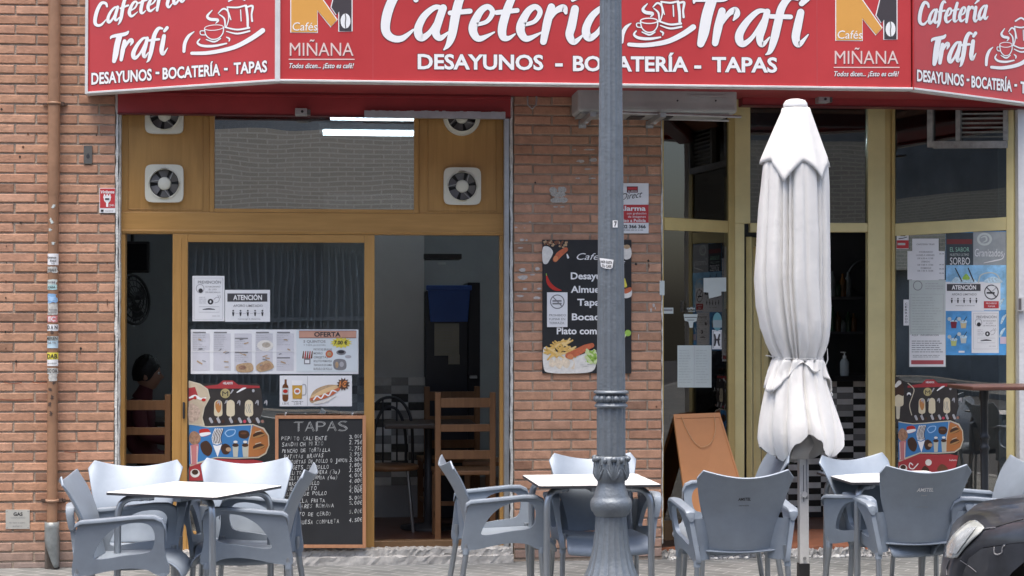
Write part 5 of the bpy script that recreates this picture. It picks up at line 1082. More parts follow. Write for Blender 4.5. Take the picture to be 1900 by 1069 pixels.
# ------------------------------------------------------------------ resin armchairs
RESIN = mat('resin_grey_blue', (.27, .315, .37), .5, .3, var=.09, vs=9, spec=.6); LEGM = mat('chair_leg', (.36, .39, .42), .35, .75, var=.1)
def rounded(pts, n=4): return [(p.x, p.y) for p in catmull([(a, c, 0) for a, c in pts], n, True)]
def back_pt(u, v):
    """u -1..1 across, v 0..1 upwards: a point of the backrest"""
    z_ = .44 + v * .375
    prof = [(.44, -.185, .150), (.50, -.205, .158), (.56, -.22, .172), (.62, -.235, .190), (.68, -.262, .208), (.74, -.295, .222), (.79, -.325, .232), (.815, -.342, .236)]
    for i in range(len(prof) - 1):
        if z_ <= prof[i + 1][0] + 1e-6:
            t = (z_ - prof[i][0]) / (prof[i + 1][0] - prof[i][0]); y = prof[i][1] * (1 - t) + prof[i + 1][1] * t; w_ = prof[i][2] * (1 - t) + prof[i + 1][2] * t; break
    top = max(0, (v - .55) / .45)
    z_ += top * top * (.048 * abs(u) ** 1.8 - .012)                  # concave upper edge with raised corners
    rc_ = max(0, abs(u) - .86) / .14; z_ -= top ** 3 * .05 * rc_ ** 2
    return V((u * w_, y + .045 * u * u * (.5 + .5 * v), z_))
def make_chair():
    t = thing('terrace_chair', 'chair', 'chair', (0, 0, 0), 'grey blue terrace armchairs')
    mb = MB(); mb.grid([[back_pt(-1 + 2 * i / 16, k / 14) for i in range(17)] for k in range(15)], RESIN)
    bk = mb.build('backrest', t, .003, 1, .011)
    mb = MB(); rows = []
    for k in range(11):
        f_ = k / 10; y = -.2 + .43 * f_; r_ = []
        for i in range(13):
            u = -1 + 2 * i / 12; hw = .19 + .025 * f_
            zz = .432 + .012 * f_ + .012 * u * u - (.05 * max(0, (f_ - .82) / .18) ** 2)
            r_.append(V((u * hw, y, zz)))
        rows.append(r_)
    rows.append([p + V((0, .006, -.035)) for p in rows[-1]])
    mb.grid(rows, RESIN); mb.build('seat', t, 0, 1, .012)
    outer = rounded([(-.252, .395), (-.242, .50), (-.228, .60), (-.205, .637), (-.1, .645), (.02, .655), (.095, .660), (.142, .652), (.165, .615), (.162, .53), (.17, .47), (.182, .43), (.178, .395), (.13, .393), (.08, .418), (0, .425), (-.08, .415), (-.15, .4), (-.2, .393)], 4)
    hole = rounded([(-.155, .482), (-.128, .54), (-.082, .592), (-.02, .626), (.055, .635), (.1, .622), (.12, .585), (.118, .54), (.104, .508), (.07, .494), (-.02, .483), (-.10, .470), (-.142, .468)], 4)
    for s in (-1, 1):
        bow = lambda a, c, s=s: s * (.218 + .035 * max(0, min(1, (c - .40) / .22)) + .01 * (a + .2) / .4)
        mb = MB(); mb.plate(outer, [hole], lambda a, c, tt: V((bow(a, c) + s * tt, a, c)), -.011, .011, RESIN, True)
        rows = []                                                    # broad top of the arm
        for a, c, hw in ((-.238, .60, .010), (-.234, .625, .022), (-.21, .64, .027), (-.12, .647, .026), (-.02, .656, .026), (.06, .663, .027), (.12, .662, .026), (.155, .645, .022), (.17, .61, .016), (.171, .56, .013)):
            x = bow(a, c)
            rows.append([V((x - hw, a, c - .009)), V((x - hw * .9, a, c + .004)), V((x, a, c + .008)), V((x + hw * .9, a, c + .004)), V((x + hw, a, c - .009)), V((x, a, c - .014))])
        mb.grid(rows, RESIN, True, True); mb.poly(rows[0][::-1], RESIN); mb.poly(rows[-1], RESIN)
        rows = []                                                    # gusset that joins the arm to the backrest, and the seat rail
        for k in range(7):
            c = .40 + .2 * k / 6; b0 = back_pt(s * .96, max(0, (c - .44) / .375)); b0.z = max(c, .4)
            x = bow(-.215, c); rows.append([b0 + (V((x, -.215, c)) - b0) * (i / 4) + V((0, -.018 * sin(pi * i / 4), 0)) for i in range(5)])
        mb.grid(rows, RESIN)
        mb.build('armrest', t, .004, 0)
    for s in (-1, 1):
        mb = MB(); mb.tube([(s * .222, .15, .47), (s * .226, .154, .36), (s * .238, .18, .0)], [.0125, .0125, .012], LEGM, 12, sx=1.0, sy=1.25); mb.tube([(s * .2255, .1535, .40), (s * .2265, .1555, .37)], .0165, RESIN, 12); mb.build('leg', t)
        mb = MB(); mb.tube([(s * .218, -.225, .47), (s * .222, -.232, .36), (s * .24, -.29, .0)], [.0125, .0125, .012], LEGM, 12, sx=1.0, sy=1.25); mb.tube([(s * .2205, -.23, .40), (s * .2215, -.232, .37)], .0165, RESIN, 12); mb.build('leg', t)
    return t
chair0 = make_chair(); nchair = [0]
def place_chair(px, py, zref, local, deg, label, dz=0.):
    """px, py: where the photo shows the chair's LOCAL point, zref metres up"""
    o = chair0 if nchair[0] == 0 else copy_tree(chair0); nchair[0] += 1
    a = R(deg); wp = G(px, py, zref); l = Matrix.Rotation(a, 3, 'Z') @ V(local)
    o.location = (wp.x - l.x, wp.y - l.y, 0); o.rotation_euler = (0, 0, a); o['label'] = label
    return o
TOPC = (0, -.325, .80)
cB = place_chair(253, 866, .805, TOPC, 181, 'grey blue armchair behind the left table, its back before the dark wooden chair inside')
cC = place_chair(459, 861, .805, TOPC, 179, 'grey blue armchair between the left table and the ice cream board')
cF = place_chair(1098, 852, .805, TOPC, 181, 'grey blue armchair behind the middle table, in front of the brick pillar')
cI = place_chair(1577, 854, .805, TOPC, 204, 'grey blue armchair behind the right table, beside the white parasol')
cA = place_chair(121, 881, .83, (0, -.325, .825), -91, 'grey blue armchair at the left end of the left table, nearest the drainpipe')
cD = place_chair(581, 868, .83, (0, -.325, .825), 85, 'grey blue armchair turned sideways before the chalkboard')
cE = place_chair(821, 853, .83, (0, -.325, .825), -87, 'grey blue armchair turned sideways before the open wooden doorway')
cG = place_chair(1452, 844, .825, (0, -.325, .825), 90, 'grey blue armchair mostly hidden behind the chair seen from the back near the parasol')
cH = place_chair(1386, 886, .805, TOPC, 1, 'grey blue armchair seen from behind, with small dark lettering on its back')
cJ = place_chair(1722, 876, .805, TOPC, 2, 'grey blue armchair seen from behind, with white lettering on its back')
cK = place_chair(1908, 855, .825, (0, -.325, .825), 88, 'grey blue armchair cut by the right edge of the photo, beyond the black car')
def back_letters(ch, rows_):
    bk = [o for o in COL.objects if o.parent == ch and o.name.startswith('backrest')][0]
    class BP:
        n = V((0, -1, 0))
        def __call__(s, x, zc, off=0.):
            v = (zc - .44) / .375; u = x / .2; p = back_pt(u * .2 / .215, v); return V((-p.x * 0 + x, p.y - .0075 - off * .6, zc))
    mb = MB(); bp = BP()
    for s_, zc, wd, h, m in rows_:
        # pixel frame of the text routine has y downwards: mirror it
        vs, fs, asp = tgeo(s_, .1, .02); o_ = mb.off(1)
        mb.add([bp(-wd / 2 + a * wd, zc + b * h, o_) for a, b in vs], fs, m)
    o = mb.build('backrest_print', bk, loc=None); return o
# lettering is modelled in the chair's own axes: parent at the origin while it is built
for ch, rows_ in ((cH, (('AMSTEL', .690, .062, .014, INK), ('cerveza', .662, .05, .007, mat('print_dim', (.12, .13, .14), .5)))), (cJ, (('AMSTEL', .705, .085, .018, WHITEP), ('beer', .682, .03, .008, PALEINK), ('cerveza', .622, .06, .009, mat('print_grey', (.3, .32, .34), .5))))):
    loc, rot = ch.location.copy(), ch.rotation_euler.copy(); ch.location = (0, 0, 0); ch.rotation_euler = (0, 0, 0)
    back_letters(ch, rows_); ch.location, ch.rotation_euler = loc, rot

# ------------------------------------------------------------------ tables
TOPM = mat('white_laminate', (.82, .82, .81), .3, var=.03); EDGE = mat('laminate_edge', (.04, .04, .045), .5)
def make_table():
    t = thing('terrace_table', 'table', 'table', (0, 0, 0), 'white topped terrace tables'); h = .735; s = .305
    mb = MB(); c = .012; out = [(-s + c, -s), (s - c, -s), (s, -s + c), (s, s - c), (s - c, s), (-s + c, s), (-s, s - c), (-s, -s + c)]
    mb.poly([(a, b, h) for a, b in out], TOPM); mb.poly([(a, b, h - .012) for a, b in out][::-1], EDGE)
    mb.add([(a, b, h) for a, b in out] + [(a, b, h - .012) for a, b in out], [(i, i + 8, (i + 1) % 8 + 8, (i + 1) % 8) for i in range(8)], EDGE); mb.build('tabletop', t)
    for sx in (-1, 1):
        for sy in (-1, 1):
            mb = MB(); d = V((sx, sy, 0)).normalized(); q = lambda r_, z_: d * r_ + V((0, 0, z_))
            mb.tube([q(.20, h - .03)] + catmull([q(.26, h - .03), q(.315, h - .033), q(.352, h - .055), q(.368, h - .1), q(.37, h - .15)], 4) + [q(.372, .3), q(.375, 0)], .0165, LEGM, 12); mb.build('leg', t)
    mb = MB()
    for a in range(4):
        d = V((cos(pi / 4 + a * pi / 2), sin(pi / 4 + a * pi / 2), 0))
        for r_ in (.225, .265): p = d * r_ + V((0, 0, h - .035)); mb.box(p - V((.012, .012, .012)), p + V((.012, .012, .022)), ALU)
    mb.box((-.16, -.02, h - .045), (.16, .02, h - .0125), LEGM); mb.box((-.02, -.16, h - .046), (.02, .16, h - .0126), LEGM); mb.build('bracket', t)
    return t
def place_table(o, corners, label):
    w_ = [G(px, py, .735) for px, py in corners]; c = sum(w_, V()) / len(w_); o.location = (c.x, c.y, 0)
    d = w_[1] - w_[0]; o.rotation_euler = (0, 0, math.atan2(d.y, d.x)); o['label'] = label; return o
tb0 = make_table()
place_table(tb0, [(197, 913), (370, 921), (528, 904), (352, 893)], 'white topped square table set cornerwise among the four left armchairs')
place_table(copy_tree(tb0), [(998, 902), (1227, 899), (1188, 880), (965, 881)], 'white topped square table behind the lamp post before the brick pillar')
place_table(copy_tree(tb0), [(1572, 894.5), (1790, 892), (1735, 873), (1510, 877)], 'white topped square table at the right, beside the closed parasol')

# ------------------------------------------------------------------ lamp post
lpos = AT(1134, 900, 8.02); lx, ly = lpos.x, lpos.y
def lz(py): return AT(1134, py, 8.02).z
def lr(px): return px / F * 8.02
IRON = mat('grey_iron_paint', (.175, .2, .225), .42, .35, var=.1, vs=18, bump=.25, bs=90, spec=.5)
lp = thing('lamp_post', 'grey fluted cast iron lamp post standing in front of the brick pillar', 'lamp post', (lx, ly, 0))
def flute(n, d, k0=0):
    return lambda a, i, z_: 1 - d * (max(0, sin(n * a / 2) ** 2) ** .6)
def shaft_r(py): return lr(20.5 + (27 - 20.5) * max(0, min(1, (py - 0) / 735)))
mb = MB(); n_ = 40; prof = [(lr(27), lz(845)), (lr(27), lz(755))]; mb.lathe(prof, (lx, ly, 0), IRON, 144, flute(14, .085), False)
mb.lathe([(shaft_r(730 - k * 18), lz(730 - k * 18)) for k in range(80)], (lx, ly, 0), IRON, 144, flute(14, .085), False); mb.build('shaft', lp)
mb = MB()
mb.lathe([(lr(r_), lz(y)) for r_, y in ((27, 757), (31, 754.5), (31, 751.5), (28.5, 749.5), (26.5, 746), (26, 739), (26.5, 733), (28.5, 731), (32.5, 729.5), (32.5, 727), (30, 724.5), (26.5, 724))], (lx, ly, 0), IRON, 48, None, False)
for k in range(13):
    a = 2 * pi * (k + .5) / 13 + .3; mb.ball((lx + lr(26.5) * cos(a), ly + lr(26.5) * sin(a), lz(739.5)), lr(6.9), IRON, 12, 8, (1, 1, 1))
    mb.ball((lx + lr(29) * cos(a + pi / 13), ly + lr(29) * sin(a + pi / 13), lz(739.5)), lr(2.8), IRON, 6, 6, (.8, .8, 2.6))
mb.build('beaded_collar', lp)
mb = MB()
mb.lathe([(lr(r_), lz(y)) for r_, y in ((34, 927), (33, 922), (30.5, 913), (27, 904), (25.5, 897), (25.5, 893), (28.5, 889), (31, 882), (31.5, 872), (30.5, 860), (30, 850), (28, 846), (26.6, 845.5))], (lx, ly, 0), IRON, 56, None, False)
for k in range(6):                                                    # acanthus leaves
    a0 = 2 * pi * k / 6 - pi / 2
    for da, top in ((0, 848), (.16, 853), (-.16, 853), (.3, 860), (-.3, 860), (.42, 868), (-.42, 868)):
        pts = []
        for i in range(7):
            f_ = i / 6; y = 890 + (top - 890) * f_; a = a0 + da * (f_ ** .8); r_ = lr(29.5 + 2.2 * sin(f_ * pi * .9) + (1.8 if i == 6 else 0)); pts.append((lx + r_ * cos(a), ly + r_ * sin(a), lz(y)))
        mb.tube(pts, [.003, .005, .0062, .0065, .006, .005, .003], IRON, 6)
    r_ = lr(32.5); mb.ball((lx + r_ * cos(a0), ly + r_ * sin(a0), lz(850)), .016, IRON, 10, 8, (1, 1, .8))
    a1 = a0 + pi / 6; mb.ball((lx + lr(31.5) * cos(a1), ly + lr(31.5) * sin(a1), lz(853)), .011, IRON, 10, 8, (1, 1, 1.3))
mb.build('leaf_capital', lp)
mb = MB(); mb.lathe([(lr(r_), lz(y)) for r_, y in ((29, 957), (32, 955), (33, 951), (37, 947), (39, 939), (39, 932), (37, 926), (34.5, 923.5), (33.5, 920))], (lx, ly, 0), IRON, 56, None, False); mb.build('ring', lp)
mb = MB()
pr2 = [(29.5, 957), (30, 970), (31.5, 990), (34.5, 1015), (39, 1035), (45, 1055), (54, 1075), (64, 1100), (70, 1130), (72, 1150)]
mb.lathe([(lr(r_), lz(y)) for r_, y in pr2][::-1], (lx, ly, 0), IRON, 160, lambda a, i, z_: 1 - .05 * (abs(sin(10 * a)) ** .7) * (1 if i < len(pr2) - 1 else .3), False)
mb.lathe([(lr(78), 0), (lr(78), lz(1185)), (lr(74), lz(1170)), (lr(74), lz(1152)), (lr(70), lz(1150))], (lx, ly, 0), IRON, 12, None, False); mb.build('flared_base', lp)
mb = MB(); zt_ = lz(730 - 79 * 18)
mb.lathe([(lr(14), zt_ - .01), (lr(24), zt_ + .03), (lr(24), zt_ + .06), (lr(12), zt_ + .1), (.05, zt_ + .2), (.16, zt_ + .32), (.19, zt_ + .34), (.24, zt_ + .8), (.05, zt_ + .95), (.02, zt_ + 1.05)], (lx, ly, 0), IRON, 8); mb.build('lantern', lp)
class PostFace:
    n = V((0, -1, 0))
    def __call__(s, px, py, off=0.):
        r_ = shaft_r(py) * 1.0 + .0015 + off; a = max(-.97, min(.97, (px - 1134) / F * 8.02 / r_)); an = -pi / 2 + math.asin(a)
        return V((lx + r_ * cos(an), ly + r_ * sin(an), lz(py)))
PFp = PostFace()
def post_patch(mb, pts, m):
    # fine grid so that it follows the round shaft
    xs = [p[0] for p in pts]; x0, x1 = min(xs), max(xs)
    def span(x):
        ys = []
        for i in range(len(pts)):
            (ax_, ay), (bx, by) = pts[i], pts[(i + 1) % len(pts)]
            if (ax_ <= x <= bx or bx <= x <= ax_) and ax_ != bx: ys.append(ay + (by - ay) * (x - ax_) / (bx - ax_))
        return min(ys), max(ys)
    rows = []
    for k in range(11):
        x = x0 + .02 + (x1 - x0 - .04) * k / 10; a, c = span(x); rows.append([PFp(x, a), PFp(x, (a + c) / 2), PFp(x, c)])
    mb.grid(rows, m)
mb = MB(); post_patch(mb, [(1111, 479), (1135, 483), (1134, 497), (1129, 500), (1117, 498), (1112, 494)], PAPER)
mb.text(PFp, 'NOS GUSTA', 1112.5, 488, 20, 4.5, INK, 1, 0, .03, .12); mb.text(PFp, 'TU CAFE', 1114, 496, 17, 4.8, INK, 1, 0, .03, .1)
tag(mb.build('sticker'), 'curled white sticker with black words halfway up the lamp post', 'sticker', 'stickers on the lamp post')
mb = MB(); post_patch(mb, [(1133.5, 410), (1143, 410), (1143, 423), (1133.5, 423)], PAPER); mb.text(PFp, '7', 1136, 421, 5.5, 9, INK, 1, 0, .03)
tag(mb.build('sticker'), 'tiny white sticker with a dark 7 on the upper lamp post', 'sticker', 'stickers on the lamp post')

# ------------------------------------------------------------------ closed parasol
UD = 9.2; uc = AT(1490, 900, UD); ux, uy = uc.x, uc.y
uz = lambda py: AT(1490, py, UD).z
ur = lambda px: px / F * UD
def ux_at(px): return ur(px - 1490)
CLOTH = mat('parasol_cloth', (.68, .675, .66), .9, var=.02, vs=7, bump=.3, bs=16)
CLOTH_IN = mat('parasol_cloth_inside', (.6, .59, .58), .9, var=.08)
um = thing('parasol', 'closed white parasol tied with a cord, between the right hand tables', 'parasol', (ux, uy, 0))
mb = MB()
hz = 0.0
mb.box((ux - ur(8.5), uy - ur(8.5), .19), (ux + ur(8.5), uy + ur(8.5), uz(430)), WHITE)
mb.box((ux - ur(2.2), uy - ur(8.5) - .002, uz(930)), (ux - ur(.5), uy - ur(8.5) - .0002, uz(862)), GREYINK); mb.box((ux + ur(3), uy - ur(8.5) - .003, uz(925)), (ux + ur(6), uy - ur(8.5) - .0004, uz(800)), PALEINK)
pole = mb.build('pole', um, .006)
mb = MB(); mb.lathe([(.012, 0), (.012, .008), (.016, .01), (.016, .02)], (ux - .004, uy - ur(8.5), uz(916)), WHITE, 12, ax=Matrix.Rotation(R(90), 3, 'X')); mb.lathe([(.008, 0), (.008, .012)], (ux, uy - ur(8.5), uz(1034)), GALV, 12, ax=Matrix.Rotation(R(90), 3, 'X')); mb.build('crank_knob', um)
mb = MB(); mb.box((ux - ur(10), uy - ur(10), .16), (ux + ur(10), uy + ur(10), uz(1044)), DARK); mb.build('pole_sleeve', um, .003)
mb = MB(); mb.lathe([(.235, 0), (.235, .05), (.22, .085), (.1, .12), (.07, .17), (.045, .176)], (ux, uy, 0), mat('base_concrete', (.62, .62, .6), .8, var=.15, bump=.3), 40); mb.build('base', um)
# canopy: horizontal outlines traced from the photo (left, right), with gathered folds
prof = [(196, 1455, 1501), (205, 1454, 1504), (240, 1440, 1516), (280, 1425, 1530), (305, 1416, 1539), (340, 1412, 1541), (400, 1406, 1542), (460, 1402, 1543), (520, 1398, 1543), (570, 1402, 1544), (610, 1411, 1543), (640, 1422, 1537), (656, 1432, 1530), (665, 1437, 1526), (672, 1433, 1528), (690, 1426, 1530), (720, 1419, 1538), (760, 1410, 1552), (800, 1403, 1566), (812, 1402, 1569), (820, 1404, 1568)]
NS = 160; rows = []
ru = random.Random(9); ph = [ru.uniform(0, 6.28) for _ in range(6)]
def lerp_prof(py):
    for i in range(len(prof) - 1):
        if prof[i][0] <= py <= prof[i + 1][0]:
            t = (py - prof[i][0]) / (prof[i + 1][0] - prof[i][0]); return prof[i][1] + (prof[i + 1][1] - prof[i][1]) * t, prof[i][2] + (prof[i + 1][2] - prof[i][2]) * t
    return prof[-1][1:]
pleat = [(4.712 + q, d_) for q, d_ in ((-1.2, .8), (-.66, .8), (-.48, 1.), (-.33, .9), (.06, .25), (.56, 1.), (.72, .8), (1.18, .9), (1.9, 1), (2.5, 1), (3.1, 1), (-1.9, 1), (-2.5, 1))]
pleat2 = [(4.712 + q, d_) for q, d_ in ((-1.1, .7), (-.62, .8), (-.04, 1.1), (.34, .5), (.95, 1.), (1.5, .8), (2.1, 1), (2.7, 1), (3.2, 1), (-1.7, 1), (-2.3, 1))]
def fold(a, py):
    """0 on the outside of a pleat, down to -1 in the crease"""
    out = 0
    for q, d_ in (pleat if py < 668 else pleat2):
        b_ = abs(((a - q + pi) % (2 * pi)) - pi); out = min(out, -d_ * math.exp(-(b_ / .05) ** 1.3))
    return out
def canopy_pt(a, py, extra=0.):
    l_, r_ = lerp_prof(py); cxp, hw = (l_ + r_) / 2, (r_ - l_) / 2
    aa = a + .22 * sin((py - 300) / 160 + ph[0]) * (1 if py > 300 else 0) * .5
    tie = math.exp(-((py - 665) / 22) ** 2)
    depth = .05 + .27 * max(0, min(1, (py - 260) / 120)) + .10 * tie
    if py > 668: depth = .2 + .1 * tie
    nz = noise.noise(V((cos(aa) * 2.2, sin(aa) * 2.2, py / 95))); nz2 = noise.noise(V((cos(aa) * 6, sin(aa) * 6, py / 26 + 7)))
    k = 1 + fold(aa, py) * depth + .045 * nz * min(1, max(0, (py - 300) / 60)) + (.018 + .05 * math.exp(-((py - 640) / 45) ** 2) + .05 * math.exp(-((py - 700) / 30) ** 2)) * nz2 + .06 * tie * sin(15 * aa + 2 * nz)
    kk = k if abs(cos(a)) < .9 else 1 + (k - 1) * .5
    rr = hw * kk * .985
    dep = .92
    return V((ux + ur(cxp - 1490) + ur(rr) * cos(a), uy + ur(rr) * dep * sin(a), uz(py + extra)))
def hem(a):
    d = ((a - 4.70 + pi) % (2 * pi)) - pi; q = abs(d)
    pts = ((0, -18), (.3, -2), (.62, 26), (.85, 33), (1.15, 22), (1.5, 4), (1.9, 14), (2.5, 36), (3.2, 42)) if d < 0 else ((0, -18), (.22, -8), (.5, 20), (.8, 34), (1.1, 26), (1.5, -4), (1.9, 8), (2.5, 34), (3.2, 42))
    for (a0, h0), (a1, h1) in zip(pts, pts[1:]):
        if a0 <= q <= a1: t = (q - a0) / (a1 - a0); t = t * t * (3 - 2 * t); return h0 + (h1 - h0) * t
    return 44
ys = [196, 202, 214, 228, 244, 260, 276, 292, 308, 326, 345, 366, 390, 415, 440, 466, 492, 518, 544, 568, 590, 608, 624, 637, 647, 655, 660, 664, 668, 673, 680, 690, 702, 716, 732, 750, 768, 786, 804, 820]
for py in ys:
    r_ = []
    for k in range(NS):
        a = 2 * pi * k / NS; e = hem(a) * max(0, (py - 690) / 130) ** 1.4 if py > 690 else 0
        p = canopy_pt(a, py, e); l_, rr_ = lerp_prof(py); cq_ = ux + ur((l_ + rr_) / 2 - 1490); sh_ = 1 - .42 * max(0, (e - 6) / 34) ** 1.3 * max(0, (py - 740) / 80) ** 1.5; r_.append(V((cq_ + (p.x - cq_) * sh_, uy + (p.y - uy) * sh_, p.z)))
    rows.append(r_)
mb = MB(); mb.grid(rows, CLOTH, True, True); mb.poly([p + V((0, 0, .002)) for p in rows[0]], CLOTH)
rin = []                                                               # lining, a little inside the cloth
for i in range(9):
    q_ = rows[-1 - i]; c_ = sum(q_, V()) / NS; rin.append([V((c_.x + (p.x - c_.x) * (.992 - .03 * i), c_.y + (p.y - c_.y) * (.992 - .03 * i), p.z)) for p in q_])
mb.grid(rin, CLOTH_IN, True, True); canopy = mb.build('canopy', um)
# vent flap over the top: hem drops to points between its raised edges
rows = []; cr = [R(d_) for d_ in (4, 62, 118, 176, 236, 304)]
for i in range(15):
    f_ = i / 14; py0 = 200 + 108 * f_; r_ = []
    for k in range(NS):
        a = 2 * pi * k / NS
        near = min(abs(((a - q + pi) % (2 * pi)) - pi) for q in cr); pk = max(0, 1 - near / .62) ** 1.5
        l_, rr_ = lerp_prof(min(py0, 304)); hw = (rr_ - l_) / 2 + 1.5 + 3.5 * f_ * pk + 2 * sin(9 * a) * f_
        hw = hw * (1 - .06 * f_ * (1 - pk)); front = 1 if sin(a) < 0 else .6
        drop = f_ ** 1.5 * (38 * pk * (1 if abs(cos(a)) < .85 else .1) - 6 + 3 * sin(3 * a + 1))
        r_.append(V((ux + ur((l_ + rr_) / 2 - 1490) + ur(hw) * cos(a), uy + ur(hw) * .98 * sin(a), uz(py0 + drop))))
    rows.append(r_)
mb = MB(); mb.grid(rows, CLOTH, True, True); mb.build('vent_flap', um, solid=.003)
mb = MB(); mb.lathe([(ur(22), uz(199)), (ur(22.5), uz(197)), (ur(22), uz(191)), (ur(18), uz(185.5)), (ur(10), uz(183)), (0, uz(182.6))], (ux + ux_at(1477.5), uy, 0), WHITE, 28, None, False); mb.lathe([(ur(23.2), uz(201)), (ur(23.2), uz(198.5))], (ux + ux_at(1477.5), uy, 0), GREYINK, 28, None, False); mb.build('finial', um)
mb = MB(); mb.tube([canopy_pt(2 * pi * k / 60, 665.5) + V((.004 * cos(2 * pi * k / 60), .004 * sin(2 * pi * k / 60), .002 * sin(k))) for k in range(61)], .005, mat('cord', (.55, .55, .54), .8), 6)
pt = canopy_pt(0, 664); mb.tube([pt, pt + V((.03, -.02, .05)), pt + V((.032, -.02, -.01)), pt + V((.02, -.02, -.04)), pt + V((.008, -.015, -.05))], .003, MATS['cord'], 6)
pt = canopy_pt(pi, 664); mb.tube([pt, pt + V((-.03, -.01, .01)), pt + V((-.05, -.01, .012))], .003, MATS['cord'], 6); mb.build('tie_cord', um)
mb = MB(); rows = []                                                    # loose ruffle of cloth below the tie
for i in range(9):
    f_ = i / 8; r_ = []
    for k in range(NS):
        a = 2 * pi * k / NS; low = 34 + 24 * sin(a * 2 + 1.2) + 8 * sin(5 * a + 1.1) + 3 * sin(9 * a); py = 667 + low * f_
        p = canopy_pt(a, py); cx_0 = ux + ur(sum(lerp_prof(py)) / 2 - 1490); g_ = 1.03 + f_ * (.05 + .07 * sin(5 * a + 2.4) + .04 * sin(11 * a)); r_.append(V((cx_0 + (p.x - cx_0) * g_, uy + (p.y - uy) * g_, p.z)))
    rows.append(r_)
mb.grid(rows, CLOTH, True, True)
mb.build('cloth_fold', um, solid=.003)
mb = MB(); mb.grid([[V((ux - .07 + .05 * i + .012 * sin(k), uy - .05 + .02 * sin(k * 1.3 + i), uz(806 + k * 9))) for i in range(3)] for k in range(6)], CLOTH_IN); mb.build('inner_strap', um, solid=.003)

# ------------------------------------------------------------------ brown board leaning by the side pane
BRN = mat('orange_board', (.47, .2, .07), .5, var=.1, vs=3)
bq = [P(1268, 1000, .02), P(1372, 1000, .1), P(1336, 766, .3), P(1249, 769, .22)]
bq = [P(1282, 1003, -.12), P(1408, 1003, -.04), P(1335, 766, .22), P(1249, 769, .13)]
wb = thing('folded_board', 'orange brown board with a thin cord, leaning in the recess left of the parasol', 'board', bq[0])
bn = (bq[1] - bq[0]).cross(bq[3] - bq[0]).normalized()
if bn.dot(CAM - bq[0]) < 0: bn = -bn
mb = MB(); mb.hexa(bq, bn * -.018, BRN); mb.build('panel', wb, .004)
mb = MB(); e = lambda a, c: bq[0].lerp(bq[1], a).lerp(bq[3].lerp(bq[2], a), c)
for a, c, a2, c2 in ((.0, 0, .03, 1), (.97, 0, 1, 1)): mb.hexa([e(a, 0) + bn * .001, e(a2, 0) + bn * .001, e(a2, 1) + bn * .001, e(a, 1) + bn * .001], bn * .003, BRN)
mb.hexa([e(.031, .965) + bn * .001, e(.969, .965) + bn * .001, e(.969, 1) + bn * .001, e(.031, 1) + bn * .001], bn * .0025, BRN); mb.build('edge_strip', wb)
mb = MB(); mb.tube([e(.16, .985) + bn * .006] + [p + bn * .006 for p in catmull([e(.2, .9), e(.3, .79), e(.42, .735), e(.52, .735), e(.66, .77), (e(.8, .86)), e(.86, .985)], 5)], .0022, mat('cord_tan', (.5, .3, .15), .8), 6); mb.build('cord', wb)

# ------------------------------------------------------------------ bar table with cast pedestal by the right window
bt = AT(1826, 720, 10.55); bx_, by_ = bt.x, bt.y
zz = lambda py: AT(1826, py, 10.55).z
rr = lambda px: px / F * 10.55
btb = thing('bar_table', 'high bar table with thin red brown top and black turned pedestal at the right window', 'table', (bx_, by_, 0))
mb = MB(); tt = P(1780, 716, by_).x; mb.box((tt, by_ - .22, zz(722)), (tt + .62, by_ + .22, zz(714.5)), mat('bar_top', (.1, .042, .03), .4, var=.2)); mb.build('tabletop', btb, .006)
BLK = mat('black_iron', (.02, .022, .026), .45, .3, var=.2)
mb = MB(); mb.lathe([(rr(r_), zz(y)) for r_, y in ((9, 724), (9, 740), (7, 745), (6.5, 800), (7, 806), (9, 809), (9, 814), (7, 816), (7, 826), (9, 828), (9, 834), (7, 837), (7.4, 845), (7, 930), (9, 935), (9, 940), (7, 946), (6.5, 960), (10, 985), (14, 1000))][::-1], (bx_, by_, 0), BLK, 20)
for k in range(3): a = 2 * pi * k / 3 + .6; mb.tube([(bx_, by_, zz(985)), (bx_ + .12 * cos(a), by_ + .12 * sin(a), .14), (bx_ + .22 * cos(a), by_ + .22 * sin(a), .02)], [.022, .018, .016], BLK, 8)
mb.build('pedestal', btb)

# ------------------------------------------------------------------ parked car (front wing at the lower right)
CD = 6.3
cn = AT(1752, 1050, CD); cy0 = cn.y                                    # near side
CARX = cn.x + .005                                                      # foremost point
CPSI = R(29); CROT = Matrix.Rotation(-CPSI, 3, 'Z'); CPIV = V((CARX + .12, cy0 + .12, 0))
def turn(mb):
    mb.v = [CPIV + CROT @ (p - CPIV) for p in mb.v]
CARP = mat('black_car_paint', (.026, .029, .037), .33, .0, var=.5, vs=6, spec=.5, coat=.35); TYRE = mat('tyre', (.015, .015, .015), .85, var=.2, bump=.4); ARCH = mat('arch_black', (.008, .008, .009), .9, var=0); RIMM = mat('rim', (.35, .36, .37), .35, .8)
car = thing('parked_car', 'dusty black car with a cloudy headlight, its front corner cut by the lower right edge', 'car', (CARX + 2, cy0 + .87, -.12))
g0 = -.12
W2 = 1.74; wheels = (.50, 3.28); wr_ = .40
top = [(0.02, .45), (0.0, .60), (.02, .72), (.06, .81), (.14, .875), (.28, .915), (.5, .95), (.8, .985), (1.05, 1.01), (1.2, 1.06), (1.55, 1.28), (1.9, 1.47), (2.3, 1.53), (2.9, 1.54), (3.4, 1.48), (3.75, 1.2), (3.9, 1.0), (3.98, .75), (3.95, .45), (3.85, .28)]
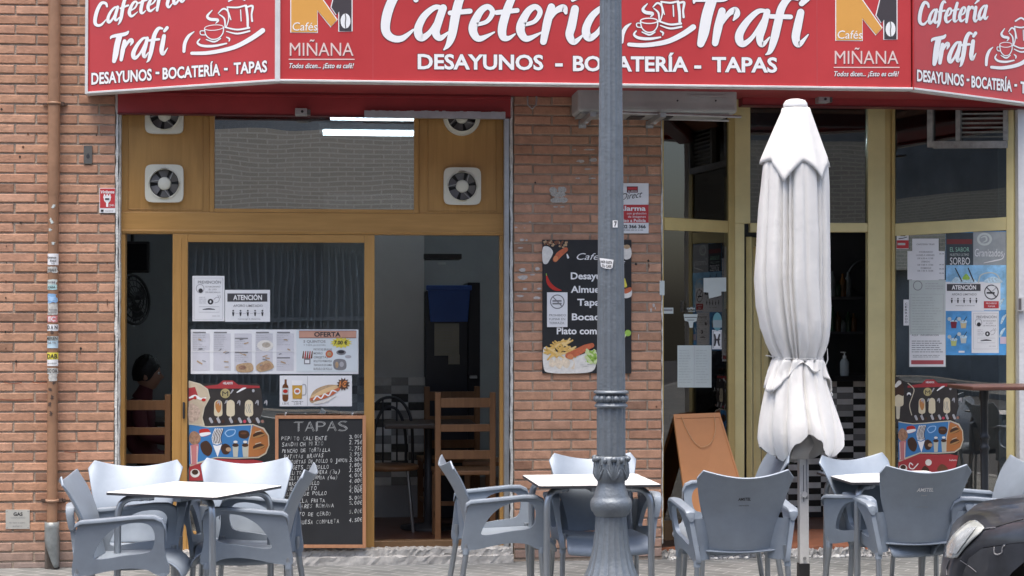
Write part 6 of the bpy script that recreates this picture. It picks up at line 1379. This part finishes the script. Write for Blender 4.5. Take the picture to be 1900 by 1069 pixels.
bot = [(3.28 + .42 * cos(t), .30 + .42 * sin(t)) for t in [0 + pi * i / 14 for i in range(15)]] + [(2.6, .24), (1.5, .24)] + [(.50 + .34 * cos(t), .34 + .51 * sin(t)) for t in [pi * i / 14 for i in range(15)]] + [(.1, .28), (.05, .33)]
loop = top + bot
def half_w(x, z_):
    w_ = W2 / 2; 
    if x < .75: w_ -= .34 * ((.75 - x) / .75) ** 2.2
    if x > 3.4: w_ -= .1 * ((x - 3.4) / .6) ** 2
    if z_ > .9: w_ -= .22 * min(1, ((z_ - .9) / .6)) if x > 1.1 else .05 * min(1, (z_ - .9) / .15)
    return w_
cc = V((2.0, .75)); nl = len(loop); rows = []
nrm = []
for i in range(nl):
    a, c = V(loop[i - 1]), V(loop[(i + 1) % nl]); d = (c - a).normalized(); nn_ = V((d.y, -d.x)); nrm.append(nn_ if nn_.dot(cc - V(loop[i])) > 0 else -nn_)
is_arch = lambda i: len(top) <= i < len(top) + 15 or len(top) + 17 <= i < len(top) + 32
def sec(side_):
    out = []
    for phi in (90, 66, 42, 18, 0):
        a = R(phi); ins = .07 * (1 - cos(a)); r_ = []
        for i, (x, z_) in enumerate(loop):
            k = 0 if i >= len(top) else 1
            p = V((x, z_)) + nrm[i] * ins * k; hw = half_w(x, z_); r_.append(V((CARX + p.x, cy0 + W2 / 2 + side_ * (hw - .07 * (1 - sin(a))), g0 + p.y)))
        out.append(r_)
    return out
near = sec(-1); far = sec(1)
mid = [[V((CARX + loop[i][0] - (.09 * (1 - t * t) if loop[i][0] < .5 and i < 5 else 0), cy0 + W2 / 2 + t * (half_w(*loop[i]) - .07), g0 + loop[i][1] + (.03 * (1 - t * t) if i < len(top) and 2 < i < 15 else 0))) for i in range(nl)] for t in (-.66, -.33, 0, .33, .66)]
allr = near + mid + far[::-1]
mb = MB(); n_r = len(allr)
for j in range(n_r - 1):
    for i in range(nl):
        i2 = (i + 1) % nl; m = ARCH if is_arch(i) and is_arch(i2) else CARP
        mb.add([allr[j][i], allr[j][i2], allr[j + 1][i2], allr[j + 1][i]], [(0, 1, 2, 3)], m, True)
for r_, sd_ in ((near[0], -1), (far[0], 1)):
    xs_ = sorted(set([p.x for p in r_])); x0_, x1_ = xs_[0], xs_[-1]; st_ = sorted(set([round(q, 4) for q in xs_[1:-1]] + [x0_ + .004 + (x1_ - x0_ - .008) * k / 110 for k in range(111)])); gr_ = []
    for x in st_:
        zz_ = []
        for i in range(nl):
            p, q = r_[i], r_[(i + 1) % nl]
            if p.x != q.x and min(p.x, q.x) <= x <= max(p.x, q.x): zz_.append(p.z + (q.z - p.z) * (x - p.x) / (q.x - p.x))
        if len(zz_) < 2: continue
        za, zb2 = min(zz_), max(zz_); gr_.append([V((x, cy0 + W2 / 2 + sd_ * half_w(x - CARX, za + (zb2 - za) * k / 10 - g0), za + (zb2 - za) * k / 10)) for k in range(11)])
    mb.grid(gr_, CARP, True)
# weld
def weld(mb):
    key = {}; idx = []; nv = []
    for p in mb.v:
        k = (round(p.x, 4), round(p.y, 4), round(p.z, 4))
        if k not in key: key[k] = len(nv); nv.append(p)
        idx.append(key[k])
    f2, m2_, s2 = [], [], []
    for f_, m_, s_ in zip(mb.f, mb.m, mb.s):
        g_ = []
        for i in f_:
            if not g_ or idx[i] != g_[-1]: g_.append(idx[i])
        if len(g_) > 2 and g_[0] == g_[-1]: g_.pop()
        if len(set(g_)) > 2: f2.append(g_); m2_.append(m_); s2.append(s_)
    mb.v, mb.f, mb.m, mb.s = nv, f2, m2_, s2
turn(mb); weld(mb); bvh = BVHTree.FromPolygons(mb.v, mb.f); mb.build('body', car)
def on_car(px, py, off=0.):
    d = ray(px, py).normalized(); h = bvh.ray_cast(CAM, d)
    if h[0] is None: return None
    n_ = h[1] if h[1].dot(d) < 0 else -h[1]; return h[0] + n_ * off
def patch(pts, off, m, n_=16):
    """photo outline laid on the bodywork as a curved lens"""
    xs = [p[0] for p in pts]; ysq = [p[1] for p in pts]; x0, x1 = min(xs), max(xs); mbp = MB(); rows = []
    for k in range(n_ + 1):
        x = x0 + .05 + (x1 - x0 - .1) * k / n_; yy = []
        for i in range(len(pts)):
            (a, b_), (c, d_) = pts[i], pts[(i + 1) % len(pts)]
            if (a <= x <= c or c <= x <= a) and a != c: yy.append(b_ + (d_ - b_) * (x - a) / (c - a))
        y0_, y1_ = min(yy), max(yy); rows.append([on_car(x, y0_ + (y1_ - y0_) * q / 8, off) for q in range(9)])
    rows = [[p for p in r_] for r_ in rows]
    for r_ in rows:
        ok_ = [p for p in r_ if p is not None]
        if ok_:
            for q in range(9):
                if r_[q] is None: r_[q] = min(((abs(q - e_), p) for e_, p in enumerate(r_) if p is not None), key=lambda t_: t_[0])[1]
    rows = [r_ for r_ in rows if all(p is not None for p in r_)]
    if len(rows) > 1: mbp.grid(rows, m)
    return mbp
LENS = mat('headlight_lens', (.42, .44, .42), .25, .0, var=.15, vs=14, coat=.5); LENS2 = mat('headlight_reflector', (.5, .54, .56), .25, .4, var=.2, vs=20)
HL = [(1756, 1034), (1760, 1012), (1770, 995), (1784, 981), (1800, 969), (1812, 968), (1828, 981), (1823, 988), (1806, 1003), (1790, 1020), (1778, 1035), (1768, 1037)]
hp = patch(HL, .006, LENS)
if hp.v:
    hl = hp.build('headlight', car, solid=.004)
    h2 = patch([(1766, 1028), (1770, 1010), (1785, 993), (1800, 983), (1815, 981), (1808, 992), (1792, 1010), (1778, 1028)], .012, LENS2)
    if h2.v: h2.build('reflector', hl)
for s in (-1, 1):
    for wxx in wheels:
        c = V((CARX + wxx, cy0 + W2 / 2 + s * (W2 / 2 - .12), g0 + .32)); ax_ = Matrix.Rotation(R(90), 3, 'X')
        mb = MB(); mb.lathe([(.19, -.09), (.27, -.1), (.3, -.07), (.3, .07), (.27, .1), (.19, .09)], c, TYRE, 40, None, False, ax_); turn(mb); wh = mb.build('wheel', car)
        mb = MB(); mb.lathe([(.0, -.05), (.05, -.055), (.08, -.03), (.17, -.05), (.19, -.085), (.19, .085), (.17, .05), (.0, .05)], c, RIMM, 30, None, False, ax_); turn(mb); mb.build('rim', wh)
GLASSD = mat('car_window', (.02, .025, .03), .08, .0, var=0, spec=.8)
mb = MB()
for s in (-1, 1):
    q = [(1.32, 1.06), (1.75, 1.34), (2.3, 1.46), (2.95, 1.46), (3.35, 1.36), (3.5, 1.08)]
    mb.poly([V((CARX + x, cy0 + W2 / 2 + s * (half_w(x, z_) + .004 - (.035 if z_ > 1.4 else .0)), g0 + z_)) for x, z_ in q], GLASSD)
turn(mb); mb.build('side_window', car, solid=.006)
mb = MB(); mb.grid([[V((CARX + x - .006, cy0 + W2 / 2 + t * (half_w(x, z_) - .14), g0 + z_ + .014 + .03 * (1 - t * t))) for t in (-1, -.5, 0, .5, 1)] for x, z_ in ((1.24, 1.09), (1.55, 1.28), (1.86, 1.455))], GLASSD); turn(mb); mb.build('windscreen', car)
mb = MB()                                                              # bonnet shut line, wing seam, chalky mark, dust
def seam(pts, r_, m, lift=.001):
    q = [on_car(*p, lift) for p in catmull([(a, c) + (0,) for a, c in pts], 5) for p in [(p.x, p.y)]]; q = [p for p in q if p is not None]
    if len(q) > 2: mb.tube(q, r_, m, 5)
seam([(1826, 984), (1845, 979), (1870, 972), (1899, 964)], .0022, ARCH); seam([(1782, 1040), (1800, 1052), (1812, 1062)], .002, mat('seam_grey', (.12, .12, .13), .6)); seam([(1762, 1040), (1757, 1055), (1757, 1068)], .003, MATS['seam_grey'])
if mb.v: mb.build('shut_line', car)
mb = MB(); seam([(1845.5, 1014), (1845, 1026), (1851, 1029.5), (1859, 1026), (1860, 1018), (1865, 1011)], .0034, mat('chalk_mark', (.2, .2, .21), .8), .0005); seam([(1831, 981), (1840, 980.5), (1848, 980)], .003, MATS['seam_grey'])
if mb.v: mb.build('scratch_mark', car)

# ------------------------------------------------------------------ things inside the cafe
OAK = wood('chair_wood', (.2, .095, .04), (.3, .15, .065), .5); 
def make_wood_chair():
    t = thing('wooden_chair', 'chair', 'chair', (0, 0, .06), 'wooden chairs inside the cafe')
    z0 = .06
    for s in (-1, 1):
        mb = MB(); mb.box((s * .185 - .02, -.2, z0), (s * .185 + .02, -.165, z0 + 1.0), OAK); mb.build('rear_post', t, .004)
        mb = MB(); mb.box((s * .185 - .02, .16, z0), (s * .185 + .02, .2, z0 + .44), OAK); mb.build('leg', t, .004)
    for h_, w_ in ((.93, .065), (.76, .05), (.58, .06)):
        mb = MB(); mb.box((-.166, -.192, z0 + h_ - w_ / 2), (.166, -.174, z0 + h_ + w_ / 2), OAK); mb.build('slat', t, .003)
    mb = MB(); mb.box((-.21, -.165, z0 + .44), (.21, .215, z0 + .47), OAK); mb.build('seat', t, .006)
    mb = MB(); mb.box((-.166, .172, z0 + .2), (.166, .19, z0 + .23), OAK)
    for s in (-1, 1): mb.box((s * .185 - .01, -.165, z0 + .14), (s * .185 + .01, .16, z0 + .17), OAK)
    mb.build('stretcher', t)
    return t
wc = make_wood_chair()
def place_wc(o, px, Y, deg, label): o.location = (wx(px, Y), Y, .06); o.rotation_euler = (0, 0, R(deg)); o['label'] = label
place_wc(wc, 860, .75, 0, 'wooden ladder back chair just inside the open wooden doorway, seen from behind')
place_wc(copy_tree(wc), 832, 1.75, 5, 'wooden ladder back chair deeper inside the doorway, partly behind the first one')
place_wc(copy_tree(wc), 272, .62, -6, 'wooden ladder back chair in the narrow opening at the left of the menu door')
place_wc(copy_tree(wc), 918, 1.5, 80, 'wooden ladder back chair at the right jamb of the open doorway, turned sideways')
# bentwood chair of dark tube
t = thing('cafe_chair', 'dark tube framed cafe chair with a round back before the tiled wall inside', 'chair', (wx(725, 1.2), 1.2, .06)); X0, Y0 = wx(725, 1.2), 1.2
mb = MB()
for r_, h_ in ((.155, .93), (.11, .86)): mb.tube(catmull([(X0 - r_ * 1.05, Y0 + .17, .5), (X0 - r_, Y0 + .2, h_ - .12), (X0 - r_ * .6, Y0 + .215, h_ + .02), (X0, Y0 + .22, h_ + .06), (X0 + r_ * .6, Y0 + .215, h_ + .02), (X0 + r_, Y0 + .2, h_ - .12), (X0 + r_ * 1.05, Y0 + .17, .5)], 5), .011, DARK, 8)
for dx in (-.05, .05): mb.tube([(X0 + dx, Y0 + .18, .5), (X0 + dx, Y0 + .22, .97)], .007, DARK, 6)
mb.build('backrest', t)
mb = MB(); mb.lathe([(.0, .49), (.19, .49), (.2, .5), (.2, .515), (.185, .525), (0, .525)], (X0, Y0, 0), OAK, 28, None, False); mb.build('seat', t)
for a in (.6, 2.5, 3.8, 5.6): mb = MB(); mb.tube([(X0 + .15 * cos(a), Y0 + .15 * sin(a), .49), (X0 + .2 * cos(a), Y0 + .2 * sin(a), .06)], .011, ALU, 8); mb.build('leg', t)
# tables inside
def make_it(px, Y, label):
    t = thing('cafe_table', label, 'table', (wx(px, Y), Y, .06), 'dark tables inside the cafe'); c = V((wx(px, Y), Y, 0))
    mb = MB(); mb.box(c + V((-.32, -.32, .79)), c + V((.32, .32, .82)), mat('inside_table', (.06, .04, .03), .35, var=.2)); mb.build('tabletop', t, .005)
    mb = MB(); mb.lathe([(.2, .06), (.2, .08), (.03, .1), (.025, .79)], c, DARK, 20); mb.build('pedestal', t)
make_it(795, 2.35 - 1.05, 'dark table inside the open doorway, behind the wooden ladder back chair'); make_it(262, 1.75, 'dark table inside the narrow left opening, in front of the seated person')
# dark cupboard with tub and papers
cy_ = 1.9; CUP_ = mat('cupboard_blue', (.018, .022, .035), .35, var=.15)
a, c = P(789, 1000, cy_), P(868, 480, cy_); zq = wz(540, 830, cy_); 
t = thing('drinks_cabinet', 'tall dark blue cabinet seen through the open doorway behind the wooden chairs', 'cabinet', ((a.x + c.x) / 2, cy_, .06))
mb = MB(); mb.box((a.x, cy_, .06), (c.x, cy_ + .5, zq), CUP_); mb.box((c.x + .002, cy_ + .05, .06), (P(892, 600, cy_).x, cy_ + .5, wz(524, 880, cy_)), CUP_); mb.build('body', t, .006)
mb = MB(); mb.box((wx(872, cy_), cy_ - .02, wz(702, 872, cy_)), (wx(885, cy_), cy_ + .049, wz(697, 872, cy_)), ALU); mb.build('handle', t)
mb = MB(); mb.box((wx(787, cy_), cy_ + .02, zq + .28), (wx(857, cy_), cy_ + .4, wz(480, 820, cy_)), DARK); mb.box((wx(812, cy_), cy_ + .017, wz(491, 820, cy_)), (wx(827, cy_), cy_ + .0195, wz(487, 820, cy_)), GALV); tag(mb.build('speaker_box', bevel=.006), 'black box on the shelf above the blue tub inside the doorway', 'box')
t = thing('storage_tub', 'bright blue plastic tub on the dark cabinet inside the open doorway', 'tub', (wx(832, cy_), cy_, zq)); BT = mat('tub_blue', (.025, .1, .42), .4)
zt0, zt1 = wz(597, 832, cy_ - .06), wz(530, 832, cy_ - .06)
mb = MB(); rows = []
for f_, px0, px1 in ((0, 799, 868), (1, 793.5, 873)):
    z_ = zt0 + (zt1 - zt0) * f_; x0, x1 = wx(px0, cy_ - .06), wx(px1, cy_ - .06); rows.append([V((x0, cy_ - .06, z_)), V((x1, cy_ - .06, z_)), V((x1, cy_ - .01, z_)), V((x0, cy_ - .01, z_))])
mb.grid(rows, BT, False, True); mb.poly(rows[0][::-1], BT); mb.poly(rows[1], BT); mb.build('tub', t, .006)
mb = MB(); mb.box((wx(791, cy_ - .07), cy_ - .075, zt1 - .035), (wx(875.5, cy_ - .07), cy_ - .005, zt1 + .002), BT); mb.build('rim', t, .004)
cpl = WallPlane(cy_ - .002)
board('cabinet_paper', 'yellowed sheet of print taped on the dark cabinet below the blue tub', 'paper', 806, 600, 852, 660, mat('old_paper', (.42, .42, .36), .8, var=.12), pl=cpl, th=.001, art=lambda mb, pl: (mb.lines(pl, 810, 605, 848, 656, 9, PALEINK, 1, 1.1)))
board('cabinet_note', 'small note just under the yellowed sheet on the dark cabinet', 'paper', 832, 658, 853, 676, MATS['old_paper'], pl=WallPlane(cy_ - .004), th=.001, art=lambda mb, pl: mb.lines(pl, 835, 661, 850, 674, 3, PALEINK, 1, 1.1))
# screen and fan on the far left wall
t = thing('television', 'dark television on a wall arm in the narrow left opening', 'television', P(255, 500, 2.6))
mb = MB(); a, c = P(224, 506, 2.6), P(277, 448, 2.6); mb.box((a.x, 2.6, a.z), (c.x, 2.68, c.z), DARK); mb.build('casing', t, .006)
mb = MB(); mb.box((a.x + .02, 2.597, a.z + .02), (c.x - .02, 2.5995, c.z - .02), mat('dark_screen', (.01, .012, .02), .12, var=0)); mb.build('screen', t)
mb = MB(); mb.tube([P(240, 508, 2.66), P(236, 520, 2.8), P(232, 512, 3.2)], .02, DARK, 8); mb.tube([P(246, 448, 2.7), P(246, 430, 2.7)], .015, DARK, 8); mb.build('wall_arm', t)
t = thing('wall_fan', 'black caged wall fan below the television in the narrow left opening', 'fan', P(244, 580, 2.4)); fc = P(247, 556, 2.4); fax = Matrix.Rotation(R(58), 3, 'Z') @ Matrix.Rotation(R(84), 3, 'X')
mb = MB()
for r_ in (.05, .1, .15, .19): mb.tube([fc + fax @ V((r_ * cos(2 * pi * k / 28), r_ * sin(2 * pi * k / 28), .04 * (1 - r_ / .2))) for k in range(29)], .006 if r_ < .18 else .012, DARK, 6, False)
for k in range(20): an = 2 * pi * k / 20; mb.tube([fc + fax @ V((.03 * cos(an), .03 * sin(an), .04)), fc + fax @ V((.19 * cos(an), .19 * sin(an), 0))], .003, DARK, 4, False)
mb.build('cage', t)
mb = MB()
for k in range(4):
    a0 = 2 * pi * k / 4; mb.grid([[fc + fax @ V((r_ * cos(a0 + f_), r_ * sin(a0 + f_), -.02 + .03 * f_)) for r_ in (.02, .1, .17)] for f_ in (0, .4, .8)], DARK)
mb.build('blades', t)
mb = MB(); mb.lathe([(.05, -.12), (.06, -.03)], fc, DARK, 16, ax=fax); mb.tube([fc + fax @ V((0, 0, -.1)), fc + V((-.1, .3, -.1))], .02, DARK, 8); mb.build('motor', t)
# bar counter with strip tiles, bottle of gel, clock, coffee machine
by2 = 1.7; ctop = wz(697, 1590, by2)
t = thing('bar_counter', 'bar counter fronted with black, grey and pale strip tiles inside the golden doorway', 'counter', (wx(1560, by2), by2, .06))
x0, x1 = wx(1400, by2), wx(1672, by2)
mb = MB(); mosaic(mb, x0, x1, .1, ctop - .04, by2 - .012, .128, .045, random.Random(8), (4, 1, 2, 6)); mb.build('strip_tiles', t)
mb = MB(); mb.box((x0, by2 + .0, .06), (x1, by2 + .5, ctop - .04), DARK); mb.build('body', t)
mb = MB(); mb.box((x0 - .05, by2 - .09, ctop - .04), (x1 + .05, by2 + .5, ctop), mat('counter_top', (.02, .02, .022), .2)); mb.build('worktop', t, .005)
t = thing('gel_bottle', 'clear pump bottle of hand gel on the bar counter right of the parasol', 'bottle', P(1568, 694, by2 + .02)); q = V((wx(1568, by2), by2 + .02, ctop))
mb = MB(); mb.lathe([(.03, 0), (.034, .02), (.034, .1), (.02, .125), (.012, .13)], q, mat('gel', (.5, .56, .58), .15, var=.1), 20); mb.build('bottle', t)
mb = MB(); mb.lathe([(.013, .13), (.013, .15), (.005, .152), (.005, .17), (.012, .172), (.012, .18)], q, WHITE, 12); mb.box(q + V((-.03, -.005, .172)), q + V((0, .005, .18)), WHITE); mb.build('pump', t)
t = thing('wall_clock', 'round dark wall clock inside the golden doorway, right of the parasol', 'clock', P(1604, 545, 3.15)); q = P(1604, 516, 3.15)
mb = MB(); mb.lathe([(.13, -.0), (.15, .01), (.16, .03), (.15, .045), (.135, .04)], q, DARK, 36, None, False, Matrix.Rotation(R(90), 3, 'X')); mb.build('rim', t)
mb = MB(); mb.lathe([(0, .02), (.136, .02)], q, mat('clock_face', (.05, .05, .055), .3), 36, None, False, Matrix.Rotation(R(90), 3, 'X')); mb.build('dial', t)
t = thing('back_shelf', 'dark shelf unit with glasses behind the bar counter', 'shelf', P(1575, 690, 3.0)); a, c = P(1535, 700, 3.0), P(1600, 470, 3.0)
mb = MB(); mb.box((a.x, 2.95, ctop - .3), (c.x, 3.18, ctop - .1), DARK)
for py in (620, 555): mb.box((a.x, 2.98, wz(py, 1575, 3)), (c.x, 3.18, wz(py, 1575, 3) + .02), mat('shelf_grey', (.12, .12, .13), .4))
mb.build('shelf', t)
rg = random.Random(6)
for k in range(9):
    py = (620, 555)[k % 2]; q = V((a.x + .06 + (c.x - a.x - .1) * (k // 2) / 4.5, 3.05, wz(py, 1575, 3) + .0205)); h_ = rg.uniform(.1, .24)
    mb = MB(); mb.lathe([(.025, 0), (.03, h_ * .5), (.03, h_ * .7), (.012, h_ * .85), (.012, h_)], q, mat('bottle_%s' % ('green', 'clear', 'amber')[k % 3], ((.02, .06, .03), (.2, .22, .23), (.16, .07, .02))[k % 3], .15), 14)
    tag(mb.build('bottle'), 'dim bottle standing on the dark shelves behind the bar counter', 'bottle', 'bottles behind the bar')

# ------------------------------------------------------------------ the person at the inside table
SKIN = mat('skin', (.36, .2, .14), .55, var=.08); SHIRT = mat('dark_red_shirt', (.09, .02, .025), .85, var=.2); HAIR = mat('dark_hair', (.008, .007, .007), .5, var=.3, bump=.6, bs=80); TROU = mat('dark_trousers', (.03, .032, .04), .9)
hq = P(279, 694, 1.25); pbx, pby = hq.x - .02, 1.25
per = thing('person', 'dark haired person in a dark red top seated in the narrow left opening, facing right', 'person', (pbx, pby, .06))
def skin(name, chain, edges, root, m, parent, sub=2):
    me = bpy.data.meshes.new(name); me.from_pydata([V(p[:3]) - root_loc(parent) for p in chain], edges, []); me.materials.append(m)
    o = bpy.data.objects.new(name, me); COL.objects.link(o); o.parent = parent
    md = o.modifiers.new('skin', 'SKIN'); md.use_smooth_shade = True
    for i, p in enumerate(chain): me.skin_vertices[0].data[i].radius = p[3] if isinstance(p[3], tuple) else (p[3], p[3]); me.skin_vertices[0].data[i].use_root = (i == root)
    o.modifiers.new('subd', 'SUBSURF').levels = sub; o.modifiers['subd'].render_levels = sub
    return o
hz_ = hq.z; B_ = lambda dx, dy, dz, r_: (pbx + dx, pby + dy, hz_ + dz, r_)
hip = .06 + .5 - hz_
ch = [B_(-.12, 0, hip, (.13, .17)), B_(-.10, 0, hip + .2, (.12, .16)), B_(-.07, 0, -.28, (.12, .18)), B_(-.04, 0, -.19, (.07, .1)), B_(-.02, 0, -.13, .055), B_(0, 0, -.06, .06),
      B_(-.05, -.19, -.23, .065), B_(.0, -.23, -.42, .048), B_(.2, -.16, -.46, .038), B_(.3, -.12, -.44, .03),
      B_(-.05, .19, -.23, .065), B_(.0, .23, -.42, .048), B_(.2, .16, -.46, .038), B_(.3, .12, -.44, .03),
      B_(.05, -.1, hip - .02, .09), B_(.32, -.11, hip, .07), B_(.32, -.11, hip - .25, .055), B_(.30, -.11, .1 - hz_, .045), B_(.42, -.12, .09 - hz_, .035),
      B_(.05, .1, hip - .02, .09), B_(.32, .11, hip, .07), B_(.32, .11, hip - .25, .055), B_(.30, .11, .1 - hz_, .045), B_(.42, .12, .09 - hz_, .035)]
ed = [(0, 1), (1, 2), (2, 3), (3, 4), (4, 5), (2, 6), (6, 7), (7, 8), (8, 9), (2, 10), (10, 11), (11, 12), (12, 13), (0, 14), (14, 15), (15, 16), (16, 17), (17, 18), (0, 19), (19, 20), (20, 21), (21, 22), (22, 23)]
body = skin('body', ch, ed, 0, SHIRT, per)
mb = MB(); hc = V((pbx, pby, hz_))
rows = []                                                              # head: profile that faces right (+X)
for i in range(17):
    tq = pi * i / 16; r_ = []
    for k in range(24):
        a = 2 * pi * k / 24; x = .092 * sin(tq) * cos(a); y = .074 * sin(tq) * sin(a); z_ = .118 * cos(tq)
        if z_ < -.02: x = x * (1 - .25 * ((-z_ - .02) / .1)) + .012 * (-z_ - .02) / .1
        fr = max(0, cos(a)) ** 10
        x += fr * (.028 * math.exp(-((z_ + .022) / .02) ** 2) + .008 * math.exp(-((z_ + .065) / .012) ** 2) - .006 * math.exp(-((z_ - .01) / .014) ** 2) + .01 * math.exp(-((z_ + .095) / .015) ** 2))
        r_.append(hc + V((x, y, z_)))
    rows.append(r_)
mb.grid(rows, SKIN, True, True)
for s in (-1, 1): mb.ball(hc + V((-.005, s * .076, -.015)), .03, SKIN, 10, 8, (.7, .3, 1)); mb.ball(hc + V((.078, s * .03, .005)), .012, WHITEP, 8, 6); mb.ball(hc + V((.087, s * .031, .005)), .006, INK, 8, 6)
mb.build('head', per)
mb = MB(); rows = []
for i in range(12):
    tq = pi * .66 * i / 11; r_ = []
    for k in range(30):
        a = 2 * pi * k / 30; cut_ = 1.0 if cos(a) < .25 else (1 - .42 * (cos(a) - .25) / .75); t2_ = tq * cut_; jag = 1 + .035 * sin(7 * a + i) + .03 * sin(13 * a - 2 * i)
        r_.append(hc + V((-.006 + .1 * jag * sin(t2_) * cos(a), .088 * jag * sin(t2_) * sin(a), .012 + .122 * jag * cos(t2_))))
    rows.append(r_)
mb.grid(rows, HAIR, True, True); mb.build('hair', per)
for s in (-1, 1):
    mb = MB(); h0 = V((pbx + .3, pby + s * .12, hz_ - .44)); mb.ball(h0 + V((.035, 0, 0)), .04, SKIN, 12, 8, (1.1, .9, .5))
    for q in range(4): yy = -.027 + q * .018; L = (.06, .07, .066, .05)[q]; mb.tube([h0 + V((.06, yy, 0)), h0 + V((.06 + L * .5, yy, -.004)), h0 + V((.06 + L, yy, -.022))], [.0095, .009, .007], SKIN, 8)
    mb.tube([h0 + V((.03, -s * .035, 0)), h0 + V((.055, -s * .055, -.004)), h0 + V((.08, -s * .058, -.012))], [.011, .01, .008], SKIN, 8); mb.build('hand', per)
st = thing('stool', 'dark stool under the person seated in the narrow left opening', 'stool', (pbx - .1, pby, .06))
mb = MB(); mb.lathe([(0, .40), (.17, .40), (.18, .42), (.17, .435), (0, .435)], (pbx - .12, pby, 0), DARK, 24, None, False); mb.build('seat', st)
for k in range(4): a = pi / 4 + k * pi / 2; mb = MB(); mb.tube([(pbx - .12 + .12 * cos(a), pby + .12 * sin(a), .41), (pbx - .12 + .18 * cos(a), pby + .18 * sin(a), .06)], .014, DARK, 8); mb.build('leg', st)
